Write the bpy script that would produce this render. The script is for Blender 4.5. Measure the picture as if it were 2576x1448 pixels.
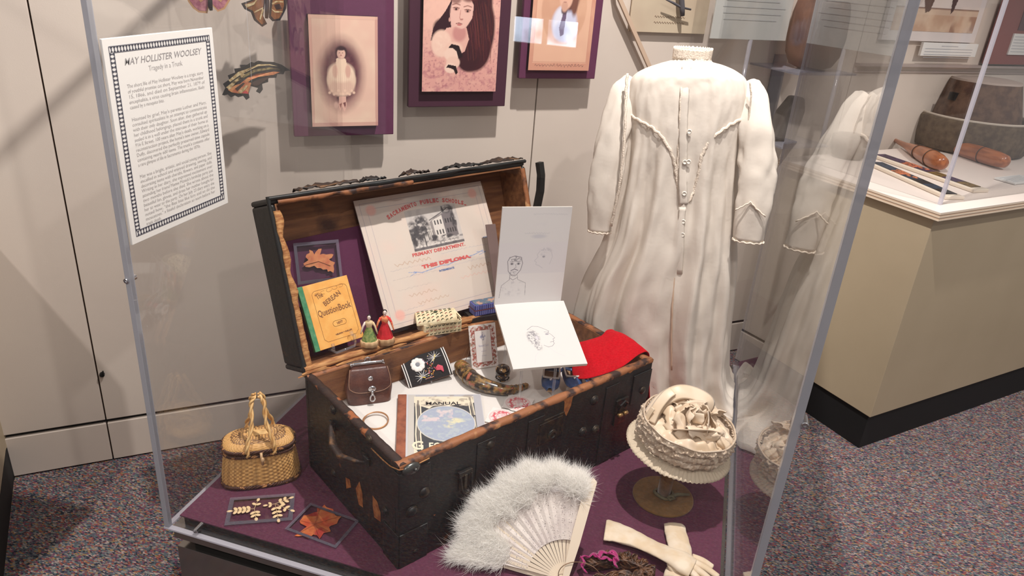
import bpy, bmesh, math, random
import numpy as np
from mathutils import Matrix, Vector, noise as mnoise

for o in list(bpy.data.objects): bpy.data.objects.remove(o)
scene = bpy.context.scene
COL = scene.collection
R_ = math.radians

# ------------------------------------------------------------ camera
CX, CY, FPX = 1288.0, 724.0, 1850.911
CAMR = Matrix(((0.95627356, -0.17947311, 0.2309335),
               (0.2837605, 0.37802992, -0.881234),
               (0.07085803, 0.90823058, 0.4124274)))
CAM = Vector((0, 0, 1.52))
cd = bpy.data.cameras.new('camera'); cam = bpy.data.objects.new('camera', cd); COL.objects.link(cam)
cd.sensor_width = 36.0; cd.lens = FPX / 2576 * 36; cd.clip_start = 0.02
cam.matrix_world = Matrix.Translation(CAM) @ CAMR.to_4x4()
scene.camera = cam

# ------------------------------------------------------------ light
vs = scene.view_settings
vs.view_transform = 'Standard'; vs.look = 'None'; vs.exposure = 0.0; vs.gamma = 1.0; vs.use_curve_mapping = False
w_ = bpy.data.worlds.new('gallery_ambience'); scene.world = w_; w_.use_nodes = True
bg = w_.node_tree.nodes['Background']; bg.inputs[0].default_value = (1.0, 0.95, 0.93, 1); bg.inputs[1].default_value = 0.40

def spot(name, loc, aim, power, angle, blend=0.5, size=0.03, color=(1.0, 0.94, 0.89)):
    l = bpy.data.lights.new(name, 'SPOT'); l.energy = power; l.spot_size = R_(angle); l.spot_blend = blend
    l.shadow_soft_size = size; l.color = color
    o = bpy.data.objects.new(name, l); COL.objects.link(o)
    o.location = loc; o.rotation_euler = (Vector(aim) - Vector(loc)).to_track_quat('-Z', 'Y').to_euler()
    return o
spot('ceiling_spotlight', (-0.03, 1.44, 2.95), (-0.45, 1.6, 0.7), 260, 108, 0.5, 0.025)
spot('ceiling_spotlight', (0.75, 0.05, 2.9), (-0.85, 1.75, 0.7), 60, 60, 0.6, 0.035)
spot('ceiling_spotlight', (0.05, 0.95, 2.95), (0.06, 2.05, 1.25), 95, 26, 0.8, 0.04)
spot('ceiling_spotlight', (1.9, 2.0, 2.9), (1.15, 2.9, 0.8), 110, 60, 0.7, 0.04)
spot('ceiling_spotlight', (1.6, 0.6, 2.9), (1.0, 2.2, 0.3), 30, 80, 0.8, 0.05)
spot('ceiling_spotlight', (-1.0, -0.9, 2.9), (-1.0, 0.5, 0.0), 110, 75, 0.8, 0.03)  # added spot, brightens the gallery floor that the plinth mirrors

# ------------------------------------------------------------ points seen in the picture, set at their true depth
def ray(px, py):
    return (CAMR @ Vector((px - CX, CY - py, -FPX))).normalized()
def onz(px, py, z):
    d = ray(px, py); return CAM + d * ((z - CAM.z) / d.z)
def onpl(px, py, p, n):
    d = ray(px, py); return CAM + d * ((Vector(p) - CAM).dot(n) / d.dot(n))

# ------------------------------------------------------------ materials
def lin(c):
    return tuple(((v / 255) / 12.92 if v / 255 <= .04045 else ((v / 255 + .055) / 1.055) ** 2.4) for v in c[:3])
MATS = {}
def mat(name, rgb, rough=0.6, metal=0.0, rgb2=None, nscale=20.0, lo=0.4, hi=0.6, bump=0.0, bscale=60.0, sheen=0.0, coat=0.0,
        stretch=(1, 1, 1), trans=0.0, spec=0.5, detail=4.0, rgb3=None, lo3=.62, hi3=.66, nscale3=12.0):
    if name in MATS: return MATS[name]
    m = bpy.data.materials.new(name); m.use_nodes = True
    nt = m.node_tree; N = nt.nodes; K = nt.links
    b = N['Principled BSDF']
    b.inputs['Base Color'].default_value = (*lin(rgb), 1)
    b.inputs['Roughness'].default_value = rough; b.inputs['Metallic'].default_value = metal
    b.inputs['Specular IOR Level'].default_value = spec
    if sheen: b.inputs['Sheen Weight'].default_value = sheen
    if coat: b.inputs['Coat Weight'].default_value = coat; b.inputs['Coat Roughness'].default_value = .1
    tc = N.new('ShaderNodeTexCoord'); mp = N.new('ShaderNodeMapping'); mp.inputs['Scale'].default_value = stretch
    K.new(tc.outputs['Object'], mp.inputs['Vector'])
    col = None
    if rgb2:
        n = N.new('ShaderNodeTexNoise'); n.inputs['Scale'].default_value = nscale; n.inputs['Detail'].default_value = detail
        K.new(mp.outputs[0], n.inputs['Vector'])
        r = N.new('ShaderNodeValToRGB'); r.color_ramp.elements[0].position = lo; r.color_ramp.elements[1].position = hi
        r.color_ramp.elements[0].color = (*lin(rgb), 1); r.color_ramp.elements[1].color = (*lin(rgb2), 1)
        K.new(n.outputs['Fac'], r.inputs[0]); col = r.outputs[0]
        if rgb3:
            n3 = N.new('ShaderNodeTexNoise'); n3.inputs['Scale'].default_value = nscale3; n3.inputs['Detail'].default_value = 6
            K.new(tc.outputs['Object'], n3.inputs['Vector'])
            mr = N.new('ShaderNodeMapRange'); mr.inputs[1].default_value = lo3; mr.inputs[2].default_value = hi3
            K.new(n3.outputs['Fac'], mr.inputs[0])
            mx = N.new('ShaderNodeMix'); mx.data_type = 'RGBA'; mx.inputs[7].default_value = (*lin(rgb3), 1)
            K.new(mr.outputs[0], mx.inputs[0]); K.new(col, mx.inputs[6]); col = mx.outputs[2]
        K.new(col, b.inputs['Base Color'])
    if bump:
        n2 = N.new('ShaderNodeTexNoise'); n2.inputs['Scale'].default_value = bscale; n2.inputs['Detail'].default_value = 5
        K.new(mp.outputs[0], n2.inputs['Vector'])
        bp = N.new('ShaderNodeBump'); bp.inputs['Strength'].default_value = bump; bp.inputs['Distance'].default_value = 0.002
        K.new(n2.outputs['Fac'], bp.inputs['Height']); K.new(bp.outputs[0], b.inputs['Normal'])
    if trans:
        t = N.new('ShaderNodeBsdfTranslucent'); t.inputs[0].default_value = (*lin(rgb), 1)
        if col: K.new(col, t.inputs[0])
        mx = N.new('ShaderNodeMixShader'); mx.inputs[0].default_value = trans
        K.new(b.outputs[0], mx.inputs[1]); K.new(t.outputs[0], mx.inputs[2])
        K.new(mx.outputs[0], N['Material Output'].inputs[0])
    MATS[name] = m; return m

def painted(name='painted_print', rough=.55, coat=0.0):
    if name in MATS: return MATS[name]
    m = bpy.data.materials.new(name); m.use_nodes = True
    N = m.node_tree.nodes; b = N['Principled BSDF']; b.inputs['Roughness'].default_value = rough
    if coat: b.inputs['Coat Weight'].default_value = coat
    a = N.new('ShaderNodeAttribute'); a.attribute_name = 'Col'
    m.node_tree.links.new(a.outputs['Color'], b.inputs['Base Color'])
    MATS[name] = m; return m

def clear(name, tint=(1, 1, 1), refl=1.0, ior=1.47, rough=0.0, haze=0.0, hazecol=(200, 200, 215)):
    """thin clear plastic: straight-through light plus a Fresnel reflection (same angle law on both faces)"""
    if name in MATS: return MATS[name]
    m = bpy.data.materials.new(name); m.use_nodes = True
    nt = m.node_tree; N = nt.nodes; K = nt.links; N.remove(N['Principled BSDF'])
    g = N.new('ShaderNodeNewGeometry'); ml = N.new('ShaderNodeMath'); ml.operation = 'MULTIPLY_ADD'
    ml.inputs[1].default_value = 1 / ior - ior; ml.inputs[2].default_value = ior
    K.new(g.outputs['Backfacing'], ml.inputs[0])
    f = N.new('ShaderNodeFresnel'); K.new(ml.outputs[0], f.inputs['IOR'])
    sc = N.new('ShaderNodeMath'); sc.operation = 'MULTIPLY'; sc.inputs[1].default_value = refl; K.new(f.outputs[0], sc.inputs[0])
    t = N.new('ShaderNodeBsdfTransparent'); t.inputs[0].default_value = (*tint, 1)
    gl = N.new('ShaderNodeBsdfGlossy'); gl.inputs['Roughness'].default_value = rough
    mx = N.new('ShaderNodeMixShader'); K.new(sc.outputs[0], mx.inputs[0]); K.new(t.outputs[0], mx.inputs[1]); K.new(gl.outputs[0], mx.inputs[2])
    out = mx.outputs[0]
    if haze:
        d = N.new('ShaderNodeBsdfDiffuse'); d.inputs[0].default_value = (*lin(hazecol), 1)
        m2 = N.new('ShaderNodeMixShader'); m2.inputs[0].default_value = haze
        K.new(out, m2.inputs[1]); K.new(d.outputs[0], m2.inputs[2]); out = m2.outputs[0]
    K.new(out, N['Material Output'].inputs[0]); MATS[name] = m; return m

ACRYL = clear('clear_acrylic', (.985, .985, .985))
AEDGE = clear('polished_acrylic_edge', (.6, .6, .64), 1.4, 1.47, .15, .5, (200, 202, 210))
SMALL = clear('small_clear_acrylic', (.97, .97, .97), 1.5, 1.47, .03, .06, (230, 230, 240))
SLEEVE = clear('clear_plastic_sleeve', (.97, .97, .98), 1.3, 1.47, .08)
SLEDGE = clear('sleeve_edge', (.94, .94, .97), 1.2, 1.47, .2, .10, (190, 180, 200))

# ------------------------------------------------------------ mesh helpers
class MB:
    def __init__(s): s.v = []; s.f = []; s.m = []; s.uv = None
    def add(s, vs_, fs, mi=0):
        o = len(s.v); s.v += [Vector(p) for p in vs_]; s.f += [tuple(i + o for i in f) for f in fs]; s.m += [mi] * len(fs); return s
    def box(s, c, d, M=None, mi=0, taper=1.0):
        x, y, z = d[0] / 2, d[1] / 2, d[2] / 2; c = Vector(c); t = taper
        p = [(-x, -y, -z), (x, -y, -z), (x, y, -z), (-x, y, -z), (-x * t, -y * t, z), (x * t, -y * t, z), (x * t, y * t, z), (-x * t, y * t, z)]
        p = [Vector(q) + c for q in p]
        if M: p = [M @ q for q in p]
        return s.add(p, [(0, 3, 2, 1), (4, 5, 6, 7), (0, 1, 5, 4), (1, 2, 6, 5), (2, 3, 7, 6), (3, 0, 4, 7)], mi)
    def prism(s, pts, z0, z1, M=None, mi=0, mi_side=None):
        n = len(pts); p = [Vector((a, b, z0)) for a, b in pts] + [Vector((a, b, z1)) for a, b in pts]
        if M: p = [M @ q for q in p]
        s.add(p, [tuple(range(n))[::-1], tuple(range(n, 2 * n))], mi)
        k = len(s.v) - 2 * n
        for i in range(n):
            j = (i + 1) % n; s.f.append((k + i, k + j, k + n + j, k + n + i)); s.m.append(mi if mi_side is None else mi_side)
        return s
    def tube(s, pts, r, seg=10, closed=False, mi=0, flat=None, up=None, cap=True):
        """pts list of points, r number or list, flat = (a, b) scales along side/up"""
        pts = [Vector(p) for p in pts]; n = len(pts); rr = r if hasattr(r, '__len__') else [r] * n
        fl = flat or (1, 1); base = len(s.v); prev = Vector(up) if up else None
        for i, p in enumerate(pts):
            a = pts[(i - 1) % n] if (closed or i > 0) else pts[i]; b = pts[(i + 1) % n] if (closed or i < n - 1) else pts[i]
            t = (b - a).normalized()
            if prev is None: prev = t.orthogonal()
            x = (prev - t * prev.dot(t))
            x = x.normalized() if x.length > 1e-6 else t.orthogonal().normalized()
            y = t.cross(x); 
            if not up: prev = x
            ff = fl[i] if isinstance(fl, list) else fl
            for k in range(seg):
                an = 2 * math.pi * k / seg
                s.v.append(p + y * math.cos(an) * rr[i] * ff[0] + x * math.sin(an) * rr[i] * ff[1])
        m = n if closed else n - 1
        for i in range(m):
            for k in range(seg):
                a = base + i * seg + k; b = base + i * seg + (k + 1) % seg
                c = base + ((i + 1) % n) * seg + (k + 1) % seg; d = base + ((i + 1) % n) * seg + k
                s.f.append((a, b, c, d)); s.m.append(mi)
        if not closed and cap:
            s.f.append(tuple(base + k for k in range(seg))[::-1]); s.m.append(mi)
            s.f.append(tuple(base + (n - 1) * seg + k for k in range(seg))); s.m.append(mi)
        return s
    def lathe(s, prof, seg=32, M=None, mi=0, fn=None):
        base = len(s.v); n = len(prof)
        for i, (r, z) in enumerate(prof):
            for k in range(seg):
                a = 2 * math.pi * k / seg; q = Vector((r * math.cos(a), r * math.sin(a), z))
                if fn: q = fn(q, i, a)
                s.v.append(M @ q if M else q)
        for i in range(n - 1):
            for k in range(seg):
                a = base + i * seg + k; b = base + i * seg + (k + 1) % seg
                s.f.append((a, b, b + seg, a + seg)); s.m.append(mi)
        s.f.append(tuple(base + k for k in range(seg))[::-1]); s.m.append(mi)
        s.f.append(tuple(base + (n - 1) * seg + k for k in range(seg))); s.m.append(mi)
        return s
    def grid(s, fn, nu, nv, mi=0, wrapu=False, thick=0.0):
        base = len(s.v)
        for j in range(nv):
            for i in range(nu): s.v.append(Vector(fn(i / (nu if wrapu else nu - 1), j / (nv - 1))))
        for j in range(nv - 1):
            for i in range(nu if wrapu else nu - 1):
                a = base + j * nu + i; b = base + j * nu + (i + 1) % nu
                s.f.append((a, b, b + nu, a + nu)); s.m.append(mi)
        return s
    def sphere(s, c, r, M=None, mi=0, seg=16, rings=10, sc=(1, 1, 1)):
        pr = [(max(1e-5, math.sin(math.pi * i / rings)) * r, -math.cos(math.pi * i / rings) * r) for i in range(rings + 1)]
        T = (M or Matrix()) @ Matrix.Translation(Vector(c)) @ Matrix.Diagonal((*sc, 1))
        return s.lathe(pr, seg, T, mi)
    def mesh(s, me, M=None, mi=0):
        p = [(M @ v.co if M else v.co.copy()) for v in me.vertices]
        return s.add(p, [tuple(f.vertices) for f in me.polygons], mi)
    def build(s, name, mats, parent=None, smooth=False, bevel=0.0, solid=0.0, M=None, label=None, sub=0, auto=None, cols=None):
        me = bpy.data.meshes.new(name); me.from_pydata([tuple(v) for v in s.v], [], s.f); 
        for m in (mats if isinstance(mats, (list, tuple)) else [mats]): me.materials.append(m)
        me.polygons.foreach_set('material_index', s.m)
        me.validate(); me.update()
        if cols is not None:
            at = me.color_attributes.new('Col', 'FLOAT_COLOR', 'POINT')
            at.data.foreach_set('color', np.asarray(cols, dtype=np.float32).ravel())
        if smooth: me.polygons.foreach_set('use_smooth', [True] * len(me.polygons))
        o = bpy.data.objects.new(name, me); COL.objects.link(o)
        if parent: o.parent = parent
        if M: o.matrix_world = M if not parent else o.matrix_world
        if M and parent: o.matrix_local = M
        if bevel:
            b = o.modifiers.new('bevel', 'BEVEL'); b.width = bevel; b.segments = 2; b.limit_method = 'ANGLE'
        if solid:
            b = o.modifiers.new('solid', 'SOLIDIFY'); b.thickness = solid; b.offset = 0
        if sub:
            b = o.modifiers.new('sub', 'SUBSURF'); b.levels = sub; b.render_levels = sub
        if label: o['label'] = label
        return o

def thing(name, label, cat, M=None, group=None):
    o = bpy.data.objects.new(name, None); COL.objects.link(o); o.empty_display_size = .05
    if M is not None: o.matrix_world = M if isinstance(M, Matrix) else Matrix.Translation(Vector(M))
    o['label'] = label; o['category'] = cat
    if group: o['group'] = group
    return o
def tag(o, label, cat, group=None, kind=None):
    o['label'] = label; o['category'] = cat
    if group: o['group'] = group
    if kind: o['kind'] = kind
    return o
def struct(o): o['kind'] = 'structure'; return o

def frame(o, x, y, z=None):
    x = Vector(x).normalized(); y = Vector(y); y = (y - x * y.dot(x)).normalized(); z = x.cross(y)
    return Matrix(((x.x, y.x, z.x, o[0]), (x.y, y.y, z.y, o[1]), (x.z, y.z, z.z, o[2]), (0, 0, 0, 1)))
def rect(p, n, q):
    """rectangle lying in the plane (p, n) through four picture corners: top-left, top-right, bottom-right, bottom-left -> matrix (centre), w, h"""
    n = Vector(n).normalized()
    if n.dot(CAM - Vector(p)) < 0: n = -n
    a, b, c, d = [onpl(x, y, p, n) for x, y in q]
    ctr = (a + b + c + d) / 4; X = ((b - a) + (c - d)) / 2; Y = ((a - d) + (b - c)) / 2
    w, h = X.length, Y.length; X.normalize(); Y -= X * Y.dot(X); Y.normalize()
    Z = X.cross(Y)
    return frame(ctr, X, Y), w, h

_txt = {}
def text_mesh(s, size, bold=0.0, shear=0.0, align='CENTER', spacing=1.0, width=None, xs=1.0):
    c = bpy.data.curves.new('t', 'FONT'); c.body = s; c.size = size; c.offset = bold; c.shear = shear
    c.align_x = align; c.align_y = 'CENTER'; c.space_character = spacing; c.resolution_u = 2
    o = bpy.data.objects.new('t', c); COL.objects.link(o)
    bpy.context.view_layer.update()
    me = bpy.data.meshes.new_from_object(o.evaluated_get(bpy.context.evaluated_depsgraph_get()))
    bpy.data.objects.remove(o); bpy.data.curves.remove(c)
    xsv = [v.co.x for v in me.vertices] or [0, 1]
    k = xs
    if width: k = width / max(1e-6, max(xsv) - min(xsv))
    for v in me.vertices: v.co.x *= k
    return me
def put_text(mb, s, x, y, size, z=0.0006, rot=0.0, mi=0, **kw):
    return mb.mesh(text_mesh(s, size, **kw), Matrix.Translation((x, y, z)) @ Matrix.Rotation(rot, 4, 'Z'), mi)

# ------------------------------------------------------------ painted prints (colour held in the print itself, one value per point)
class Canvas:
    def __init__(s, w, h, n, bgc):
        s.w, s.h = w, h; s.nx = n; s.ny = max(2, int(n * h / w))
        s.X, s.Y = np.meshgrid(np.linspace(0, 1, s.nx), np.linspace(0, 1, s.ny)); s.asp = h / w
        s.C = np.ones((s.ny, s.nx, 3)) * np.array(lin(bgc))
    def mix(s, m, col):
        m = np.clip(m, 0, 1)[..., None]; s.C = s.C * (1 - m) + np.array(lin(col)) * m; return s
    def ell(s, cx, cy, rx, ry, col, soft=.1, a=1.0, ang=0):
        dx = s.X - cx; dy = (s.Y - cy); ca, sa = math.cos(ang), math.sin(ang)
        dyp = dy * s.asp; u = (dx * ca + dyp * sa) / rx; v = (-dx * sa + dyp * ca) / (ry * s.asp)
        d = np.sqrt(u * u + v * v); return s.mix(np.clip((1 - d) / max(soft, 1e-3) + .5, 0, 1) * a, col)
    def poly(s, pts, col, a=1.0):
        ins = np.zeros_like(s.X, bool); n = len(pts)
        for i in range(n):
            x1, y1 = pts[i]; x2, y2 = pts[(i + 1) % n]
            if y1 == y2: continue
            c = ((s.Y >= y1) != (s.Y >= y2)) & (s.X < (x2 - x1) * (s.Y - y1) / (y2 - y1) + x1); ins ^= c
        return s.mix(ins * a, col)
    def rect(s, x0, y0, x1, y1, col, a=1.0): return s.mix(((s.X >= x0) & (s.X <= x1) & (s.Y >= y0) & (s.Y <= y1)) * a, col)
    def line(s, pts, wd, col, a=1.0):
        d = np.full_like(s.X, 9.)
        for (x1, y1), (x2, y2) in zip(pts, pts[1:]):
            ex, ey = x2 - x1, (y2 - y1) * s.asp; L = ex * ex + ey * ey + 1e-12
            px, py = s.X - x1, (s.Y - y1) * s.asp; t = np.clip((px * ex + py * ey) / L, 0, 1)
            d = np.minimum(d, np.hypot(px - t * ex, py - t * ey))
        return s.mix(np.clip((wd - d) / (wd * .5 + 1e-6), 0, 1) * a, col)
    def noise(s, scale, seed, amt=1.0, lo=.5, hi=.7, col=(0, 0, 0), mask=None):
        rs = np.random.RandomState(seed); v = np.zeros_like(s.X); sc = scale; am = 1; tot = 0
        for o in range(3):
            g = rs.rand(int(sc * s.asp) + 3, int(sc) + 3); gx = s.X * sc; gy = s.Y * sc * s.asp
            ix = gx.astype(int); iy = gy.astype(int); fx = gx - ix; fy = gy - iy; fx = fx * fx * (3 - 2 * fx); fy = fy * fy * (3 - 2 * fy)
            v += am * ((g[iy, ix] * (1 - fx) + g[iy, ix + 1] * fx) * (1 - fy) + (g[iy + 1, ix] * (1 - fx) + g[iy + 1, ix + 1] * fx) * fy)
            tot += am; am *= .6; sc *= 2
        v /= tot; m = np.clip((v - lo) / (hi - lo), 0, 1) * amt
        if mask is not None: m = m * mask
        return s.mix(m, col)
    def build(s, name, parent=None, z=0.0, curve=None, mat_=None, label=None, round_=0):
        P = []
        mb = MB(); fn = curve or (lambda u, v: 0.0)
        mb.grid(lambda u, v: ((u - .5) * s.w, (v - .5) * s.h, z + fn(u, v)), s.nx, s.ny)
        cols = np.concatenate([s.C, np.ones((s.ny, s.nx, 1))], -1).reshape(-1, 4)
        return mb.build(name, mat_ or painted(), parent, smooth=True, cols=cols, label=label)

# ------------------------------------------------------------ the room
W1 = Vector((-1.8123, 1.3006, 0)); WD = Vector((.7639, .6453, 0)); WN = Vector((.6453, -.7639, 0)); UP = Vector((0, 0, 1))
WALLM = frame(W1, WD, UP)          # local x along the wall, y up, z out of the wall towards the gallery
m_wall = mat('cream_wall_panel', (212, 199, 188), .55, rgb2=(218, 206, 194), nscale=3, lo=.3, hi=.7, bump=.06, bscale=300)
m_gap = mat('panel_gap', (70, 42, 34), .8); m_black = mat('black_gap', (16, 16, 18), .7)

def carpet():
    m = bpy.data.materials.new('speckled_carpet'); m.use_nodes = True; nt = m.node_tree; N = nt.nodes; K = nt.links; b = N['Principled BSDF']
    b.inputs['Roughness'].default_value = .95; b.inputs['Specular IOR Level'].default_value = .1
    tc = N.new('ShaderNodeTexCoord'); mp = N.new('ShaderNodeMapping'); mp.inputs['Rotation'].default_value = (0, 0, R_(12)); mp.inputs['Scale'].default_value = (1, 2.3, 1)
    K.new(tc.outputs['Object'], mp.inputs['Vector'])
    v = N.new('ShaderNodeTexVoronoi'); v.inputs['Scale'].default_value = 150; v.inputs['Randomness'].default_value = 1; K.new(mp.outputs[0], v.inputs['Vector'])
    sp = N.new('ShaderNodeSeparateColor'); K.new(v.outputs['Color'], sp.inputs[0])
    r = N.new('ShaderNodeValToRGB'); r.color_ramp.interpolation = 'CONSTANT'
    cs = [(0, (86, 88, 98)), (.24, (134, 128, 126)), (.38, (52, 58, 68)), (.52, (140, 82, 74)), (.65, (92, 110, 112)), (.76, (112, 72, 94)), (.86, (150, 122, 84)), (.93, (168, 152, 146))]
    e = r.color_ramp.elements; e[0].position = 0; e[0].color = (*lin(cs[0][1]), 1); e[1].position = cs[1][0]; e[1].color = (*lin(cs[1][1]), 1)
    for p, c in cs[2:]:
        x = e.new(p); x.color = (*lin(c), 1)
    K.new(sp.outputs[0], r.inputs[0]); K.new(r.outputs[0], b.inputs['Base Color'])
    bp = N.new('ShaderNodeBump'); bp.inputs['Strength'].default_value = .6; bp.inputs['Distance'].default_value = .003
    K.new(v.outputs['Distance'], bp.inputs['Height']); K.new(bp.outputs[0], b.inputs['Normal'])
    return m
fl = MB(); fl.box((0.3, .8, -.02), (9, 9, .04)); struct(fl.build('floor', carpet()))

wl = MB()
wl.box((2.2, 1.5, -.05), (6.8, 3.0, .06), mi=1)
seams = [-1.2, .253, 1.611, 2.969, 4.327, 5.6]
for a, b in zip(seams, seams[1:]):
    wl.box(((a + b) / 2, (.152 + 3) / 2, -.01), (b - a - .004, 3 - .152, .02), mi=0)
    wl.box(((a + b) / 2, (.006 + .138) / 2, -.01), (b - a - .004, .132, .02), mi=0)
wl.box((2.2, .145, -.015), (6.8, .014, .008), mi=2)
o = wl.build('wall_back', [m_wall, m_gap, m_black], M=WALLM, bevel=.0012); struct(o)
q = WALLM.inverted() @ onpl(257, 940, W1, WN)
lk = MB(); lk.lathe([(.001, .0), (.007, .0), (.007, .008), (.005, .011), (.001, .011)], 14, Matrix.Translation((q.x, q.y, 0))); lk.box((q.x + .004, q.y + .008, .01), (.004, .012, .006))
lk.build('panel_lock', m_black, o)
# ------------------------------------------------------------ display case
DZ = 0.32
poly = [(-1.03, 1.03), (.2, 1.03), (.2, 2.33), (-.149, 2.679), (-1.03, 1.935)]
def inset(P, d):
    n = len(P); out = []
    for i in range(n):
        a, b, c = Vector(P[i - 1]), Vector(P[i]), Vector(P[(i + 1) % n])
        e1 = (b - a).normalized(); e2 = (c - b).normalized(); n1 = Vector((-e1.y, e1.x)); n2 = Vector((-e2.y, e2.x))
        k = (n1 + n2); k = k / (k.length_squared / 2) if k.length > 1e-6 else n1
        q = b + k * d; out.append((q.x, q.y))
    return out
case = thing('display_case', 'clear acrylic display case on a low mirror-clad plinth with purple deck, holding the open trunk', 'display case', (0, 0, 0))
mirror = mat('mirror_laminate', (150, 146, 142), .16, .92)
m_base = mat('plinth_dark', (20, 19, 20), .6)
mp_ = MB(); mp_.prism(inset(poly, .012), .262, .296); mp_.build('mirror_strip', mirror, case, bevel=.001)
mp_ = MB(); mp_.prism(inset(poly, .04), .235, .262); mp_.build('shadow_gap', m_base, case)
mp_ = MB(); mp_.prism(inset(poly, .014), .004, .236); mp_.build('plinth', mirror, case, bevel=.001)
m_purple = mat('purple_deck_fabric', (80, 28, 54), .85, rgb2=(88, 32, 60), nscale=180, lo=.4, hi=.6, bump=.15, bscale=900, sheen=.2)
mp_ = MB(); mp_.prism(inset(poly, .03), .296, DZ - .003, mi=1); mp_.prism(inset(poly, .024), DZ - .003, DZ); mp_.build('deck', [m_purple, m_base], case)
TOP = 1.775
def pane(name, a, b, z0, z1, t=.010):
    a, b = Vector((*a, 0)), Vector((*b, 0)); d = (b - a); L = d.length; d.normalize(); n = Vector((-d.y, d.x, 0))
    m = MB(); m.box((L / 2, t / 2, (z0 + z1) / 2), (L - .026, t, z1 - z0), frame(a, d, n))
    return m.build(name, ACRYL, case)
for nm, i in (('front_pane', 0), ('right_pane', 1), ('back_pane', 2), ('left_pane', 4)):
    pane(nm, poly[i], poly[(i + 1) % 5], .298, TOP)
tp = MB(); tp.prism(inset(poly, .014), TOP - .010, TOP - .0005); tp.build('top_pane', ACRYL, case)
for i in (0, 1, 4):
    a, b = Vector((*poly[i], 0)), Vector((*poly[(i + 1) % 5], 0)); d = b - a; L = d.length; d.normalize(); m = MB(); m.box((L / 2, .006, TOP + .006), (L, .014, .011), frame(a, d, Vector((-d.y, d.x, 0)))); m.build('top_edge', AEDGE, case)
for (x, y), wx, wy, nm in (((-1.024, 1.036), .012, .012, 'corner_edge'), ((.1935, 1.037), .013, .014, 'corner_edge')):
    m = MB(); m.box((x, y, (.297 + TOP) / 2), (wx, wy, TOP - .297)); m.build(nm, AEDGE, case, bevel=.001)
EDGE2 = clear('thin_acrylic_edge', (.8, .8, .84), 1.3, 1.47, .1, .18, (205, 203, 218))
m = MB(); m.box((.1955, 2.333, (.297 + TOP) / 2), (.008, .008, TOP - .297)); m.build('corner_edge', EDGE2, case)
for a, b in (((-1.03, 1.03), (.2, 1.03)), ((.2, 1.03), (.2, 2.33)), ((-1.03, 1.935), (-1.03, 1.03))):
    a, b = Vector((*a, 0)), Vector((*b, 0)); d = (b - a); L = d.length; d.normalize(); n = Vector((-d.y, d.x, 0))
    m = MB(); m.box((L / 2, .004, .2975), (L, .012, .004), frame(a, d, n)); m.build('bottom_edge', clear('lit_bottom_edge', (.7, .7, .75), 1.2, 1.47, .2, .6, (225, 222, 232)), case)
chrome = mat('chrome', (205, 205, 208), .18, 1.0)
for px, py, p, n in ((318, 706, (0, 1.03, 0), (0, 1, 0)), (492, 1334, (0, 1.03, 0), (0, 1, 0)), (2025, 1068, (0, 1.03, 0), (0, 1, 0))):
    q = onpl(px, py, p, n); m = MB()
    m.lathe([(.0055, -.022), (.0055, .002), (.0045, .003), (.0026, .003), (.0024, .0005), (.0002, .0005)], 16, frame(q, (1, 0, 0), (0, 0, 1)))
    m.build('screw', chrome, case, smooth=False)

# ------------------------------------------------------------ the text panel inside the left pane
q = [onpl(*p, (-1.014, 0, 0), (1, 0, 0)) for p in ((260, 92), (540, 72), (565, 520), (322, 612))]
y0 = (q[0].y + q[3].y) / 2; y1 = (q[1].y + q[2].y) / 2; z1 = (q[0].z + q[1].z) / 2; z0 = (q[2].z + q[3].z) / 2
SW, SH = y1 - y0, z1 - z0
SM = frame((-1.0125, (y0 + y1) / 2, (z0 + z1) / 2), (0, 1, 0), (0, 0, 1))
sign = thing('text_panel', 'white bordered text panel headed May Hollister Woolsey, fixed inside the left acrylic pane', 'sign', SM)
m = MB(); m.box((0, 0, -.0015), (SW, SH, .005)); m.build('panel', mat('white_sign_board', (236, 233, 228), .5), sign, bevel=.001)
tx = MB(); g = .0014
put_text(tx, 'MAY HOLLISTER WOOLSEY', 0, SH / 2 - .042, .0165, g, shear=.25, width=.205, mi=1, bold=.0001)
put_text(tx, 'Tragedy in a Trunk', 0, SH / 2 - .0585, .013, g, width=.09)
PAR = [["The short life of May Hollister Woolsey is a tragic story", "of youthful promise cut short. May was born November", "15, 1866, and died on September 21, 1879 of", "encephalitis, a virus causing brain inflammation, likely", "caused by a mosquito bite."],
       ["Haunted by grief, May's parents Luther and Mary,", "consulted spiritualists in an attempt to communicate", "with their only daughter. Soon after, they gathered up", "her childhood belongings, placed them in a trunk and", "sealed it in a wall under the staircase of their home at", "916 E Street. 100 years after May's death, working on a", "reconstruction project, the home's new owner, Edward", "Duffy, discovered the perfectly preserved time capsule", "containing nearly 600 items. The trunk's contents offer", "a rare glimpse of life in Sacramento during the 1870s."],
       ["May was a bright, artistic, and social young person. She", "excelled in school and enjoyed drawing, sewing, and", "decorating items with cherubs, flowers, and paper dolls.", "Writing in her diary, she expressed excitement over", "attending her friend Mamie Mosick's birthday party just", "two months before she died. She wrote about the", "beautiful fan, gloves, and dress her mother bought for", "her to wear to the party. On her July 23 diary entry she", "noted how, \"the flies bite like fury and so do the", "moscetoes,\" a fateful declaration so soon before her", "tragic death."]]
yy = SH / 2 - .083; TW = .205
for par in PAR:
    for k, ln in enumerate(par):
        last = k == len(par) - 1
        tm = text_mesh(ln, .0092, align='LEFT', width=None if last else TW, xs=.88)
        tx.mesh(tm, Matrix.Translation((-TW / 2, yy, g))); yy -= .00925
    yy -= .0125
tx.build('lettering', [mat('glare_paled_ink', (188, 184, 182), .7), mat('glare_paled_heading_ink', (154, 150, 150), .7)], sign)  # ink colours lightened to include the glare and blur over the panel
bd = MB(); ox, oy = SW / 2 - .0125, SH / 2 - .0135
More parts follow.
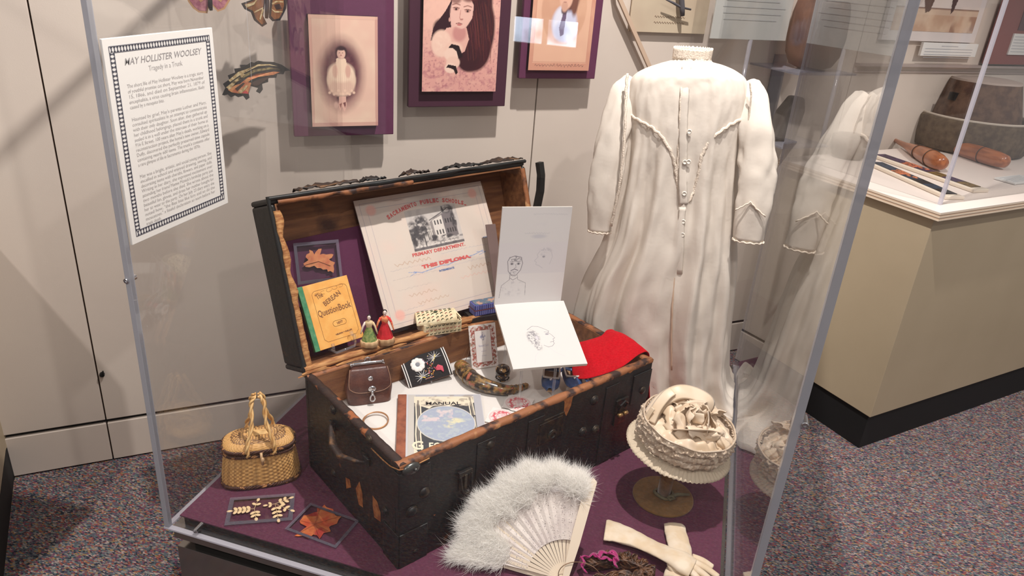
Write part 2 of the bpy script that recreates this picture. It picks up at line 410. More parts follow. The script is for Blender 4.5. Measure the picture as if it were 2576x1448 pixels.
for rr, tt in ((ox, oy), (ox - .0105, oy - .0105)):
    for sx, sy, w, h in ((0, tt, 2 * rr, .0012), (0, -tt, 2 * rr, .0012), (rr, 0, .0012, 2 * tt), (-rr, 0, .0012, 2 * tt)):
        bd.box((sx, sy, g), (w, h, .0003))
def link(x, y, rot):
    M = Matrix.Translation((x, y, g)) @ Matrix.Rotation(rot, 4, 'Z')
    bd.box((0, 0, 0), (.0022, .0085, .0003), M); bd.box((0, .0036, 0), (.005, .0016, .0003), M); bd.box((0, -.0036, 0), (.005, .0016, .0003), M); 
nx = 36; ny = 46
for i in range(nx + 1):
    x = -ox + .0053 + (2 * ox - .0106) * i / nx
    for s_ in (1, -1): link(x, s_ * (oy - .0053), 0)
for i in range(1, ny):
    y = -oy + .0053 + (2 * oy - .0106) * i / ny
    for s_ in (1, -1): link(s_ * (ox - .0053), y, math.pi / 2)
bd.build('printed_border', mat('dark_grey_ink', (92, 92, 104), .7), sign)

# ------------------------------------------------------------ photographs on the wall
BOFF = .06
m_board = mat('purple_backing_board', (92, 40, 72), .75, rgb2=(98, 44, 78), nscale=60, lo=.3, hi=.7)
m_board2 = mat('dark_plum_backing_board', (66, 26, 48), .75)
def wallpt(px, py, off): q = onpl(px, py, W1 + WN * off, WN); return WALLM.inverted() @ q
def board(bl, br, top, label, mb_, mat_, photo, paint, pbl, pbr, ph, res, plabel):
    a, b = wallpt(*bl, BOFF), wallpt(*br, BOFF); c = Vector(((a.x + b.x) / 2, (a.y + b.y) / 2 + top / 2, BOFF)); w = (b - a).length
    M = WALLM @ Matrix.Translation(c)
    t = thing('portrait_board', label, 'photograph', M, 'portrait boards on the wall')
    m = MB(); m.box((0, 0, -.008), (w, top, .016)); m.build('backing_board', mat_, t, bevel=.002)
    for sx in (-1, 1): m = MB(); m.box((sx * w * .25, 0, -(BOFF + .016) / 2), (.03, .03, BOFF - .018)); m.build('wall_spacer', m_black, t)
    pa, pb = wallpt(*pbl, BOFF + .016), wallpt(*pbr, BOFF + .016); pw = (pb - pa).length
    pc = Vector(((pa.x + pb.x) / 2 - c.x, (pa.y + pb.y) / 2 + ph / 2 - c.y, .016))
    m = MB(); m.box((pc.x, pc.y, .008), (pw, ph, .0155)); m.build('photo_block', mat('photo_block_edge', (30, 18, 24), .6), t)
    cv = Canvas(pw, ph, res, (215, 180, 160)); paint(cv)
    o = cv.build('photograph', t, .0165, mat_=painted('satin_print', .4)); o.location = (pc.x, pc.y, 0)
    return t
def paint1(c):
    c.rect(0, 0, 1, 1, (232, 192, 172)); c.noise(3, 4, .7, .4, .8, (240, 212, 186))
    c.rect(.0, .0, 1, .035, (196, 140, 130), .6); c.rect(0, 0, .035, 1, (205, 150, 138), .55); c.rect(.965, 0, 1, 1, (190, 130, 124), .6); c.rect(0, .975, 1, 1, (226, 180, 160), .6)
    c.line([(.04, .07), (.96, .07), (.96, .97), (.04, .97), (.04, .07)], .003, (200, 150, 138), .6)
    c.ell(.45, .48, .31, .30, (112, 62, 72), .55, .9); c.ell(.45, .50, .26, .25, (84, 40, 54), .4, .9); c.noise(14, 8, .5, .45, .7, (150, 96, 96), np.clip(1.3 - np.hypot((c.X - .45) / .3, (c.Y - .48) / .3), 0, 1))
    c.ell(.45, .28, .07, .05, (50, 28, 32), .6); c.ell(.36, .2, .03, .03, (220, 180, 165), .6)
    c.poly([(.40, .2), (.42, .14), (.45, .19), (.49, .13), (.52, .2), (.51, .28), (.41, .28)], (222, 176, 160))
    c.poly([(.41, .21), (.43, .17), (.45, .22)], (150, 96, 88)); c.poly([(.465, .22), (.5, .17), (.51, .23)], (120, 70, 70))
    c.ell(.45, .43, .215, .145, (238, 208, 182), .12); c.ell(.45, .36, .19, .08, (222, 184, 164), .3, .8); c.ell(.45, .50, .19, .09, (244, 216, 190), .3)
    for i in range(14): c.line([(.26 + i * .029, .335), (.27 + i * .028, .5)], .004, (206, 158, 142), .5)
    for i in range(12): c.ell(.27 + i * .033, .315 + .02 * math.sin(i * 2), .02, .012, (236, 200, 176), .3)
    c.poly([(.36, .5), (.38, .62), (.44, .65), (.52, .62), (.56, .5)], (240, 210, 184))
    c.ell(.36, .51, .04, .06, (224, 180, 160), .4); c.ell(.55, .51, .04, .06, (218, 172, 154), .4)
    c.ell(.455, .680, .088, .056, (60, 34, 40), .25); c.ell(.455, .668, .062, .046, (226, 184, 166), .15)
    c.ell(.43, .675, .008, .004, (90, 50, 50), .5); c.ell(.475, .675, .008, .004, (90, 50, 50), .5); c.ell(.452, .652, .013, .004, (170, 100, 95), .5); c.ell(.452, .664, .005, .006, (200, 150, 135), .6)
    c.ell(.455, .712, .065, .016, (60, 34, 40), .4)
def paint2(c):
    c.rect(0, 0, 1, 1, (222, 164, 154)); c.noise(22, 3, .55, .52, .72, (176, 110, 122)); c.noise(9, 5, .5, .5, .8, (236, 188, 170)); c.noise(40, 12, .5, .6, .75, (150, 80, 100))
    c.ell(.42, .78, .46, .40, (236, 190, 172), .5, .85)
    hair = (58, 22, 32)
    c.ell(.62, .88, .27, .26, hair, .12); c.ell(.70, .62, .24, .36, hair, .12); c.ell(.66, .42, .24, .22, (64, 24, 34), .15); c.ell(.6, .33, .15, .13, hair, .2)
    c.poly([(.40, .95), (.28, .78), (.13, .62), (.1, .5), (.2, .48), (.38, .6), (.45, .75)], (50, 20, 32)); c.ell(.25, .62, .12, .09, (50, 20, 32), .3)
    for i in range(46):
        r = random.Random(i); x = .58 + r.random() * .32; y0 = .28 + r.random() * .3
        c.line([(x - .05, y0 + .35), (x + .02 * math.sin(i), y0 + .18), (x + .02, y0)], .004, r.choice([(110, 50, 46), (92, 38, 52), (40, 14, 24), (128, 66, 56)]), .55)
    for i in range(26):
        r = random.Random(i + 90); x = .36 + .28 * r.random(); c.line([(x, .99), (x + .03 * (r.random() - .5), .9)], .006, r.choice([(110, 56, 50), (86, 36, 38), (140, 80, 66)]), .7)
    c.poly([(.14, .5), (.2, .52), (.3, .62), (.42, .64), (.56, .63), (.6, .52), (.55, .40), (.46, .36), (.3, .34), (.17, .4)], (226, 176, 162))
    c.ell(.24, .47, .13, .13, (238, 200, 182), .2); c.noise(30, 6, .4, .45, .7, (248, 220, 200), np.clip(2 - 2 * np.hypot((c.X - .24) / .13, (c.Y - .47) / .13), 0, 1))
    c.ell(.40, .43, .12, .06, (236, 196, 178), .3); c.ell(.38, .37, .10, .07, (240, 206, 188), .2); c.ell(.40, .29, .09, .06, (236, 198, 180), .2); c.ell(.37, .235, .08, .05, (240, 206, 188), .2)
    c.poly([(.33, .43), (.37, .47), (.47, .455), (.50, .40), (.53, .35), (.47, .33), (.44, .40), (.39, .43)], (34, 18, 24))
    c.poly([(.31, .24), (.34, .27), (.44, .255), (.47, .19), (.44, .17), (.41, .22), (.36, .235)], (34, 18, 24))
    c.ell(.47, .575, .09, .08, (200, 140, 134), .4)
    c.poly([(.36, .62), (.34, .74), (.36, .88), (.44, .94), (.58, .93), (.645, .84), (.63, .72), (.56, .64), (.5, .615), (.42, .64)], (226, 180, 168)); c.ell(.48, .77, .135, .145, (230, 186, 172), .25)
    c.ell(.41, .90, .07, .05, (96, 44, 42), .5, .7); c.ell(.57, .92, .09, .05, (92, 40, 40), .5, .8); c.ell(.5, .97, .17, .06, hair, .3)
    for ex, ey in ((.415, .80), (.565, .785)):
        c.ell(ex, ey, .035, .014, (190, 140, 130), .5); c.ell(ex, ey, .014, .011, (60, 36, 36), .4); c.line([(ex - .04, ey + .012), (ex, ey + .018), (ex + .04, ey + .01)], .006, (110, 66, 60)); c.line([(ex - .05, ey + .04), (ex, ey + .052), (ex + .05, ey + .04)], .008, (130, 80, 72), .8)
    c.line([(.475, .79), (.465, .72), (.48, .705), (.51, .71)], .006, (180, 120, 112), .8); c.ell(.49, .705, .02, .008, (160, 100, 95), .6, .7)
    c.line([(.42, .665), (.46, .672), (.5, .662)], .006, (130, 66, 66)); c.ell(.463, .655, .03, .009, (190, 110, 108), .5)
    c.ell(.335, .70, .012, .02, (210, 160, 148), .4)
def paint3(c):
    c.rect(0, 0, 1, 1, (206, 150, 128)); c.rect(.06, .09, .94, 1, (224, 178, 152)); c.ell(.5, .72, .36, .42, (206, 158, 132), .06); c.noise(5, 9, .35, .4, .8, (232, 190, 160))
    c.line([(.06, 1), (.06, .1), (.94, .1), (.94, 1)], .006, (190, 130, 112), .7)
    c.ell(.52, .55, .2, .2, (206, 208, 232), .25); c.ell(.45, .56, .1, .16, (226, 226, 240), .5); c.ell(.54, .46, .18, .12, (196, 200, 226), .4); c.poly([(.44, .5), (.5, .72), (.54, .66), (.52, .42), (.47, .4)], (110, 92, 120)); c.ell(.5, .70, .05, .05, (90, 72, 84), .4)
    c.ell(.58, .86, .15, .17, (110, 70, 62), .3); c.ell(.66, .78, .05, .14, (120, 78, 66), .5); c.ell(.515, .84, .105, .13, (224, 178, 156), .2); c.ell(.5, .74, .05, .06, (206, 160, 140), .4)
    c.ell(.47, .865, .014, .007, (70, 44, 42), .4); c.ell(.545, .87, .014, .007, (70, 44, 42), .4); c.line([(.48, .79), (.52, .79)], .005, (150, 90, 84)); c.line([(.49, .85), (.485, .82), (.5, .818)], .004, (170, 120, 104))
    c.ell(.62, .85, .02, .03, (200, 150, 130), .4)
    for k in range(2):
        pts = []
        for i in range(60): x = .1 + .8 * i / 59; pts.append((x, .06 + .012 * math.sin(i * 1.7) + .008 * math.sin(i * 3.1)))
        c.line(pts, .003, (90, 56, 60), .8)
board((741, 348), (990, 334), .372, 'purple board with sepia photograph of a small child in a white gown, left of three', 0, m_board, 0, paint1, (786, 320), (951, 314), .295, 150, '')
board((1027, 272), (1270, 265), .38, 'dark plum board with photograph of a girl with very long dark hair, between two others', 0, m_board2, 0, paint2, (1061, 229), (1246, 231), .285, 170, '')
board((1305, 199), (1496, 197), .33, 'purple board with oval portrait of a seated young person, nearest the white gown', 0, m_board, 0, paint3, (1328, 176), (1480, 178), .25, 130, '')

# ------------------------------------------------------------ butterflies hung in front of the wall
def flat_px(pts, off): 
    return [wallpt(x, y, off) for x, y in pts]
def butterfly(label, off, parts, body, lat, group, wire_to=2.9):
    """parts: list of (name, px outline, canvas painter, colour) ; wings slightly folded"""
    allp = [p for _, pts, _ in parts for p in pts]; c = sum((Vector((*p, 0)) for p in allp), Vector()) / len(allp)
    cw = wallpt(c.x, c.y, off); M = WALLM @ Matrix.Translation(cw)
    t = thing('mounted_butterfly', label, 'butterfly', M, group)
    for name, pts, layers in parts:
        P = [wallpt(x, y, off) - cw for x, y in pts]; zt = lambda x: -.25 * abs(x)
        m = MB(); mats_ = []
        m.prism([(p.x, p.y) for p in P], -.0006, .0006); mats_.append(layers[0][1])
        for li, (lp, lm) in enumerate(layers[1:]):
            L = [wallpt(x, y, off) - cw for x, y in lp]
            if lm not in mats_: mats_.append(lm)
            m.prism([(p.x, p.y) for p in L], .0006 + li * .00035, .001 + li * .00035, mi=mats_.index(lm))
        for v in m.v: v.z += zt(v.x)
        m.build(name, mats_, t)
    if body:
        b = [wallpt(x, y, off) - cw + Vector((0, 0, .003)) for x, y in body]; m = MB(); n = len(b)
        m.tube(b, [.0025 + .003 * math.sin(math.pi * (i + .5) / n) for i in range(n)], 8); m.build('body', mat('furry_black_body', (30, 24, 24), .9), t, smooth=True)
    m = MB(); m.tube([(0, 0, 0), (0, .3, 0), (0, wire_to - cw.y - .1, 0)], .0004, 4); m.build('hanging_thread', mat('nylon_thread', (220, 220, 225), .3), t)
    return t
wb = mat('butterfly_black', (26, 24, 26), .8); wp = mat('butterfly_rose', (158, 88, 108), .8, rgb2=(196, 132, 140), nscale=70); wg = mat('butterfly_tan_rim', (196, 150, 110), .8)
wbr = mat('butterfly_brown', (122, 76, 42), .8, rgb2=(150, 96, 52), nscale=60); wcr = mat('butterfly_cream', (222, 204, 160), .8, rgb2=(176, 146, 96), nscale=120); wdk = mat('butterfly_dark_brown', (56, 32, 24), .8)
wor = mat('butterfly_orange', (186, 104, 66), .8, rgb2=(214, 150, 96), nscale=90); wred = mat('butterfly_red', (206, 66, 70), .8); wol = mat('butterfly_olive', (150, 134, 84), .8, rgb2=(90, 74, 48), nscale=110)
butterfly('rose-pink butterfly with tan-rimmed wings hanging above the text panel', .11, [
    ('wing', [(527, 10), (522, 34), (500, 32), (486, 22), (474, 6), (462, -24), (450, -60), (500, -50), (526, -20)],
     [(0, wg), ([(524, 10), (519, 28), (502, 27), (490, 18), (479, 4), (466, -22), (500, -44), (523, -18)], wp), ([(515, -2), (505, 6), (496, -4), (505, -12)], wg)]),
    ('wing', [(530, 10), (548, 30), (566, 24), (580, 2), (592, -26), (604, -60), (556, -50), (531, -20)],
     [(0, wg), ([(533, 8), (549, 25), (563, 19), (576, -2), (590, -30), (556, -44), (533, -18)], wp), ([(545, -2), (556, 6), (563, -4), (552, -12)], wg)])],
    [(528, -40), (528, -10), (529, 16), (531, 26)], None, 'butterflies hung beside the portraits')
butterfly('brown butterfly with cream bands and black edges hanging close to the left portrait board', .12, [
    ('wing', [(662, 40), (672, 60), (660, 68), (640, 52), (632, 32), (616, 24), (608, 10), (640, -2), (652, -30), (664, -30), (668, 0)],
     [(0, wb), ([(660, 36), (668, 56), (659, 62), (645, 48), (637, 28), (620, 20), (616, 12), (644, 0), (655, -24), (662, -20), (664, 4)], wbr), ([(640, 30), (662, 18), (663, 21), (641, 33)], wcr), ([(660, 22), (664, 24), (656, 50), (653, 48)], wcr), ([(617, 13), (640, 6), (648, -6), (651, -4), (640, 12), (622, 20)], wcr)]),
    ('wing', [(676, 44), (686, 54), (706, 52), (716, 34), (722, 22), (724, 0), (720, -34), (690, -30), (680, 0)],
     [(0, wb), ([(682, 40), (690, 49), (703, 47), (711, 32), (716, 16), (714, -24), (694, -22), (686, 2)], wbr), ([(684, 8), (696, 2), (714, 4), (714, 7), (697, 6), (686, 12)], wcr), ([(682, 22), (694, 28), (712, 29), (712, 32), (692, 32)], wcr), ([(690, 12), (704, 10), (710, 22), (696, 24)], wdk)])],
    [(672, -26), (672, 6), (671, 30), (670, 46)], None, 'butterflies hung beside the portraits')
sw = [(560, 242), (568, 224), (562, 214), (578, 202), (574, 192), (592, 184), (590, 174), (606, 172), (604, 164), (622, 163), (632, 156), (640, 158), (650, 153), (664, 156), (690, 158), (712, 166), (734, 181), (720, 182), (716, 190), (700, 189), (697, 198), (676, 198), (676, 208), (660, 212), (662, 226), (654, 236), (644, 230), (650, 222), (636, 218), (630, 216), (626, 236), (628, 246), (620, 252), (612, 242), (600, 246), (592, 242), (582, 247), (574, 240), (566, 243)]
butterfly('striped swallowtail with scalloped black edge and red spot, hanging beside the text panel', .12, [
    ('wing', sw, [(0, wb),
     ([(576, 204), (600, 182), (630, 170), (650, 162), (680, 163), (700, 169), (680, 166), (650, 167), (632, 174), (604, 190), (580, 208)], wcr),
     ([(582, 210), (606, 192), (640, 175), (680, 171), (708, 177), (680, 176), (642, 181), (610, 198), (586, 216)], wol),
     ([(600, 216), (622, 196), (648, 186), (690, 182), (706, 184), (690, 190), (650, 194), (632, 200), (606, 222)], wor),
     ([(574, 228), (592, 216), (620, 206), (632, 208), (630, 216), (624, 236), (600, 236), (584, 234)], wor),
     ([(570, 222), (584, 210), (592, 212), (578, 228)], wcr), ([(592, 224), (612, 208), (616, 210), (598, 230)], wdk), ([(600, 232), (620, 214), (624, 216), (608, 236)], wcr),
     ([(608, 234), (620, 228), (626, 236)], wred), ([(604, 190), (612, 184), (616, 188), (608, 196)], wcr), ([(590, 204), (598, 198), (601, 203), (593, 208)], wcr),
     ([(634, 206), (660, 198), (690, 192), (668, 202), (650, 214), (638, 216)], wdk)])],
    None, None, 'butterflies hung beside the portraits')

# ------------------------------------------------------------ things seen past the gown on the wall
def wallbox(name, label, cat, px, off, th, mt, extra=None):
    P = [wallpt(x, y, off) for x, y in px]; x0 = min(p.x for p in P); x1 = max(p.x for p in P); y0 = min(p.y for p in P); y1 = max(p.y for p in P)
    t = thing(name, label, cat, WALLM @ Matrix.Translation(((x0 + x1) / 2, (y0 + y1) / 2, off)))
    m = MB(); m.box((0, 0, -th / 2), (x1 - x0, y1 - y0, th)); m.build('panel' if cat != 'photograph' else 'mat_board', mt, t, bevel=.0008)
    return t, x1 - x0, y1 - y0
t, ww, hh = wallbox('caption_sheet', 'tan sheet with faint handwriting on the wall behind the gown collar', 'sheet', [(1597, -40), (1772, 86)], .02, .006, mat('tan_paper', (190, 172, 150), .7, rgb2=(200, 184, 160), nscale=6))
m = MB()
for k in range(2):
    pts = [(-.06 + .12 * i / 40, -hh / 2 + .05 - k * .018 + .003 * math.sin(i * 1.9), .0008) for i in range(41)]
    m.tube(pts, .0007, 4)
m.build('handwriting', mat('faint_brown_ink', (150, 128, 108), .7), t)
twig = thing('dried_twig', 'dark forked twig hanging above the tan sheet behind the gown', 'twig', WALLM @ Matrix.Translation(wallpt(1718, 6, .05)))
tw = MB(); cw = wallpt(1718, 6, .05)
L = lambda *p: [wallpt(x, y, .05) - cw for x, y in p]
tw.tube(L((1712, -60), (1714, -10), (1716, 20), (1717, 40)), [.008, .009, .009, .007], 8); tw.tube(L((1670, -4), (1695, 8), (1712, 18), (1738, 24)), [.002, .004, .004, .003], 6)
tw.build('stem', mat('dark_twig_bark', (84, 82, 88), .9, bump=.5), twig, smooth=True)
bar = MB(); a, b = wallpt(1555, -10, .03), wallpt(1630, 160, .03)
bar.tube([a + Vector((0, .1, 0)) + (a - b) * .4, a, b, b + (b - a) * .6], .012, 4, flat=(1, .7)); bo = bar.build('wooden_batten', mat('pale_batten_wood', (196, 170, 148), .6), M=WALLM)
tag(bo, 'pale diagonal wooden batten leaning on the wall behind the gown shoulder', 'batten')

# ------------------------------------------------------------ neighbouring counter (right)
CK = onz(2165, 1130, 0)
KD = Vector((.7139, .7002, 0)).normalized()      # along its front, to the right
KS = Vector((-KD.y, KD.x, 0))
CM = frame(CK, KD, KS)                            # local x along front, y to the wall, z up
ctr = thing('display_counter', 'cream display counter with layered plywood top and black kick base, right of the case', 'counter', CM)
m_cb = mat('cream_counter_laminate', (176, 160, 134), .5, rgb2=(182, 166, 140), nscale=4, lo=.3, hi=.7)
CH = .898; CD = .62
m = MB(); m.box((.65, CD / 2 + .004, .07), (1.3, CD - .01, .14)); m.build('kick_base', m_black, ctr)
kk = CM.inverted() @ onz(2195, 1035, .14)
m = MB(); m.box((.65, CD / 2 - .002, .14 + (CH - .024 - .14) / 2), (1.32, CD, CH - .024 - .14)); m.build('body', m_cb, ctr, bevel=.002)
m = MB()
for k in range(5): m.box((.65, CD / 2 - .012, CH - .022 + k * .005), (1.36 - (k % 2) * .002, CD + .03 - (k % 2) * .002, .005), mi=k % 2)
m.box((.65, CD / 2 - .012, CH + .0015), (1.36, CD + .03, .002), mi=2)
m.build('worktop', [mat('plywood_pale', (226, 208, 186), .5), mat('plywood_mid', (186, 160, 138), .5), mat('white_laminate_top', (228, 216, 208), .4)], ctr)
# ------------------------------------------------------------ the trunk
TU = Vector((math.cos(R_(56.43)), math.sin(R_(56.43)), 0)); TV = Vector((-TU.y, TU.x, 0))
TA = Vector((-.4837, 1.0806, DZ)); TL_, TW_, TH_ = .7717, .4168, .2655
TM = frame(TA, TU, TV); TMI = TM.inverted()
trunk = thing('travelling_trunk', 'large open black leather-covered wooden trunk with worn rims, filled with keepsakes', 'trunk', TM)
m_lea = mat('worn_black_leather', (23, 27, 28), .5, rgb2=(28, 27, 25), nscale=9, lo=.35, hi=.65, rgb3=(92, 52, 30), lo3=.70, hi3=.74, nscale3=13, bump=.5, bscale=45)
m_wood = mat('worn_pine', (138, 92, 56), .65, rgb2=(104, 64, 38), nscale=7, stretch=(1, 9, 9), lo=.35, hi=.65, rgb3=(70, 38, 24), lo3=.6, hi3=.7, nscale3=8, bump=.3, bscale=30)
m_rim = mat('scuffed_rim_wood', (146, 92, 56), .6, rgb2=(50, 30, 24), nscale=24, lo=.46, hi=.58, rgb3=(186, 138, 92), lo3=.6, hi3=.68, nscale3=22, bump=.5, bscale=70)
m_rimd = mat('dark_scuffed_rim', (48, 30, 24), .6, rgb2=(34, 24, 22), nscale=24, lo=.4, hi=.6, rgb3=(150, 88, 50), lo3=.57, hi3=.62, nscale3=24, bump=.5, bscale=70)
m_rawood = mat('raw_torn_wood', (190, 140, 88), .7, rgb2=(150, 96, 54), nscale=30, stretch=(1, 5, 5), lo=.4, hi=.6, bump=.6, bscale=60)
m_patch = mat('bare_wood_patch', (176, 112, 60), .7, rgb2=(140, 80, 44), nscale=60, lo=.4, hi=.6)
m_iron = mat('dark_iron', (50, 50, 50), .4, .7, rgb2=(84, 72, 58), nscale=60, lo=.45, hi=.65)
m_strap = mat('old_brown_strap_leather', (44, 32, 26), .6, rgb2=(112, 78, 46), nscale=34, lo=.52, hi=.66, bump=.5, bscale=60)
WT = .014
def jag(a, b, n, amp, seed):
    r = random.Random(seed); return [a + (b - a) * i / n + (amp * (r.random() - .5)) for i in range(n + 1)]
m = MB()
m.box((TL_ / 2, WT / 2, TH_ / 2), (TL_, WT, TH_)); m.box((TL_ / 2, TW_ - WT / 2, TH_ / 2 - .0), (TL_, WT, TH_ - .001))
m.box((WT / 2, TW_ / 2, TH_ / 2), (WT, TW_ - 2 * WT, TH_)); m.box((TL_ - WT / 2, TW_ / 2, TH_ / 2), (WT, TW_ - 2 * WT, TH_)); m.box((TL_ / 2, TW_ / 2, .006), (TL_ - 2 * WT, TW_ - 2 * WT, .012))
def fpt(px, py, out=0.0): q = TMI @ onpl(px, py, TA - TV * out, TV); return q
def ept(px, py, out=0.0): q = TMI @ onpl(px, py, TA - TU * out, TU); return q
for pts in ([(1416, 990), (1447, 974), (1440, 1000), (1436, 1020), (1424, 1046), (1418, 1034), (1420, 1012)], [(1288, 1030), (1345, 1008), (1332, 1030), (1322, 1040), (1308, 1046), (1296, 1060), (1290, 1050)], [(1118, 1104), (1150, 1092), (1140, 1104), (1124, 1112)], [(1090, 1294), (1096, 1292), (1092, 1297)], [(1575, 925), (1612, 912), (1625, 918), (1600, 925), (1585, 938)]):
    P = [fpt(*p) for p in pts]; n = len(P)
    m.add([(p.x, -.0006, min(p.z, TH_ - .0005)) for p in P], [tuple(range(n))], 1)
for pts in ([(895, 1228), (905, 1210), (912, 1240), (914, 1276), (903, 1268)], [(938, 1245), (950, 1262), (958, 1290), (958, 1312), (942, 1300), (938, 1270)], [(870, 1200), (880, 1205), (884, 1225), (872, 1228)]):
    P = [ept(*p) for p in pts]; n = len(P)
    m.add([(-.0006, p.y, p.z) for p in P], [tuple(range(n))], 1)
m.build('trunk_body', [m_lea, m_patch], trunk, bevel=.003)
m = MB(); e = .0006; D_ = TH_ - .012
m.box((TL_ / 2, WT + .003, D_ / 2 + .012), (TL_ - 2 * WT, .006, D_ - .003)); m.box((TL_ / 2, TW_ - WT - .003, D_ / 2 + .012), (TL_ - 2 * WT, .006, D_ - .003))
m.box((WT + .003, TW_ / 2, D_ / 2 + .012), (.006, TW_ - 2 * WT - .012, D_ - .003)); m.box((TL_ - WT - .003, TW_ / 2, D_ / 2 + .012), (.006, TW_ - 2 * WT - .012, D_ - .003))
m.build('wooden_lining', m_wood, trunk)
# scuffed rim
def rim(a, b, inward, seed, wd=.019, t=.006):
    r = random.Random(seed); a, b = Vector(a), Vector(b); inward = Vector(inward); n = 60; m = MB(); d = b - a
    def fn(u, v):
        k = [(0, -.002 - t), (-.0015, .001), (.35, t * .6), (.7, t * .6), (1, .001), (1, -t)][round(v * 5)]
        j = mnoise.noise(Vector((u * 22 + seed, v * 2, seed))) * .0014
        return a + d * u + inward * (k[0] * wd if abs(k[0]) > .01 else k[0]) + Vector((0, 0, k[1] * (1 if v not in (0, 1) else 1) + j)) + inward * j * .6
    m.grid(fn, n, 6); return m
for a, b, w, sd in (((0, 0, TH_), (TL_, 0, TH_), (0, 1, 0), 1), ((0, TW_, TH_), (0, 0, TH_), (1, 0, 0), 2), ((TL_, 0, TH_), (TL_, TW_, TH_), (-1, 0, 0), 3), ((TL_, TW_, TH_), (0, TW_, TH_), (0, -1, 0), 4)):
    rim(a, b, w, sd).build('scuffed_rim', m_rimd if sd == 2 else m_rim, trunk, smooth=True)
# studs, clamps, locks, handle
def stud(q, nrm, r, name='stud', mt=None):
    M = frame(q, nrm.orthogonal(), nrm.cross(nrm.orthogonal())); 
    m = MB(); m.lathe([(r * 1.15, -.001), (r * 1.15, .0012), (r * .95, .002), (r * .9, r * .35), (r * .6, r * .62), (.0001, r * .72)], 18, M)
    return m.build(name, mt or m_iron, trunk, smooth=True)
Ny = Vector((0, -1, 0)); Nx = Vector((-1, 0, 0))
for px, py, r in ((1232, 1118, .012), (1495, 1006, .012), (1614, 980, .012), (1465, 1085, .012), (1497, 1080, .012), (1066, 1236, .014), (1036, 1285, .013), (1380, 1092, .008), (1044, 1384, .008), (1090, 1430, .011), (1330, 1180, .011), (1560, 1150, .011), (1230, 1240, .010)):
    q = fpt(px, py); stud(Vector((q.x, 0, q.z)), Ny, r)
for px, py, r in ((930, 1105, .010), (838, 1030, .010), (970, 1285, .009), (840, 1190, .009)):
    q = ept(px, py); stud(Vector((0, q.y, q.z)), Nx, r)
# recessed plate and panel seams on front (vertical slats)
m = MB()
q0, q1 = fpt(1345, 1045), fpt(1425, 1060)
m.box(((q0.x + q1.x) / 2, -.001, TH_ - .075), (.085, .003, .07)); m.box(((q0.x + q1.x) / 2, -.003, TH_ - .075), (.072, .002, .056)); m.lathe([(.014, 0), (.014, .004), (.008, .006), (.006, .003), (.0001, .003)], 16, frame((fpt(1385, 1090).x, -.003, fpt(1385, 1090).z), (1, 0, 0), (0, 0, 1)))
m.build('lock_plate', m_iron, trunk, bevel=.001)
m = MB()
for px, py in ((1217, 1200), (1345, 1100), (1530, 1050)):
    x = fpt(px, py).x; m = MB(); m.box((x, -.0012, TH_ / 2 - .01), (.05, .002, TH_ - .03)); m.build('leather_strip', m_lea, trunk, bevel=.0015)
# draw buckle near the left, and latch near the right
def buckle(px, py, w, h):
    q = fpt(px, py); x, z = q.x, q.z; m = MB()
    m.box((x, -.004, z + h * .45), (w, .008, h * .22)); m.tube([(x - w * .42, -.008, z + h * .38), (x - w * .36, -.014, z - h * .2), (x - w * .2, -.016, z - h * .45), (x + w * .2, -.016, z - h * .45), (x + w * .36, -.014, z - h * .2), (x + w * .42, -.008, z + h * .38)], .0028, 8)
    m.box((x, -.007, z - .0), (.008, .005, h * .8)); m.box((x, -.0025, z - .002), (w * .75, .004, h * .8))
    m.build('draw_buckle', m_iron, trunk, bevel=.001)
buckle(1166, 1207, .036, .052)
q = fpt(1558, 1035); m = MB(); m.box((q.x, -.003, q.z + .004), (.045, .006, .075)); m.tube([(q.x - .011, -.006, q.z + .014), (q.x - .013, -.012, q.z + .03), (q.x, -.014, q.z + .04), (q.x + .013, -.012, q.z + .03), (q.x + .011, -.006, q.z + .014)], .003, 8)
m.build('latch', m_iron, trunk, bevel=.001)
m = MB()
for s_ in (-1, 1): m.tube([(q.x + s_ * .004, -.012, q.z + .0), (q.x + s_ * .016, -.012, q.z + .0)], .0055, 12)
m.build('latch_barrel', mat('aged_brass', (172, 134, 86), .4, .6), trunk, smooth=True)
# corner cap and beading
m = MB(); m.sphere((.026, -.004, TH_ - .012), .016, seg=20, sc=(1.35, .55, .85)); m.sphere((.03, -.014, TH_ - .010), .004)
m.build('corner_cap', mat('steel_corner_cap', (92, 94, 92), .3, .8), trunk, smooth=True)
bp = [ept(936, 1126), ept(965, 1155), ept(985, 1172)]; bp = [Vector((-.002, p.y, p.z)) for p in bp]
bf = [fpt(1012, 1178), fpt(1035, 1172), fpt(1062, 1158), fpt(1078, 1150)]; bf = [Vector((p.x, -.003, p.z)) for p in bf]
m = MB(); m.tube(bp + [Vector((-.001, -.002, bf[0].z + .001))] + bf, .0014, 6); m.build('beading_wire', m_rawood, trunk, smooth=True)
for c_, d_ in (((.036, -.0015, TH_ - .062), (.075, .003, .09)), ((.036, -.0015, .045), (.07, .003, .09)), ((TL_ - .036, -.0015, TH_ - .07), (.07, .003, .09))):
    m = MB(); m.box(c_, d_)
    if c_[0] < .1: m.box((-.0015, .028, c_[2]), (.003, .06, .09))
    m.build('corner_plate', m_lea, trunk, bevel=.0015)
m = MB(); a, b = ept(840, 1085), ept(925, 1150)
ya, yb = a.y, b.y; zc = (a.z + b.z) / 2
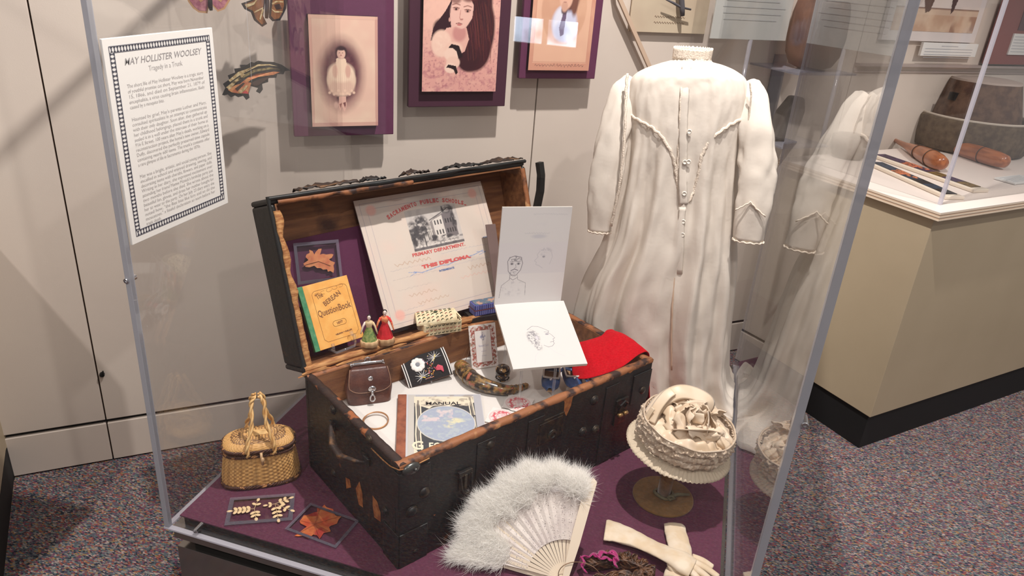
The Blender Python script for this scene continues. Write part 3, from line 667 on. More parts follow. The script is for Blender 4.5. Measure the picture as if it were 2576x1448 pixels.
m.tube([(-.002, ya, zc + .014), (-.014, ya - (ya - yb) * .12, zc + .012), (-.03, ya - (ya - yb) * .35, zc - .006), (-.032, ya - (ya - yb) * .6, zc - .01), (-.018, ya - (ya - yb) * .88, zc - .002), (-.002, yb, zc)], [.005, .0065, .009, .009, .0065, .005], 12, flat=(1.3, .8))
m.build('end_handle', m_strap, trunk, smooth=True)
for y in (ya, yb): m = MB(); m.box((-.004, y, zc + .006), (.008, .024, .02)); m.build('handle_loop', m_lea, trunk, bevel=.003)
# white lining on which the keepsakes lie
PZ = TH_ - .092; m = MB(); r = random.Random(3)
def lf(u, v):
    x = WT + .006 + u * (TL_ - 2 * WT - .012); y = WT + .006 + v * (TW_ - 2 * WT - .012)
    e = min(u, 1 - u) * TL_; ev = v * TW_; z = PZ + .003 * mnoise.noise(Vector((u * 9, v * 6, 1)))
    if u < .5: z += max(0, .082 * (1 - e / .022))
    z += 0
    return (x, y, z)
m.grid(lf, 90, 50); m.build('white_lining_cloth', mat('white_cotton_cloth', (216, 212, 207), .85, bump=.2, bscale=120), trunk, smooth=True, solid=.002)
m = MB(); m.box((TL_ / 2, TW_ / 2, PZ - .02), (TL_ - 2 * WT - .02, TW_ - 2 * WT - .02, .03)); m.build('lining_board', mat('grey_board', (120, 116, 110), .8), trunk)

# ---- lid: frame LF with x along the hinge, y up the opening, z out of the opening towards the viewer
TH = R_(69.42)
LN = TV * math.cos(TH) + UP * math.sin(TH); LMd = TV * math.sin(TH) - UP * math.cos(TH)   # LMd = depth direction (back)
LC = TM @ Vector((0, TW_, TH_)); LF = frame(LC, TU, LN)     # z axis = u x n
LDp = .118
lz = (LF.inverted() @ (LC + LMd)).z                         # +1 or -1
sgn = 1 if lz > 0 else -1
def LB(mb, x0, x1, y0, y1, d0, d1, mi=0):                   # box in the lid, d = depth behind the opening
    mb.box(((x0 + x1) / 2, (y0 + y1) / 2, sgn * (d0 + d1) / 2), (abs(x1 - x0), abs(y1 - y0), abs(d1 - d0)), mi=mi)
LMt = TMI @ LF                                             # placed under the trunk
m = MB()
LB(m, 0, TL_, 0, WT, 0, LDp); LB(m, 0, TL_, TW_ - WT, TW_, 0, LDp); LB(m, 0, WT, WT, TW_ - WT, 0, LDp); LB(m, TL_ - WT, TL_, WT, TW_ - WT, 0, LDp); LB(m, WT, TL_ - WT, WT, TW_ - WT, LDp - .012, LDp)
m.build('lid', m_lea, trunk, M=LMt, bevel=.006)
m = MB(); w = .004
LB(m, WT, TL_ - WT, WT, WT + w, .002, LDp - .012); LB(m, WT, TL_ - WT, TW_ - WT - w, TW_ - WT, .002, LDp - .012); LB(m, WT, WT + w, WT + w, TW_ - WT - w, .002, LDp - .012); LB(m, TL_ - WT - w, TL_ - WT, WT + w, TW_ - WT - w, .002, LDp - .012); LB(m, WT + w, TL_ - WT - w, WT + w, TW_ - WT - w, LDp - .016, LDp - .012)
m.build('lid_wooden_lining', m_wood, trunk, M=LMt)
# raw edges around the opening of the lid
def edge_strip(name, x0, y0, x1, y1, wd, seed, mt, th=.006, n=50, solid=True):
    m = MB(); a = Vector((x0, y0, 0)); b = Vector((x1, y1, 0)); d = (b - a).normalized(); nn = Vector((-d.y, d.x, 0)); L = (b - a).length
    def fn(u, v):
        j = mnoise.noise(Vector((u * 9, seed, 0))); j2 = mnoise.noise(Vector((u * 34, seed + 4, 0)))
        w_ = wd * (1 + .5 * j + .12 * j2)
        k = [(0, th * .2), (0, -th * .5), (.5, -th), (1, -th * .5), (1, th * .3)][round(v * 4)]
        return a + d * (u * L) + nn * (k[0] * w_) + Vector((0, 0, sgn * k[1] + .0004 * j2))
    m.grid(fn, n, 5); return m.build(name, mt, trunk, M=LMt, smooth=True)
edge_strip('raw_lid_edge', 0.004, .012, .004, TW_ - .03, -.017, 7, m_rawood)
edge_strip('raw_lid_edge', .02, TW_ - .005, TL_ * .5, TW_ - .005, -.012, 8, m_rim)
edge_strip('raw_lid_edge', TL_ - .004, TW_ - .02, TL_ - .004, .02, -.014, 9, m_rim)
edge_strip('dark_lid_edge', .0, TW_ + .004, TL_, TW_ + .004, -.010, 11, m_lea, th=.010)
edge_strip('dark_lid_edge', -.004, -.004, -.004, TW_ + .004, -.010, 12, m_lea, th=.008)
edge_strip('broken_hinge_ledge', TL_ * .98, .004, .0, .004, -.016, 13, m_rawood, th=.012, n=70)
# splinters and shavings along the broken hinge
r = random.Random(5); m = MB()
for i in range(46):
    x = r.uniform(.02, TL_ - .05); l = r.uniform(.03, .11); q = Vector((x, TW_ + r.uniform(-.014, .012), TH_ + r.uniform(.001, .010)))
    M = Matrix.Translation(q) @ Matrix.Rotation(r.uniform(-.12, .12), 4, 'Z') @ Matrix.Rotation(r.uniform(-.08, .08), 4, 'Y')
    m.box((0, 0, 0), (l, r.uniform(.003, .008), r.uniform(.002, .005)), M, taper=.6)
m.build('splintered_hinge_wood', m_rawood, trunk)
# curled leather along the lid top
r = random.Random(11)
for i, (a, b) in enumerate(((.10, .30), (.33, .40), (.48, .57), (.64, .80), (.82, .99))):
    m = MB()
    def fn(u, v, a=a, b=b, s_=i):
        x = (a + (b - a) * u) * TL_; lift = .012 * abs(mnoise.noise(Vector((u * 6, v * 2, s_ * 3)))) + .010 * math.sin(math.pi * u) * (v ** 1.2) + .003
        return (x, TW_ + .004 + lift, sgn * (-.006 + v * .045 + .004 * mnoise.noise(Vector((u * 9, 3, s_)))))
    m.grid(fn, 16, 6); m.build('curled_leather', [m_strap, m_lea][i % 2], trunk, M=LMt, smooth=True, solid=.003)
# stay strap standing up beyond the right end
P = [onpl(x, y, LC + TU * (TL_ + .012) + LMd * .06, TU) for x, y in ((1357, 406), (1360, 440), (1358, 480), (1350, 520))]
c = TM @ Vector((TL_ + .04, TW_, TH_)); pl = (c + LMd * .02)
P = [TMI @ onpl(x, y, pl, (0, -1, 0)) for x, y in ((1357, 408), (1361, 440), (1359, 480), (1351, 520), (1336, 570), (1318, 640), (1300, 720))]
m = MB(); m.tube(P, .012, 4, flat=(1.0, .9)); m.build('lid_stay_strap', m_lea, trunk)
# clutter ledge behind the hinge used by things standing in the lid: point in lid coordinates
def lidpt(x, y, d): return LF @ Vector((x, y, sgn * d))
def lidplane(px, py, d=.06): return onpl(px, py, LC + LMd * d, LMd)
def hold(px, py): return onz(px, py, DZ + PZ)
# ------------------------------------------------------------ things standing in the lid
def lean(d0, y0, d1, y1):
    p0, p1 = lidpt(0, y0, d0), lidpt(0, y1, d1); return p0, TU.cross(p1 - p0).normalized()
P, N = lean(.094, 0, .099, .4)
M, w, h = rect(P, N, [(705, 618), (885, 572), (960, 830), (768, 885)])
w += .07; M = M @ Matrix.Translation((.035, .0, 0))
m = MB(); m.box((0, -.0, -.002), (w, h + .02, .004)); o = m.build('purple_panel', mat('purple_lid_board', (86, 32, 66), .75), M=M @ Matrix.Translation((0, -.006, 0)), bevel=.001)
tag(o, 'purple board leaning in the lid behind the yellow book and oak leaf', 'board')

def leaf_geo(mb, pts, th=.0006, amp=.002, seed=0, mi=0, z=.0012):
    """pts in metres; triangulated leaf with slight cockling"""
    bm = bmesh.new(); vs_ = [bm.verts.new((x, y, 0)) for x, y in pts]; f = bm.faces.new(vs_)
    bmesh.ops.triangulate(bm, faces=[f]); bmesh.ops.subdivide_edges(bm, edges=bm.edges[:], cuts=2, use_grid_fill=False); bmesh.ops.triangulate(bm, faces=bm.faces[:])
    for v in bm.verts: v.co.z = z + amp * (1 + mnoise.noise(Vector((v.co.x * 40, v.co.y * 40, seed)))) * .5
    bm.verts.index_update(); n = len(bm.verts)
    top = [v.co.copy() for v in bm.verts]; F = [tuple(v.index for v in f.verts) for f in bm.faces]
    B = [tuple(v.index for v in e.verts) for e in bm.edges if len(e.link_faces) == 1]; bm.free()
    allv = top + [p - Vector((0, 0, th)) for p in top]
    mb.add(allv, F + [tuple(i + n for i in f[::-1]) for f in F] + [(a, b, b + n, a + n) for a, b in B], mi); return mb
def sleeve(name, label, M, w, h, edge=.008, group=None):
    t = thing(name, label, 'leaf', M, group)
    m = MB(); m.box((0, 0, .004), (w, h, .0006)); m.build('clear_sleeve', SLEEVE, t)
    m = MB(); e = edge
    for c, d in (((0, h / 2 - e / 2, .0048), (w, e, .0004)), ((0, -h / 2 + e / 2, .0048), (w, e, .0004)), ((-w / 2 + e / 2, 0, .0048), (e, h - 2 * e, .0004)), ((w / 2 - e / 2, 0, .0048), (e, h - 2 * e, .0004))): m.box(c, d)
    m.build('sleeve_border', SLEDGE, t)
    return t
def px_in(M, n_pts, P, N):
    I = M.inverted(); return [tuple((I @ onpl(x, y, P, N))[:2]) for x, y in n_pts]
m_oak = mat('dried_oak_leaf', (226, 150, 96), .7, rgb2=(206, 116, 78), nscale=60, lo=.4, hi=.7)
P, N = lean(.086, 0, .092, .4)
M, w, h = rect(P, N, [(733, 612), (848, 602), (862, 702), (750, 716)])
t = sleeve('pressed_oak_leaf', 'peach-coloured pointed oak leaf in a clear sleeve pinned on the purple lid board', M, w, h)
oak = [(762, 663), (775, 654), (768, 646), (770, 640), (778, 636), (777, 628), (785, 631), (790, 640), (793, 634), (800, 626), (808, 625), (806, 634), (804, 640), (812, 638), (820, 640), (833, 638), (838, 640), (834, 648), (827, 652), (832, 656), (842, 660), (838, 668), (840, 676), (838, 686), (830, 681), (824, 683), (822, 677), (812, 678), (806, 674), (797, 674), (790, 668), (778, 672), (768, 671)]
m = MB(); leaf_geo(m, px_in(M, oak, P, N)); m.build('leaf_blade', m_oak, t)
m = MB(); pp = px_in(M, [(760, 670), (770, 665), (800, 657), (830, 668)], P, N); m.tube([(x, y, .003) for x, y in pp], .0007, 5); m.build('stem', mat('leaf_stem', (150, 90, 60), .7), t)

# yellow question book on a small easel
P, N = lean(.02, 0, .045, .2)
M, w, h = rect(P, N, [(746, 725), (875, 690), (912, 848), (794, 885)])
bk = thing('question_book', 'yellow question book with green spine standing on a clear easel in the lid', 'book', M)
m = MB(); m.box((.001, 0, -.004), (w - .004, h - .006, .008)); m.build('page_block', mat('aged_page_edges', (200, 180, 140), .8), bk)
m = MB(); m.box((.0065, 0, .0006), (w - .013, h, .0014)); m.box((0, 0, -.0087), (w, h, .0014)); m.build('cover', mat('yellow_paper_cover', (228, 164, 82), .6, rgb2=(234, 178, 98), nscale=30), bk, bevel=.0006)
m = MB(); m.box((-w / 2 + .0065, 0, -.0040), (.013, h + .001, .0112)); m.build('spine', mat('green_cloth_spine', (60, 132, 92), .7, rgb2=(92, 150, 110), nscale=60), bk, bevel=.001)
ink = mat('brown_print_ink', (128, 84, 52), .7); m = MB(); zz = .0016
cx = .008
for s_, x, y, sz, wd, rot in (('The', cx - .026, .048, .018, .018, .25), ('BEREAN', cx + .004, .034, .017, .052, .38), ('Question', cx - .015, .006, .023, .054, .05), ('Book', cx + .030, .008, .024, .034, .05), ('1877', cx + .006, -.028, .008, .016, .05), ('NELSON & PHILLIPS', cx + .01, -.054, .005, .045, .03)):
    put_text(m, s_, x, y, sz, zz, rot=rot, width=wd, bold=.0003)
def ringline(m, pts, wd, zz=zz, closed=True):
    n = len(pts)
    for i in range(n if closed else n - 1):
        a, b = Vector((*pts[i], 0)), Vector((*pts[(i + 1) % n], 0)); d = b - a; L = d.length
        if L < 1e-6: continue
        m.box((L / 2, 0, 0), (L + wd * .5, wd, .0003), frame((a.x, a.y, zz), d, (-d.y, d.x, 0)))
bx0, bx1, by0, by1 = cx - .044, cx + .05, -.066, .062; k = .008
ringline(m, [(bx0 + k, by0), (bx1 - k, by0), (bx1 - .6 * k, by0 + .6 * k), (bx1, by0 + k), (bx1, by1 - k), (bx1 - .4 * k, by1 - .3 * k), (bx1 - k, by1), (bx0 + k, by1), (bx0 + .3 * k, by1 - .4 * k), (bx0, by1 - k), (bx0, by0 + k), (bx0 + .5 * k, by0 + .5 * k)], .0006)
for sx in (0, 1):
    ringline(m, [(cx + .006 + .018 * math.cos(a) + .0, -.028 + (.0095 + .003 * math.cos(2 * a)) * math.sin(a)) for a in [2 * math.pi * i / 24 for i in range(24)]], .0006)
for i in range(5): ringline(m, [(cx - .03 + .016 * i + .007 * math.cos(a), .052 + .002 * i + .004 * math.sin(a)) for a in [i + 4.5 * j / 12 for j in range(12)]], .0004, closed=False)
m.build('cover_print', ink, bk)
es = thing('book_easel', 'small clear acrylic easel holding up the yellow question book', 'stand', M)
m = MB()
for x, y in ((-.025, -h / 2 - .004), (.035, -h / 2 + .002)):
    m.tube([(x, y + .012, -.02), (x, y - .002, -.012), (x, y - .004, .012), (x, y + .012, .016)], .004, 8)
m.tube([(-.028, -h / 2 - .006, .004), (-.02, -h / 2 - .016, .012), (.03, -h / 2 - .014, .012), (.04, -h / 2 - .004, .004)], .0035, 8)
m.tube([(.032, -h / 2 + .012, .014), (.030, -h / 2 + .024, .014)], .0045, 8)
m.box((.0, 0, -.018), (.05, h * .9, .003))
m.build('easel_frame', SMALL, es, smooth=True)

# diploma in a plastic sleeve
P, N = lean(.016, 0, .088, .38)
M, w, h = rect(P, N, [(883, 512), (1223, 449), (1274, 752), (985, 825)])
dp = thing('school_diploma', 'large cream school diploma with red lettering and engraving, propped in the lid', 'diploma', M)
cv = Canvas(w, h, 300, (220, 206, 192)); cv.noise(3, 2, .4, .4, .8, (226, 212, 196)); cv.noise(6, 7, .25, .5, .8, (240, 196, 180))
gx, gy = lambda x: x / w + .5, lambda y: y / h + .5
bl_ = (150, 160, 186); inkc = (196, 164, 140)
for kx, kw in ((.03, .0016), (.075, .0022)):
    x0, x1 = kx, 1 - kx; y0_, y1_ = kx * 1.05, 1 - kx * 1.05; cv.line([(x0, y0_), (x1, y0_), (x1, y1_), (x0, y1_), (x0, y0_)], kw, (170, 160, 166), .8)
for px_, py_ in ((.1, .09), (.9, .09), (.1, .91), (.9, .91)): cv.ell(px_, py_, .035, .04, (238, 176, 160), .5, .8)
# engraving
E0, E1, F0, F1 = .33, .73, .535, .86
m_e = ((cv.X > E0) & (cv.X < E1) & (cv.Y > F0) & (cv.Y < F1)).astype(float)
cv.mix(m_e, (206, 198, 190)); cv.noise(30, 3, .5, .4, .7, (180, 172, 168), m_e * (cv.Y > .75))
cv.poly([(.50, .60), (.50, .74), (.55, .775), (.60, .79), (.70, .83), (.70, .6)], (150, 142, 138)); cv.poly([(.52, .60), (.52, .75), (.605, .78), (.605, .60)], (222, 214, 204)); cv.poly([(.605, .60), (.605, .79), (.70, .80), (.70, .60)], (120, 112, 112))
cv.line([(.50, .755), (.605, .80), (.66, .83), (.70, .81)], .004, (80, 76, 76)); cv.line([(.62, .80), (.62, .845)], .006, (80, 76, 76))
for i in range(3):
    for y_ in (.71, .63): cv.rect(.535 + i * .022, y_, .545 + i * .022, y_ + .035, (70, 66, 66))
for i in range(4):
    for y_ in (.71, .63): cv.rect(.62 + i * .02, y_, .629 + i * .02, y_ + .035, (50, 48, 50))
cv.poly([(.455, .60), (.455, .68), (.48, .70), (.505, .68), (.505, .60)], (214, 206, 196))
for i in range(4): cv.rect(.46 + i * .013, .60, .465 + i * .013, .67, (90, 84, 84))
for cx_, cy_, rx_, ry_, sd in ((.43, .72, .075, .1, 1), (.36, .70, .045, .08, 2), (.39, .64, .05, .06, 3), (.35, .62, .03, .06, 5), (.66, .82, .055, .04, 6), (.69, .72, .025, .08, 7), (.5, .61, .04, .03, 8), (.6, .605, .06, .02, 9)):
    mk = np.clip((1 - np.hypot((cv.X - cx_) / rx_, (cv.Y - cy_) / ry_)) * 3, 0, 1) * m_e
    cv.noise(34, sd, .95, .38, .55, (72, 68, 70), mk); cv.noise(60, sd + 20, .5, .5, .6, (40, 38, 42), mk)
cv.line([(.43, .56), (.43, .66)], .006, (70, 66, 66)); cv.line([(.355, .56), (.36, .62)], .005, (70, 66, 66))
cv.rect(E0, F0, E1, F0 + .02, (110, 104, 104)); cv.noise(50, 31, .6, .45, .6, (80, 76, 80), m_e * (cv.Y < .60))
for i in range(12): cv.rect(E0 + .02 + i * .028, F0 + .022, E0 + .04 + i * .028, F0 + .034, (226, 218, 208), .9)
def script(c, x0, x1, y, amp, col, seed, wd=.0016, a=.8):
    r = random.Random(seed); pts = []; n = int((x1 - x0) * 110); ph = 0
    for i in range(n): ph += 1.1 + r.random(); pts.append((x0 + (x1 - x0) * i / n, y + amp * math.sin(ph) * (.4 + r.random()) + .003 * math.sin(i * .1)))
    c.line(pts, wd, col, a)
script(cv, .16, .44, .46, .012, inkc, 1, .003); script(cv, .52, .92, .475, .004, (176, 176, 184), 2); script(cv, .12, .55, .425, .004, (186, 176, 176), 3)
script(cv, .12, .48, .355, .004, (190, 176, 170), 4); script(cv, .58, .92, .365, .004, (186, 180, 184), 5); script(cv, .70, .93, .31, .014, inkc, 6, .003); script(cv, .62, .93, .25, .012, (226, 184, 168), 7, .003); script(cv, .13, .4, .27, .004, (190, 176, 170), 8)
script(cv, .2, .42, .21, .013, inkc, 9, .0028); script(cv, .25, .5, .14, .012, inkc, 10, .0026); script(cv, .14, .3, .115, .003, (180, 170, 175), 11)
cv.line([(.28, .385), (.34, .365), (.50, .385), (.55, .377), (.60, .39), (.78, .41), (.86, .43)], .003, (130, 156, 200)); cv.line([(.24, .39), (.30, .375), (.25, .36)], .002, (130, 156, 200)); cv.line([(.80, .43), (.88, .415), (.82, .40)], .002, (130, 156, 200))
cv.build('diploma_sheet', dp, .0012)
m = MB(); m.box((0, 0, -.0005), (w, h, .0024)); m.build('mount', mat('cream_mount_board', (226, 218, 210), .7), dp)
red = mat('red_print_ink', (214, 96, 92), .7); blu = mat('blue_print_ink', (96, 124, 172), .7); m = MB()
s_ = 'SACRAMENTO PUBLIC SCHOOLS.'; n = len(s_); Rr = .34; yc = .405 * h - Rr
for i, ch in enumerate(s_):
    a = (i - (n - 1) / 2) * .0305
    if ch != ' ': put_text(m, ch, Rr * math.sin(a) + .006, yc + Rr * math.cos(a), .0155, .0018, rot=-a, bold=.0008, width=.0085)
put_text(m, 'PRIMARY DEPARTMENT.', .006, (.510 - .5) * h, .0125, .0018, width=.175, bold=.0004)
put_text(m, 'THIS DIPLOMA.', .02, (.405 - .5) * h, .0125, .0018, width=.165, bold=.0008)
m.build('red_lettering', red, dp)
m = MB(); put_text(m, 'INTERMEDIATE', .012, (.345 - .5) * h, .007, .0018, width=.05, bold=.0003); put_text(m, 'SCHOLAR', .175, (.53 - .5) * h, .006, .0018, width=.03, bold=.0002); m.build('blue_lettering', blu, dp)
m = MB()
m.grid(lambda u, v: ((u - .5) * (w + .006), (v - .5) * (h + .012) - .003, .0045 + .0025 * mnoise.noise(Vector((u * 5, v * 5, 3))) + .001 * mnoise.noise(Vector((u * 14, v * 12, 8)))), 50, 40); m.build('plastic_sleeve', SLEEVE, dp, smooth=True)
# grey card panel behind the sketchbook
P, N = lean(.0, 0, .03, .3)
M, w, h = rect(P, N, [(1233, 566), (1244, 562), (1258, 770), (1238, 770)])
m = MB(); m.box((w * .3, 0, 0), (w * 1.6, h, .004)); tag(m.build('grey_support_card', mat('taupe_card', (112, 92, 88), .7), M=M, bevel=.0015), 'narrow taupe support card standing between the diploma and the sketchbook', 'card')

# ------------------------------------------------------------ two dolls on the hinge ledge
def doll(label, px, py, hgt, skirt, top, face_az, apron=None, tall=False):
    q = onpl(px, py, TM @ Vector((0, TW_ - .0, TH_)), TV)
    t = thing('peg_doll', label, 'doll', Matrix.Translation(q) @ Matrix.Rotation(face_az, 4, 'Z'), 'dolls on the hinge ledge')
    H = hgt; r = H * .17
    sk = MB()
    def pleat(v, i, a): k = 1 + .07 * math.sin(a * 9 + i * .6) * (1 if i < 4 else .2); return Vector((v.x * k * 1.15, v.y * k * .8, v.z))
    sk.lathe([(r * 1.25, .0), (r * 1.2, H * .10), (r * 1.0, H * .25), (r * .72, H * .42), (r * .42, H * .58), (r * .38, H * .62)], 36, fn=pleat); sk.build('skirt', skirt, t, smooth=True)
    b = MB(); b.lathe([(r * .4, H * .56), (r * .5, H * .64), (r * .72, H * .73), (r * .62, H * .79), (r * .22, H * .81), (r * .17, H * .85)], 20, Matrix.Diagonal((1, .7, 1, 1))); b.build('bodice', top, t, smooth=True)
    hd = MB(); hd.sphere((0, -r * .05, H * .91), H * .062, sc=(.85, .9, 1.1)); hd.sphere((0, -r * .05 - H * .055, H * .905), H * .011); hd.tube([(0, 0, H * .80), (0, 0, H * .87)], H * .03, 10); hd.build('head', mat('white_porcelain', (226, 208, 200), .3), t, smooth=True)
    fc = MB()
    for s_ in (-1, 1): fc.sphere((s_ * H * .022, -r * .05 - H * .049, H * .922), H * .008, seg=8, rings=6); fc.box((s_ * H * .022, -r * .05 - H * .05, H * .938), (H * .018, .0004, H * .004))
    fc.box((0, -r * .05 - H * .053, H * .885), (H * .018, .0006, H * .006)); fc.build('painted_face', mat('doll_face_paint', (60, 34, 36), .6), t)
    hr = MB(); hr.sphere((0, r * .10, H * .925), H * .066, sc=(.95, .85, 1.05)); hr.sphere((0, r * .3, H * .91), H * .035); hr.build('hair', mat('doll_black_hair', (36, 28, 28), .5), t, smooth=True)
    for s_ in (-1, 1):
        a = MB(); a.tube([(s_ * r * .62, 0, H * .76), (s_ * r * 1.0, -r * .2, H * .64), (s_ * r * 1.25, -r * .3, H * .50), (s_ * r * 1.4, -r * .25, H * .40)], [H * .035, H * .030, H * .022, H * .014], 8); a.build('arm', top if s_ > 0 or tall else mat('white_porcelain', (226, 208, 200), .3), t, smooth=True)
    if apron:
        ap = MB(); ap.lathe([(r * 1.32, 0), (r * 1.28, H * .16), (r * 1.22, H * .17)], 36, fn=pleat); ap.build('hem_band', apron, t, smooth=True)
    return t
face = math.atan2(TU.x, -TU.y) * 0 + R_(56.43 - 90 + 90 - 34)
doll('small doll with black hair in a green and cream print dress', 929, 868, .085, mat('green_print_cotton', (150, 160, 96), .85, rgb2=(98, 130, 70), nscale=160), mat('cream_doll_shawl', (214, 190, 150), .85), R_(25), mat('cream_hem', (214, 178, 134), .85))
doll('taller doll with black hair in a bright red dress and peach kerchief', 968, 862, .094, mat('red_doll_cotton', (206, 34, 44), .85, rgb2=(176, 24, 34), nscale=60), mat('red_doll_bodice', (210, 50, 48), .85, rgb2=(226, 140, 96), nscale=50, lo=.5, hi=.55), R_(25), mat('tan_hem', (186, 150, 110), .85), True)

# ------------------------------------------------------------ woven straw box with lid ajar
BX = TM @ Vector((.392, .428, TH_ + .004)); bxm = Matrix.Translation(BX) @ Matrix.Rotation(R_(43), 4, 'Z')
bx = thing('straw_box', 'cream straw box with dark green flecks, its domed lid ajar', 'box', bxm)
m_straw = mat('cream_straw', (226, 212, 176), .7, rgb2=(206, 188, 150), nscale=50, bump=.4, bscale=200); m_fleck = mat('dark_green_fleck', (54, 66, 44), .7); m_fleck2 = mat('red_brown_fleck', (160, 96, 84), .7)
bw, bd_, bh = .105, .052, .034
m = MB(); 
m.box((0, -bd_ / 2, bh / 2), (bw, .003, bh)); m.box((0, bd_ / 2, bh / 2), (bw, .003, bh)); m.box((-bw / 2, 0, bh / 2), (.003, bd_, bh)); m.box((bw / 2, 0, bh / 2), (.003, bd_, bh)); m.box((0, 0, .0015), (bw, bd_, .003))
m.build('box_body', m_straw, bx, bevel=.001)
m = MB()
for i in range(9):
    for j in range(3):
        x = -bw / 2 + .008 + i * .0112; z = .007 + j * .0105
        m.tube([(x - .003, -bd_ / 2 - .0018, z), (x, -bd_ / 2 - .0018, z - .0018), (x + .004, -bd_ / 2 - .0018, z + .001)], .0011, 4, mi=j % 2)
        if i < 4: m.tube([(bw / 2 + .0018, -bd_ / 2 + .01 + i * .0112, z), (bw / 2 + .0018, -bd_ / 2 + .013 + i * .0112, z - .0018), (bw / 2 + .0018, -bd_ / 2 + .017 + i * .0112, z + .001)], .0011, 4, mi=j % 2)
m.build('flecks', [m_fleck, m_fleck2], bx)
LMx = Matrix.Translation((-.012, -.004, bh + .003)) @ Matrix.Rotation(R_(-14), 4, 'Z') @ Matrix.Rotation(R_(-5), 4, 'Y')
m = MB(); lw, ld = bw * 1.0, bd_ * 1.12
def dome(u, v): a = math.pi * v; return (-lw / 2 + u * lw, -ld / 2 * math.cos(a), .018 * math.sin(a) ** .8)
m.grid(dome, 12, 16)
for sx in (-1, 1):
    P_ = [(sx * lw / 2, -ld / 2 * math.cos(math.pi * k / 12), .018 * math.sin(math.pi * k / 12) ** .8 if 0 < k < 12 else 0) for k in range(13)]; m.add(P_, [tuple(range(13))])
ldo = m.build('box_lid', m_straw, bx, M=LMx, smooth=False, solid=.002)
m = MB()
for i in range(8):
    for j in range(6):
        v0 = (j + .6 + .25 * (i % 2)) / 7; x = (i + .6) / 8.8
        a_, b_, c_ = dome(x - .025, v0 - .02), dome(x, v0 + .03), dome(x + .035, v0 + .03)
        m.tube([(p[0], p[1], p[2] + .0018) for p in (a_, b_, c_)], .0012, 4, mi=0 if (i + j) % 4 else 1)
m.sphere((0, 0, .021), .004, seg=8, rings=6, sc=(1.4, 1.2, .5)); m.build('lid_flecks', [m_fleck, m_fleck2], ldo)
g1 = MB(); g1.sphere((.03, -.004, bh - .002), .007); g1.sphere((.036, .008, bh - .004), .006); g1.build('trinket', mat('grey_glass_bead', (136, 146, 150), .2), bx, smooth=True)
m = MB(); m.box((.002, -bd_ / 2 - .002, bh + .001), (bw * .8, .003, .004), Matrix.Rotation(R_(4), 4, 'Z')); m.box((bw / 2, .002, bh + .004), (.004, bd_ * 1.1, .004), Matrix.Rotation(R_(-4), 4, 'Y')); m.build('loose_straw_rim', m_straw, bx)
# blue box
P0 = TM @ Vector((.548, .425, TH_ + .018)); t = thing('striped_box', 'small blue box with vertical stripes beside the sketchbook', 'box', Matrix.Translation(P0) @ Matrix.Rotation(R_(46), 4, 'Z'))
m_bl = mat('navy_box_paper', (60, 66, 132), .5, rgb2=(86, 90, 158), nscale=160, stretch=(1, 1, .05), lo=.45, hi=.55)
w, d, h = .088, .036, .034; m = MB(); m.box((0, 0, h * .26), (w, d, h * .52)); m.build('box_base', m_bl, t, bevel=.002)
m = MB(); m.box((0, 0, h * .76), (w, d, h * .44)); m.box((0, 0, h * 1.0), (w * .92, d * .86, .003), mi=1); l_ = m.build('box_lid', [m_bl, mat('marbled_lid_top', (84, 104, 122), .6, rgb2=(176, 140, 120), nscale=70, lo=.5, hi=.6)], t, bevel=.002)
m = MB()
for i in range(13):
    for z in (h * .28, h * .76):
        m.box((-w / 2 + .004 + i * .0067, -d / 2 - .0003, z), (.0022, .0006, h * .36)); 
        if i < 5: m.box((w / 2 + .0003, -d / 2 + .005 + i * .0067, z), (.0006, .0022, h * .36)); m.box((-w / 2 - .0003, -d / 2 + .005 + i * .0067, z), (.0006, .0022, h * .36))
m.build('pale_stripes', mat('pale_lilac_stripe', (132, 136, 190), .6), t)
m = MB(); m.box((0, 0, h * .51), (w + .0012, d + .0012, .002)); m.build('red_band', mat('red_brown_band', (120, 66, 76), .6), t)
ledge = MB(); ledge.box((.0, .0, -.010), (.11, .05, .018)); ledge.build('dark_riser', mat('dark_riser_wood', (34, 26, 24), .7), t)

# ------------------------------------------------------------ sketchbook on a clear stand
SX = Vector((.8412, .5407, 0)); SF = Vector((SX.y, -SX.x, 0))
P0 = TM @ Vector((.5, .30, 0))
Mu, wu, hu = rect(P0, SF, [(1253, 520), (1423, 522), (1426, 757), (1253, 768)])
fold = (onpl(1426, 757, P0, SF) + onpl(1253, 768, P0, SF)) / 2
a_ = R_(20); fw = SF * math.cos(a_) - UP * math.sin(a_); Nl = SX.cross(fw)
Ml, wl_, hl = rect(fold, Nl, [(1253, 768), (1426, 757), (1468, 918), (1280, 930)])
sk = thing('sketchbook', 'open sketchbook with pencil portraits, upper page upright and lower page sloping over the trunk', 'sketchbook', Matrix.Translation(fold))
I = sk.matrix_world.inverted()
m_pg = painted('paper_sketch', .8)
cv = Canvas(wu, hu, 240, (218, 214, 212)); cv.rect(0, .33, 1, .65, (216, 210, 212), .6); cv.rect(0, .0, 1, .33, (224, 218, 216), .7)
pc = (120, 114, 122)
script(cv, .45, .95, .93, .006, (190, 188, 192), 21, .003); script(cv, .35, .72, .74, .006, (184, 182, 188), 22, .003); cv.ell(.56, .71, .1, .02, (196, 194, 200), .8, .8); script(cv, .5, .66, .83, .012, (200, 198, 204), 23, .002)
fx, fy = .24, .40
cv.line([(fx - .09, fy + .02), (fx - .10, fy + .06), (fx - .07, fy + .10), (fx, fy + .115), (fx + .09, fy + .10), (fx + .12, fy + .04), (fx + .10, fy - .03), (fx + .04, fy - .085), (fx - .03, fy - .085), (fx - .08, fy - .04), (fx - .09, fy + .02)], .006, pc, .9)
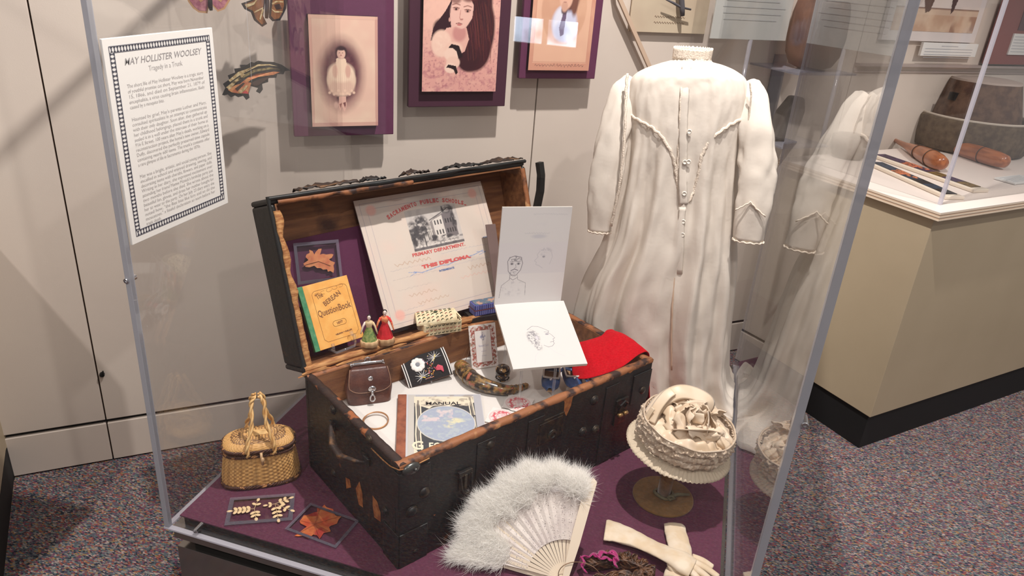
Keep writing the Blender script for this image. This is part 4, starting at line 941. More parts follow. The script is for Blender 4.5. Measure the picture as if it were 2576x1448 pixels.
cv.noise(50, 41, .8, .45, .6, (130, 126, 132), np.clip(3 * (1 - np.hypot((cv.X - fx - .01) / .115, (cv.Y - fy - .085) / .035)), 0, 1)); cv.noise(50, 42, .7, .45, .6, (130, 126, 132), np.clip(3 * (1 - np.hypot((cv.X - fx) / .07, (cv.Y - fy + .07) / .035)), 0, 1))
for ex in (-.035, .06): cv.ell(fx + ex, fy + .035, .026, .013, (150, 146, 152), .4, .8); cv.ell(fx + ex, fy + .033, .010, .007, (80, 76, 84), .4); cv.line([(fx + ex - .03, fy + .055), (fx + ex + .03, fy + .058)], .004, pc)
cv.line([(fx + .02, fy + .03), (fx + .03, fy - .005), (fx, fy - .012)], .003, pc); cv.line([(fx - .04, fy - .035), (fx + .01, fy - .02), (fx + .06, fy - .035)], .008, (130, 124, 132)); cv.line([(fx - .02, fy - .05), (fx + .04, fy - .05)], .003, pc)
cv.line([(fx - .05, fy - .085), (fx - .05, fy - .13), (fx - .16, fy - .19), (fx - .18, fy - .32)], .004, pc, .8); cv.line([(fx + .06, fy - .085), (fx + .07, fy - .13), (fx + .19, fy - .17), (fx + .2, fy - .30)], .004, pc, .8); cv.line([(fx - .05, fy - .11), (fx, fy - .135), (fx + .06, fy - .11)], .004, pc); cv.noise(20, 43, .35, .5, .7, (170, 164, 172), np.clip(3 * (1 - np.hypot((cv.X - fx) / .2, (cv.Y - fy + .22) / .1)), 0, 1))
cv.line([(.60, .56), (.56, .52), (.58, .50), (.53, .46), (.56, .445), (.555, .42), (.60, .41), (.66, .38)], .0035, (186, 182, 188)); cv.noise(40, 44, .5, .45, .6, (176, 172, 180), np.clip(3 * (1 - np.hypot((cv.X - .68) / .12, (cv.Y - .55) / .05)), 0, 1)); cv.line([(.76, .56), (.79, .50), (.76, .42)], .004, (180, 176, 184), .7); cv.ell(.66, .5, .02, .01, (160, 156, 164), .5)
cv.build('upper_page', sk, .0012, mat_=m_pg).matrix_local = I @ Mu
m = MB(); m.box((0, 0, -.0012), (wu, hu, .0040)); m.build('upper_leaves', mat('book_paper', (210, 204, 196), .8), sk, M=I @ Mu)
cv = Canvas(wl_, hl, 240, (208, 205, 202)); pc = (134, 130, 138)
cv.noise(60, 51, .75, .42, .6, (116, 112, 120), np.clip(3 * (1 - np.hypot((cv.X - .39) / .10, (cv.Y - .44) / .13)), 0, 1)); cv.noise(60, 52, .7, .42, .6, (116, 112, 120), np.clip(3 * (1 - np.hypot((cv.X - .42) / .06, (cv.Y - .30) / .08)), 0, 1))
cv.line([(.34, .56), (.42, .61), (.50, .60), (.57, .56), (.60, .54), (.63, .52), (.61, .50), (.65, .46), (.68, .41), (.65, .395), (.655, .37), (.64, .35), (.65, .33), (.61, .29), (.55, .28), (.50, .31)], .004, pc); cv.ell(.59, .475, .025, .012, (150, 146, 154), .4); cv.line([(.56, .51), (.62, .5)], .004, (140, 136, 144)); cv.line([(.60, .35), (.64, .36)], .004, pc)
cv.ell(.44, .43, .025, .035, (200, 196, 200), .4); cv.line([(.42, .46), (.46, .45), (.45, .40)], .003, pc); cv.line([(.40, .22), (.34, .16), (.30, .05)], .003, (196, 192, 198)); cv.line([(.56, .27), (.62, .20), (.74, .12)], .003, (196, 192, 198))
script(cv, .15, .5, .9, .004, (212, 210, 214), 61, .0025); script(cv, .55, .8, .85, .015, (212, 210, 214), 62, .002); script(cv, .6, .75, .66, .004, (206, 202, 210), 63, .002)
cv.build('lower_page', sk, .0032, mat_=m_pg, curve=lambda u, v: .0015 * math.sin(u * 3)).matrix_local = I @ Ml
m = MB(); m.box((0, 0, -.001), (wl_, hl, .0075)); m.build('lower_leaves', mat('book_paper', (210, 204, 196), .8), sk, M=I @ Ml, bevel=.001)
st = thing('sketchbook_stand', 'clear acrylic stand under the open sketchbook', 'stand', Matrix.Translation(fold))
m = MB(); q = TMI @ fold; zb = DZ + PZ + .002
for px in (1315, 1400):
    a = onpl(px, 905, fold, Nl) - UP * .006; m.tube([I @ a, I @ Vector((a.x, a.y, zb))], .0035, 8)
for px in (1280, 1400):
    a = onpl(px, 762, fold, SF) - UP * .006; m.tube([I @ a, I @ Vector((a.x, a.y, zb))], .0035, 8)
m.box((0, 0, -.0065), (wl_ * .9, .09, .003), (I @ Ml).to_3x3().to_4x4() @ Matrix.Translation((0, -.08, 0)))
m.build('stand_legs', SMALL, st, smooth=False)
m = MB(); m.box((0, 0, -.006), (wu * .9, hu * .8, .003)); m.build('back_rest', SMALL, st, M=I @ Mu)

# ------------------------------------------------------------ small framed card
q = hold(1222, 926); PL = q.copy(); cn = (Vector((.50, -.84, .22))).normalized()
M, w, h = rect(PL, cn, [(1175, 820), (1243, 811), (1256, 918), (1190, 929)])
t = thing('reward_card', 'small white card with ornate red-brown border standing beside the painted horn', 'card', M)
cv = Canvas(w, h, 110, (224, 216, 212)); cv.rect(.05, .035, .95, .965, (168, 92, 82)); cv.noise(16, 71, .9, .5, .6, (226, 214, 208), ((cv.X < .2) | (cv.X > .8) | (cv.Y < .15) | (cv.Y > .85)).astype(float)); cv.noise(22, 72, .5, .55, .65, (96, 110, 84), ((cv.X < .2) | (cv.X > .8) | (cv.Y < .15) | (cv.Y > .85)).astype(float))
for i in range(9):
    for sx in (.03, .97): cv.ell(sx, .07 + i * .107, .05, .03, (226, 218, 214), .2)
for i in range(5):
    for sy in (.03, .97): cv.ell(.1 + i * .2, sy, .05, .03, (226, 218, 214), .2)
cv.rect(.2, .13, .8, .87, (232, 226, 222)); cv.line([(.2, .13), (.8, .13), (.8, .87), (.2, .87), (.2, .13)], .012, (150, 80, 72))
cv.noise(30, 73, .8, .42, .55, (112, 118, 160), np.clip(3 * (1 - (np.abs(cv.X - .5) / .14 + np.abs(cv.Y - .72) / .12)), 0, 1))
cv.build('card_face', t, .0011)
m = MB(); m.box((0, 0, 0), (w, h, .002)); m.build('card_board', mat('book_paper', (210, 204, 196), .8), t, bevel=.0006)
m = MB(); put_text(m, 'Reward Card', 0, .002, .0085, .0014, width=.026); put_text(m, 'of', 0, -.008, .004, .0014); put_text(m, 'MERIT', 0, -.014, .004, .0014, width=.014); put_text(m, 'Awarded to', 0, -.026, .004, .0014, width=.014); m.build('printed_words', mat('faded_violet_ink', (176, 172, 196), .7), t)
m = MB(); m.box((0, -h * .3, -.016), (.03, .03, .002), Matrix.Rotation(R_(0), 4, 'X')); m.tube([(0, h * .1, -.003), (0, -h * .46, -.034)], .0018, 6); m.build('easel_strut', SMALL, t)

# ------------------------------------------------------------ embroidered purse
q = hold(1092, 962); pn = Vector((.35, -.62, .72)).normalized(); PL = q + UP * .012
M, w, h = rect(PL, pn, [(1003, 910), (1114, 873), (1141, 940), (1028, 977)])
t = thing('embroidered_purse', 'small black purse embroidered with white and pink flowers, tilted on a clear stand', 'purse', M)
m_bk = mat('black_velvet', (18, 17, 20), .9, sheen=.3); m = MB()
m.grid(lambda u, v: ((u - .5) * w, (v - .5) * h, .004 + .007 * (1 - (2 * v - 1) ** 2)), 12, 14); m.grid(lambda u, v: ((u - .5) * w, (.5 - v) * h, -.006 - .006 * (1 - (2 * v - 1) ** 2)), 12, 14)
for sx in (-1, 1):
    P_ = [(sx * w / 2, (v - .5) * h, .004 + .007 * (1 - (2 * v - 1) ** 2)) for v in [k / 10 for k in range(11)]] + [(sx * w / 2, (.5 - v) * h, -.006 - .006 * (1 - (2 * v - 1) ** 2)) for v in [k / 10 for k in range(11)]]
    m.add(P_, [tuple(range(22))], 1)
for sy in (-1, 1): m.add([(-w / 2, sy * h / 2, .004), (w / 2, sy * h / 2, .004), (w / 2, sy * h / 2, -.006), (-w / 2, sy * h / 2, -.006)], [(0, 1, 2, 3)], 1)
m.build('purse_body', [m_bk, mat('brown_purse_side', (92, 58, 44), .6)], t)
Z = lambda y: .0045 + .007 * (1 - (2 * y / h) ** 2)
m = MB(); P4 = [mat('white_thread', (232, 228, 224), .8), mat('grey_thread', (130, 134, 142), .8), mat('yellow_thread', (222, 196, 88), .8), mat('pink_thread', (204, 82, 100), .8), mat('orange_thread', (206, 130, 70), .8), mat('lilac_thread', (150, 130, 150), .8)]
def dot(x, y, r, mi): m.sphere((x, y, Z(y)), r, mi=mi, seg=8, rings=5, sc=(1, 1, .35))
def flower(x, y, R, n, mi, core):
    for k in range(n):
        a = 2 * math.pi * k / n; dot(x + R * .62 * math.cos(a), y + R * .62 * math.sin(a), R * .4, mi)
    dot(x, y, R * .36, core)
flower(-.020, .012, .0195, 9, 0, 1)
for cx_, cy_, dr in ((.027, .017, 1), (-.018, -.021, -.6)):
    for k in range(11):
        a = -math.pi / 2 * .2 + math.pi * 1.35 * k / 10 + (0.3 if dr > 0 else .1); r1 = .0195
        m.tube([(cx_, cy_, Z(cy_)), (cx_ + r1 * math.cos(a), cy_ + r1 * math.sin(a) * .95, Z(cy_ + r1 * math.sin(a)) + .0003)], [.0014, .0005], 5, mi=0 if k % 2 else 1)
    for k in range(6): dot(cx_ + (k - 2.5) * .0022, cy_ + dr * (k - 2.5) * .0028, .0034 - abs(k - 2.5) * .0007, 2)
for k in range(4): m.tube([(.021 + .0 * k, -.012 - k * .001, Z(.013)), (.030 + .001 * k, -.006 - k * .004, Z(.01)), (.038, -.012 - k * .004, Z(.012)), (.036, -.022 - k * .001, Z(.02))], .0028 - k * .0002, 5, mi=3)
r = random.Random(4)
for k in range(46): x = r.gauss(.006, .007); y = r.uniform(-.028, .027); dot(max(-.006, min(.02, x)), y, .0016, r.choice([4, 5, 5, 3, 2, 5]))
for k in range(8): dot(-.012 + k * .003, -.030 + .002 * r.random(), .0015, 4 if k % 2 else 5)
m.build('embroidery', P4, t, smooth=True)
for sx in (-1, 1):
    for k in (0, 1): m = MB(); m.tube([(sx * (w / 2 - .002 - k * .006), (v - .5) * h, Z((v - .5) * h) + .0004) for v in [j / 12 for j in range(13)]], .0014, 5); m.build('white_edging', P4[0], t, smooth=True)
m = MB(); m.tube([(0, -h / 2 - .002, .006), (0, -h / 2 - .004, -.006), (0, 0, -.014)], .0022, 6); m.box((0, -h * .1, -.0145), (.05, h * .8, .002)); m.tube([(.0, -h * .1, -.014), (.0, -h * .55 - .01, -.006 - .012)], .002, 6); m.build('purse_stand', SMALL, t)

# ------------------------------------------------------------ brown leather purse
q = hold(928, 1004); az = R_(33 + 3)
t = thing('leather_purse', 'brown leather purse with metal clasp and flap, inside the trunk near the left end', 'purse', Matrix.Translation(q + Vector((0, .0, 0))) @ Matrix.Rotation(az, 4, 'Z') @ Matrix.Rotation(R_(-8), 4, 'X'))
m_pl = mat('brown_purse_leather', (72, 40, 34), .38, rgb2=(96, 58, 46), nscale=30, lo=.4, hi=.7, bump=.3, bscale=160, coat=.2)
W_, D_2, H_ = .112, .052, .092; m = MB()
def pb(u, v):
    a = 2 * math.pi * u; z = v * H_; k = (1.0 - .30 * max(0, v - .35) ** 1.3 * 1.4); kd = (1.0 - .9 * max(0, v - .2) ** 1.6)
    ca, sa = math.cos(a), math.sin(a); e = .42
    return (W_ / 2 * k * math.copysign(abs(ca) ** e, ca) * (1 - .05 * math.cos(v * 6)), D_2 / 2 * max(.25, kd) * math.copysign(abs(sa) ** (e + .2), sa), z)
m.grid(pb, 48, 16, wrapu=True); m.add([pb(i / 48, 0) for i in range(48)], [tuple(range(48))[::-1]]); m.add([pb(i / 48, 1) for i in range(48)], [tuple(range(48))])
m.build('purse_body', m_pl, t, smooth=True)
m = MB()
def fl_(u, v):
    x = (u - .5) * W_ * (.80 + .10 * math.sin(v * 2.4)) ; z = H_ - .002 - v * .058; drop = 1 - (2 * u - 1) ** 4 * (.22 if v > .5 else .0) * (v - .5) * 2
    y = -(D_2 / 2) * max(.25, 1 - .9 * max(0, z / H_ - .2) ** 1.6) - .003 - .003 * math.sin(math.pi * v)
    return (x, y, H_ - .002 - v * .058 * drop)
m.grid(fl_, 20, 14); fo = m.build('flap', m_pl, t, smooth=True, solid=.0025)
m = MB(); m.tube([Vector(fl_(0, v)) + Vector((0, -.001, 0)) for v in [k / 8 for k in range(9)]] + [Vector(fl_(u, 1)) + Vector((0, -.001, 0)) for u in [k / 14 for k in range(1, 15)]] + [Vector(fl_(1, 1 - v)) + Vector((0, -.001, 0)) for v in [k / 8 for k in range(1, 9)]], .0012, 6); m.build('piping', mat('tan_piping', (138, 104, 84), .5), fo, smooth=True)
m = MB(); m.tube([(-W_ * .36, 0, H_ + .001), (-W_ * .30, 0, H_ + .006), (W_ * .30, 0, H_ + .006), (W_ * .36, 0, H_ + .001)], .0042, 10); m.tube([(-.008, 0, H_ + .01), (-.004, 0, H_ + .02), (.004, 0, H_ + .02), (.008, 0, H_ + .01)], .0018, 8, closed=True); m.sphere((W_ * .33, -.002, H_ + .009), .003); m.sphere((-W_ * .36, -.003, H_ + .006), .004)
m.build('metal_frame', chrome, t, smooth=True)
m = MB(); m.lathe([(.0068, 0), (.0068, .002), (.004, .0035), (.0002, .004)], 16, frame((0.002, -D_2 * .5 + .002, .066), (1, 0, 0), (0, 0, 1))); m.build('snap_button', chrome, t, smooth=True)
m = MB(); y = -D_2 * .5 - .006
m.sphere((.004, y, .042), .010, sc=(1, .3, .75)); m.tube([(.004, y - .003, .038), (.004, y - .003, .026)], .0032, 8); m.tube([(.004 + .0055 * math.cos(a), y - .003, .019 + .0085 * math.sin(a)) for a in [2 * math.pi * k / 14 for k in range(14)]], .0022, 8, closed=True); m.build('clasp_drop', chrome, t, smooth=True)
m = MB(); m.box((0, .01, -.006), (.12, .075, .003)); m.build('clear_stand', SMALL, t)

# ------------------------------------------------------------ painted horn
z0 = DZ + PZ
hp = [(1160, 922), (1172, 938), (1192, 956), (1218, 968), (1246, 976), (1275, 981), (1300, 977), (1318, 971), (1326, 968)]
rad = [.0195, .0215, .021, .019, .0165, .0135, .010, .0075, .0055]; rad2 = rad
pts = [onz(x, y, z0 + r * .95 + .002) for (x, y), r in zip(hp, rad)]
c = pts[4].copy(); t = thing('painted_horn', 'curved lacquered horn-shaped case painted with flowers, lying on the white cloth', 'ornament', Matrix.Translation(c))
fp = []; fr = []
for i in range(len(pts) - 1):
    for k in range(4):
        s_ = k / 4; p0, p1, p2, p3 = pts[max(i - 1, 0)], pts[i], pts[i + 1], pts[min(i + 2, len(pts) - 1)]
        fp.append(.5 * ((2 * p1) + (p2 - p0) * s_ + (2 * p0 - 5 * p1 + 4 * p2 - p3) * s_ ** 2 + (3 * p1 - p0 - 3 * p2 + p3) * s_ ** 3) - c); fr.append(rad[i] * (1 - s_) + rad[i + 1] * s_)
fp.append(pts[-1] - c); fr.append(rad[-1])
e0 = [fp[0] + (fp[0] - fp[2]).normalized() * d for d in (.016, .013, .007)]
fp = e0 + fp; fr = [.004, .012, .0178] + fr
m = MB(); m.tube(fp, fr, 20); m.build('horn_body', mat('floral_lacquer', (44, 36, 30), .3, rgb2=(150, 118, 68), nscale=60, lo=.44, hi=.6, rgb3=(172, 98, 78), lo3=.58, hi3=.66, nscale3=75, coat=.5), t, smooth=True)
m = MB()
for idx in (5, 9): 
    d = (fp[idx + 1] - fp[idx - 1]).normalized(); X_ = d.orthogonal().normalized(); Y_ = d.cross(X_); m.tube([fp[idx] + (X_ * math.cos(a) + Y_ * math.sin(a)) * (fr[idx] + .0004) for a in [2 * math.pi * k / 24 for k in range(24)]], .0009, 5, closed=True)
for k in range(5):
    idx = len(fp) - 3 - k * 2; d = (fp[idx + 1] - fp[idx - 1]).normalized(); X_ = d.orthogonal().normalized(); Y_ = d.cross(X_); m.tube([fp[idx] + (X_ * math.cos(a) + Y_ * math.sin(a)) * (fr[idx] + .0004) for a in [2 * math.pi * j / 20 for j in range(20)]], .0007, 5, closed=True)
m.build('gilt_rings', mat('dull_gilt', (166, 128, 72), .35, .7), t, smooth=True)
q = hold(1263, 958); t = thing('painted_ball_box', 'small round black lacquer box with gold flowers behind the painted horn', 'ornament', Matrix.Translation(q))
m = MB(); m.lathe([(.009, 0), (.009, .004), (.006, .007), (.013, .014), (.0195, .024), (.0205, .034), (.016, .044), (.006, .049), (.0005, .0498)], 28); m.build('ball_body', mat('gold_flowered_lacquer', (24, 20, 18), .2, rgb2=(186, 146, 92), nscale=80, lo=.54, hi=.58, coat=.8), t, smooth=True)
m = MB(); r = random.Random(8)
for k in range(16): a = 2 * math.pi * k / 16; m.box((.0165 * math.cos(a), .0165 * math.sin(a), .012), (.004, .006, .001), Matrix.Translation((0, 0, 0)) @ Matrix.Rotation(0, 4, 'Z'))
m.build('leaf_collar', mat('dark_leaf_collar', (44, 40, 36), .5), t)
# thin chain
q = hold(1185, 925); wp_ = [onpl(x, y, q + Vector((0, 0, 0)), (.54, -.84, .1)) for x, y in ((1186, 862), (1178, 890), (1170, 910), (1160, 925), (1162, 900), (1172, 880), (1183, 862), (1196, 905), (1215, 922), (1236, 930), (1205, 926), (1190, 918))]
m = MB(); m.tube(wp_, .0007, 5); tag(m.build('fine_chain', mat('fine_gold_chain', (150, 116, 90), .4, .6), smooth=True), 'fine looped chain hanging beside the red-bordered card', 'chain')

# ------------------------------------------------------------ geography manual
PL = Vector((0, 0, z0 + .012))
M, w, h = rect(PL, (0, 0, 1), [(1000, 992), (1211, 991), (1228 + 22, 1062 + 90 - 8), (1012, 1152)])
c0, c1, c3 = onz(1001, 992, z0 + .012), onz(1211, 991, z0 + .012), onz(1011, 1156, z0 + .012)
w = (c1 - c0).length; h = (c3 - c0).length; X = (c1 - c0).normalized(); Y = X.cross(UP) * -1; M = frame(c0 + X * w / 2 - Y * h / 2, X, Y)
bk = thing('geography_manual', 'grey geography manual with oval world map cover, lying flat at the front of the trunk', 'book', M)
m = MB(); m.box((.003, 0, -.006), (w - .010, h - .006, .0095)); m.build('page_block', mat('aged_page_edges', (200, 180, 140), .8), bk)
m = MB(); m.box((.006, 0, -.0005), (w - .016, h, .002)); m.box((0, 0, -.0115), (w, h, .002)); m.build('cover_boards', mat('pale_grey_cover', (190, 190, 194), .7), bk, bevel=.0007)
m = MB(); m.box((-w / 2 + .011, 0, -.0055), (.022, h + .001, .0135)); m.build('spine', mat('brown_leather_spine', (150, 88, 62), .7, rgb2=(116, 62, 44), nscale=40, lo=.4, hi=.65), bk, bevel=.002)
cw_, ch_ = w - .030, h - .008; cv = Canvas(cw_, ch_, 250, (172, 172, 178)); cv.rect(0, 0, .1, 1, (196, 190, 178), .7); cv.rect(.08, .02, .90, .97, (58, 62, 68))
cream = (220, 210, 188)
cv.poly([(.08, .97), (.90, .97), (.90, .86), (.80, .80), (.66, .83), (.55, .80), (.45, .82), (.33, .80), (.28, .76), (.18, .80), (.08, .86)], cream); cv.noise(12, 81, .7, .5, .65, (150, 140, 128), ((cv.Y > .80) & (cv.X > .08) & (cv.X < .9)).astype(float))
for x in (.10, .13, .16): cv.line([(x, .9), (x + .01, .6), (x, .35), (x + .015, .12)], .012, cream if x != .13 else (120, 112, 104))
for x in (.83, .86, .88): cv.line([(x - .01, .95), (x + .0, .8), (x + .01, .65)], .010, cream if x != .86 else (130, 122, 112))
cv.line([(.885, .62), (.89, .3)], .008, cream, .7)
cv.ell(.5, .52, .385, .285, (210, 206, 196), .02); cv.ell(.5, .52, .375, .275, (158, 168, 186), .02)
em = np.clip(20 * (1 - np.hypot((cv.X - .5) / .37, (cv.Y - .5) / .285)), 0, 1)
cv.noise(9, 82, .8, .55, .68, (216, 196, 196), em * (cv.Y > .55) * (cv.X < .6)); cv.noise(9, 83, .9, .45, .6, (216, 210, 172), em * np.clip(3 * (1 - np.hypot((cv.X - .6) / .18, (cv.Y - .52) / .1)), 0, 1)); cv.noise(20, 84, .4, .5, .7, (190, 200, 190), em)
for k in range(-5, 6):
    pts = [(.5 + k * .06 * math.cos(a), .5 + .285 * math.sin(a)) for a in [math.pi * (j / 16 - .5) for j in range(17)]]; cv.line(pts, .0015, (150, 156, 176), .4)
for k in range(-4, 5): yv = .5 + k * .06; hw = .37 * math.sqrt(max(0, 1 - (k * .06 / .285) ** 2)); cv.line([(.5 - hw, yv), (.5 + hw, yv)], .0015, (150, 156, 176), .4)
cv.rect(.08, .02, .90, .035, cream); cv.poly([(.08, .02), (.08, .16), (.13, .08), (.3, .05), (.5, .04), (.5, .02)], cream)
o = cv.build('cover_picture', bk, .0011); o.location = (.011, 0, 0)
m = MB(); put_text(m, 'MANUAL', .006, h * .335, .018, .0016, width=.085, bold=.0003); put_text(m, 'PHILADELPHIA', -.045, -h * .462, .006, .0016, width=.04); m.build('black_lettering', mat('black_print_ink', (36, 34, 38), .7), bk)
m = MB(); put_text(m, 'G', -.056, -h * .355 + .010, .042, .0016, bold=.0012, width=.026); put_text(m, 'EOGRAPHY', .024, -h * .362 + .010, .031, .0016, bold=.001, width=.112); put_text(m, 'of', -.0, -h * .0 + .0, .0001, .0012); m.build('cream_lettering', mat('cream_print', (224, 214, 190), .7), bk)

# ------------------------------------------------------------ ring, doilies, slippers
q = hold(945, 1062); m = MB()
for k, (r1, rz) in enumerate(((.030, 0), (.0285, .0022))): m.tube([(r1 * math.cos(a) + .0015 * k, r1 * .98 * math.sin(a), .0055 + rz * (1 + .5 * math.sin(a))) for a in [2 * math.pi * j / 40 for j in range(40)]], .0014, 6, closed=True)
o = m.build('bangle', mat('thin_copper_bangle', (188, 140, 100), .35, .6), M=Matrix.Translation(q) @ Matrix.Rotation(R_(8), 4, 'X'), smooth=True); tag(o, 'thin copper double bangle on the white cloth near the left rim', 'bangle')
def doily(label, px, py, R):
    q = hold(px, py); t = thing('printed_doily', label, 'doily', Matrix.Translation(q + UP * .0045), 'round red-printed papers')
    m = MB(); n = 72; m.prism([(R * (1 + .02 * math.cos(18 * a)) * math.cos(a), R * (1 + .02 * math.cos(18 * a)) * math.sin(a)) for a in [2 * math.pi * k / n for k in range(n)]], -.0004, .0004); m.build('paper_disc', mat('doily_paper', (226, 220, 216), .8), t)
    cv = Canvas(2 * R * .92, 2 * R * .92, 90, (226, 220, 216)); d = np.hypot(cv.X - .5, cv.Y - .5) * 2
    for r_, w_ in ((.93, .02), (.86, .02), (.42, .04)): cv.mix(np.clip((w_ - np.abs(d - r_)) / w_ * 2, 0, 1) * .8, (206, 130, 134))
    cv.noise(16, 91, .95, .42, .56, (202, 84, 96), ((d > .46) & (d < .8)).astype(float)); cv.noise(8, 92, .6, .4, .6, (226, 150, 160), (d < .4).astype(float))
    cv.C[d > 1] = lin((226, 220, 216)); cv.build('red_print', t, .0006)
    return t
doily('round white paper with red ornamental ring, beside the manual on the cloth', 1303, 1018, .036)
doily('round red-edged paper half hidden by the front rim, below the other round paper', 1262, 1053, .036)
m_sl = mat('blue_slipper_satin', (58, 88, 134), .5, rgb2=(40, 64, 106), nscale=40); m_wt = mat('pale_braid_trim', (196, 192, 186), .7, bump=.6, bscale=300)
def slipper(label, heel, toe, grp):
    a = onz(*heel, z0 + .034); b = onz(*toe, z0 + .034); d = b - a; L = d.length; M = frame(a, d, (-d.y, d.x, 0)); L = .098
    t = thing('doll_slipper', label, 'slipper', M, grp); W = .0205
    wdt = lambda s_: W * (.72 + .42 * math.sin(math.pi * min(1, .15 + s_ * .85)) ** .8) * (1 - max(0, s_ - .8) * 2.8)
    m = MB()
    def up(u, v):
        a = math.pi * (v * 2 - .0); s_ = u; x = s_ * L; w_ = max(.0015, wdt(s_)); h_ = (.026 if s_ < .45 else .026 - (s_ - .45) * .03) * (1 if s_ < .97 else .6)
        ang = math.pi * v; y = w_ * math.cos(ang); z = h_ * math.sin(ang) ** .6
        if s_ < .62 and .28 < v < .72: z = h_ * .62 if False else z
        return (x, y, z)
    # sides with an open throat: two side walls + toe cap
    n = 20
    for sd in (1, -1):
        m.grid(lambda u, v, sd=sd: (u * L * .62, sd * max(.002, wdt(u * .62)) * (1 - .12 * v), v * (.024 - .006 * u)), 14, 5)
    m.grid(lambda u, v: (.62 * L + u * .38 * L, max(.0012, wdt(.62 + u * .38)) * math.cos(math.pi * v), (.0185 - .008 * u) * math.sin(math.pi * v) ** .7), 12, 13)
    m.grid(lambda u, v: (0 - .004 * math.sin(math.pi * u), wdt(0) * (1 - 2 * u) * (1 - .1 * v), v * .027), 8, 4)
    m.build('upper', m_sl, t, smooth=True, solid=.0018)
    m = MB(); m.prism([(s_ * L, max(.001, wdt(s_))) for s_ in [k / 16 for k in range(17)]] + [(s_ * L, -max(.001, wdt(s_))) for s_ in [1 - k / 16 for k in range(17)]], -.002, .001); m.build('sole', mat('tan_sole', (150, 120, 90), .7), t)
    m = MB(); rim_ = [(u * L * .62, wdt(u * .62) * .88, .024 - .006 * u + .001) for u in [k / 10 for k in range(11)]] + [(L * .66, wdt(.66) * .4, .0195), (L * .66, -wdt(.66) * .4, .0195)] + [(u * L * .62, -wdt(u * .62) * .88, .024 - .006 * u + .001) for u in [1 - k / 10 for k in range(11)]]
    m.tube(rim_, .0026, 6, closed=True); m.build('braid_trim', m_wt, t, smooth=True)
    m = MB(); m.sphere((L * .74, 0, .0195), .004); m.build('button', mat('silver_button', (196, 200, 210), .25, .8), t, smooth=True)
    return t
slipper('blue doll slipper with pale braid trim, left of the pair under the sketchbook', (1388, 934), (1382, 990), 'doll slippers')
slipper('blue doll slipper with pale braid trim, right of the pair beside the red cloth', (1432, 930), (1450, 985), 'doll slippers')
m = MB(); rp = [onz(x, y, z0 + .052) for x, y in ((1405, 935), (1420, 925), (1445, 932), (1468, 922), (1484, 914), (1478, 926), (1458, 930), (1466, 944), (1478, 958), (1486, 952))]
c = rp[3].copy(); m.tube([p - c for p in rp], .0045, 6, flat=(1, .2)); o = m.build('blue_ribbon', mat('blue_ribbon_silk', (70, 110, 172), .4), M=Matrix.Translation(c), smooth=True); tag(o, 'loose blue ribbon tied round the doll slippers', 'ribbon')

# ------------------------------------------------------------ red cloth over the right end
m_red = mat('red_wool_cloth', (186, 8, 26), .9, rgb2=(172, 6, 22), nscale=200, bump=.15, bscale=500, sheen=.05, spec=.15)
def tz(px, py, z): return tuple(TMI @ onz(px, py, z))
def tdrop(px, py, y): q = TMI @ onpl(px, py, TM @ Vector((0, y, 0)), TV); return tuple(q)
RZ = DZ + TH_
ctrl = [[tz(1440, 950, RZ - .05), tz(1482, 951, RZ - .03), tz(1560, 925, RZ - .004), (TL_ - .02, .030, TH_ + .010), (TL_ + .006, .022, TH_ + .006), (TL_ + .016, .02, TH_ - .05), (TL_ + .02, .005, .14), (TL_ + .02, -.01, .06), tz(1600, 1118, DZ + .010), tz(1606, 1138, DZ + .004), tz(1610, 1150, DZ + .004)],
        [tz(1440, 915, RZ - .03), tz(1480, 915, RZ - .012), tz(1545, 898, RZ + .006), (TL_ - .018, .065, TH_ + .020), (TL_ + .012, .06, TH_ + .010), (TL_ + .026, .05, TH_ - .05), (TL_ + .035, .06, .14), (TL_ + .045, .03, .06), tz(1640, 1120, DZ + .010), tz(1650, 1150, DZ + .004), tz(1655, 1165, DZ + .004)],
        [tz(1450, 885, RZ - .01), tz(1482, 880, RZ + .004), tz(1530, 868, RZ + .016), (TL_ - .016, .11, TH_ + .026), (TL_ + .016, .105, TH_ + .012), (TL_ + .032, .095, TH_ - .05), (TL_ + .045, .14, .14), (TL_ + .06, .11, .06), tz(1680, 1115, DZ + .010), tz(1700, 1155, DZ + .004), tz(1705, 1176, DZ + .004)],
        [tz(1452, 862, RZ + .0), tz(1480, 855, RZ + .006), tz(1512, 845, RZ + .014), (TL_ - .014, .155, TH_ + .022), (TL_ + .014, .15, TH_ + .010), (TL_ + .030, .14, TH_ - .05), (TL_ + .045, .13, .14), (TL_ + .06, .11, .06), tz(1725, 1100, DZ + .010), tz(1745, 1140, DZ + .004), tz(1750, 1168, DZ + .004)]]
G = np.array(ctrl)
def cr(p0, p1, p2, p3, s_): return .5 * ((2 * p1) + (p2 - p0) * s_ + (2 * p0 - 5 * p1 + 4 * p2 - p3) * s_ ** 2 + (3 * p1 - p0 - 3 * p2 + p3) * s_ ** 3)
def surf(G, u, v):
    nv, nu = G.shape[:2]; a = min(u, .99999) * (nu - 1); b = min(v, .99999) * (nv - 1); i, j = int(a), int(b); fu, fv = a - i, b - j
    rows = []
    for dj in (-1, 0, 1, 2):
        r_ = min(max(j + dj, 0), nv - 1); q = [G[r_, min(max(i + di, 0), nu - 1)] for di in (-1, 0, 1, 2)]; rows.append(cr(*q, fu))
    return cr(*rows, fv)
m = MB(); m.grid(lambda u, v: tuple(surf(G, u, v) + np.array([0, 0, .002 * mnoise.noise(Vector((u * 8, v * 5, 2)))])), 70, 36)
o = m.build('red_cloth', m_red, M=TM, smooth=True, solid=.002); tag(o, 'bright red wool cloth spilling over the right end of the trunk to the deck', 'cloth')
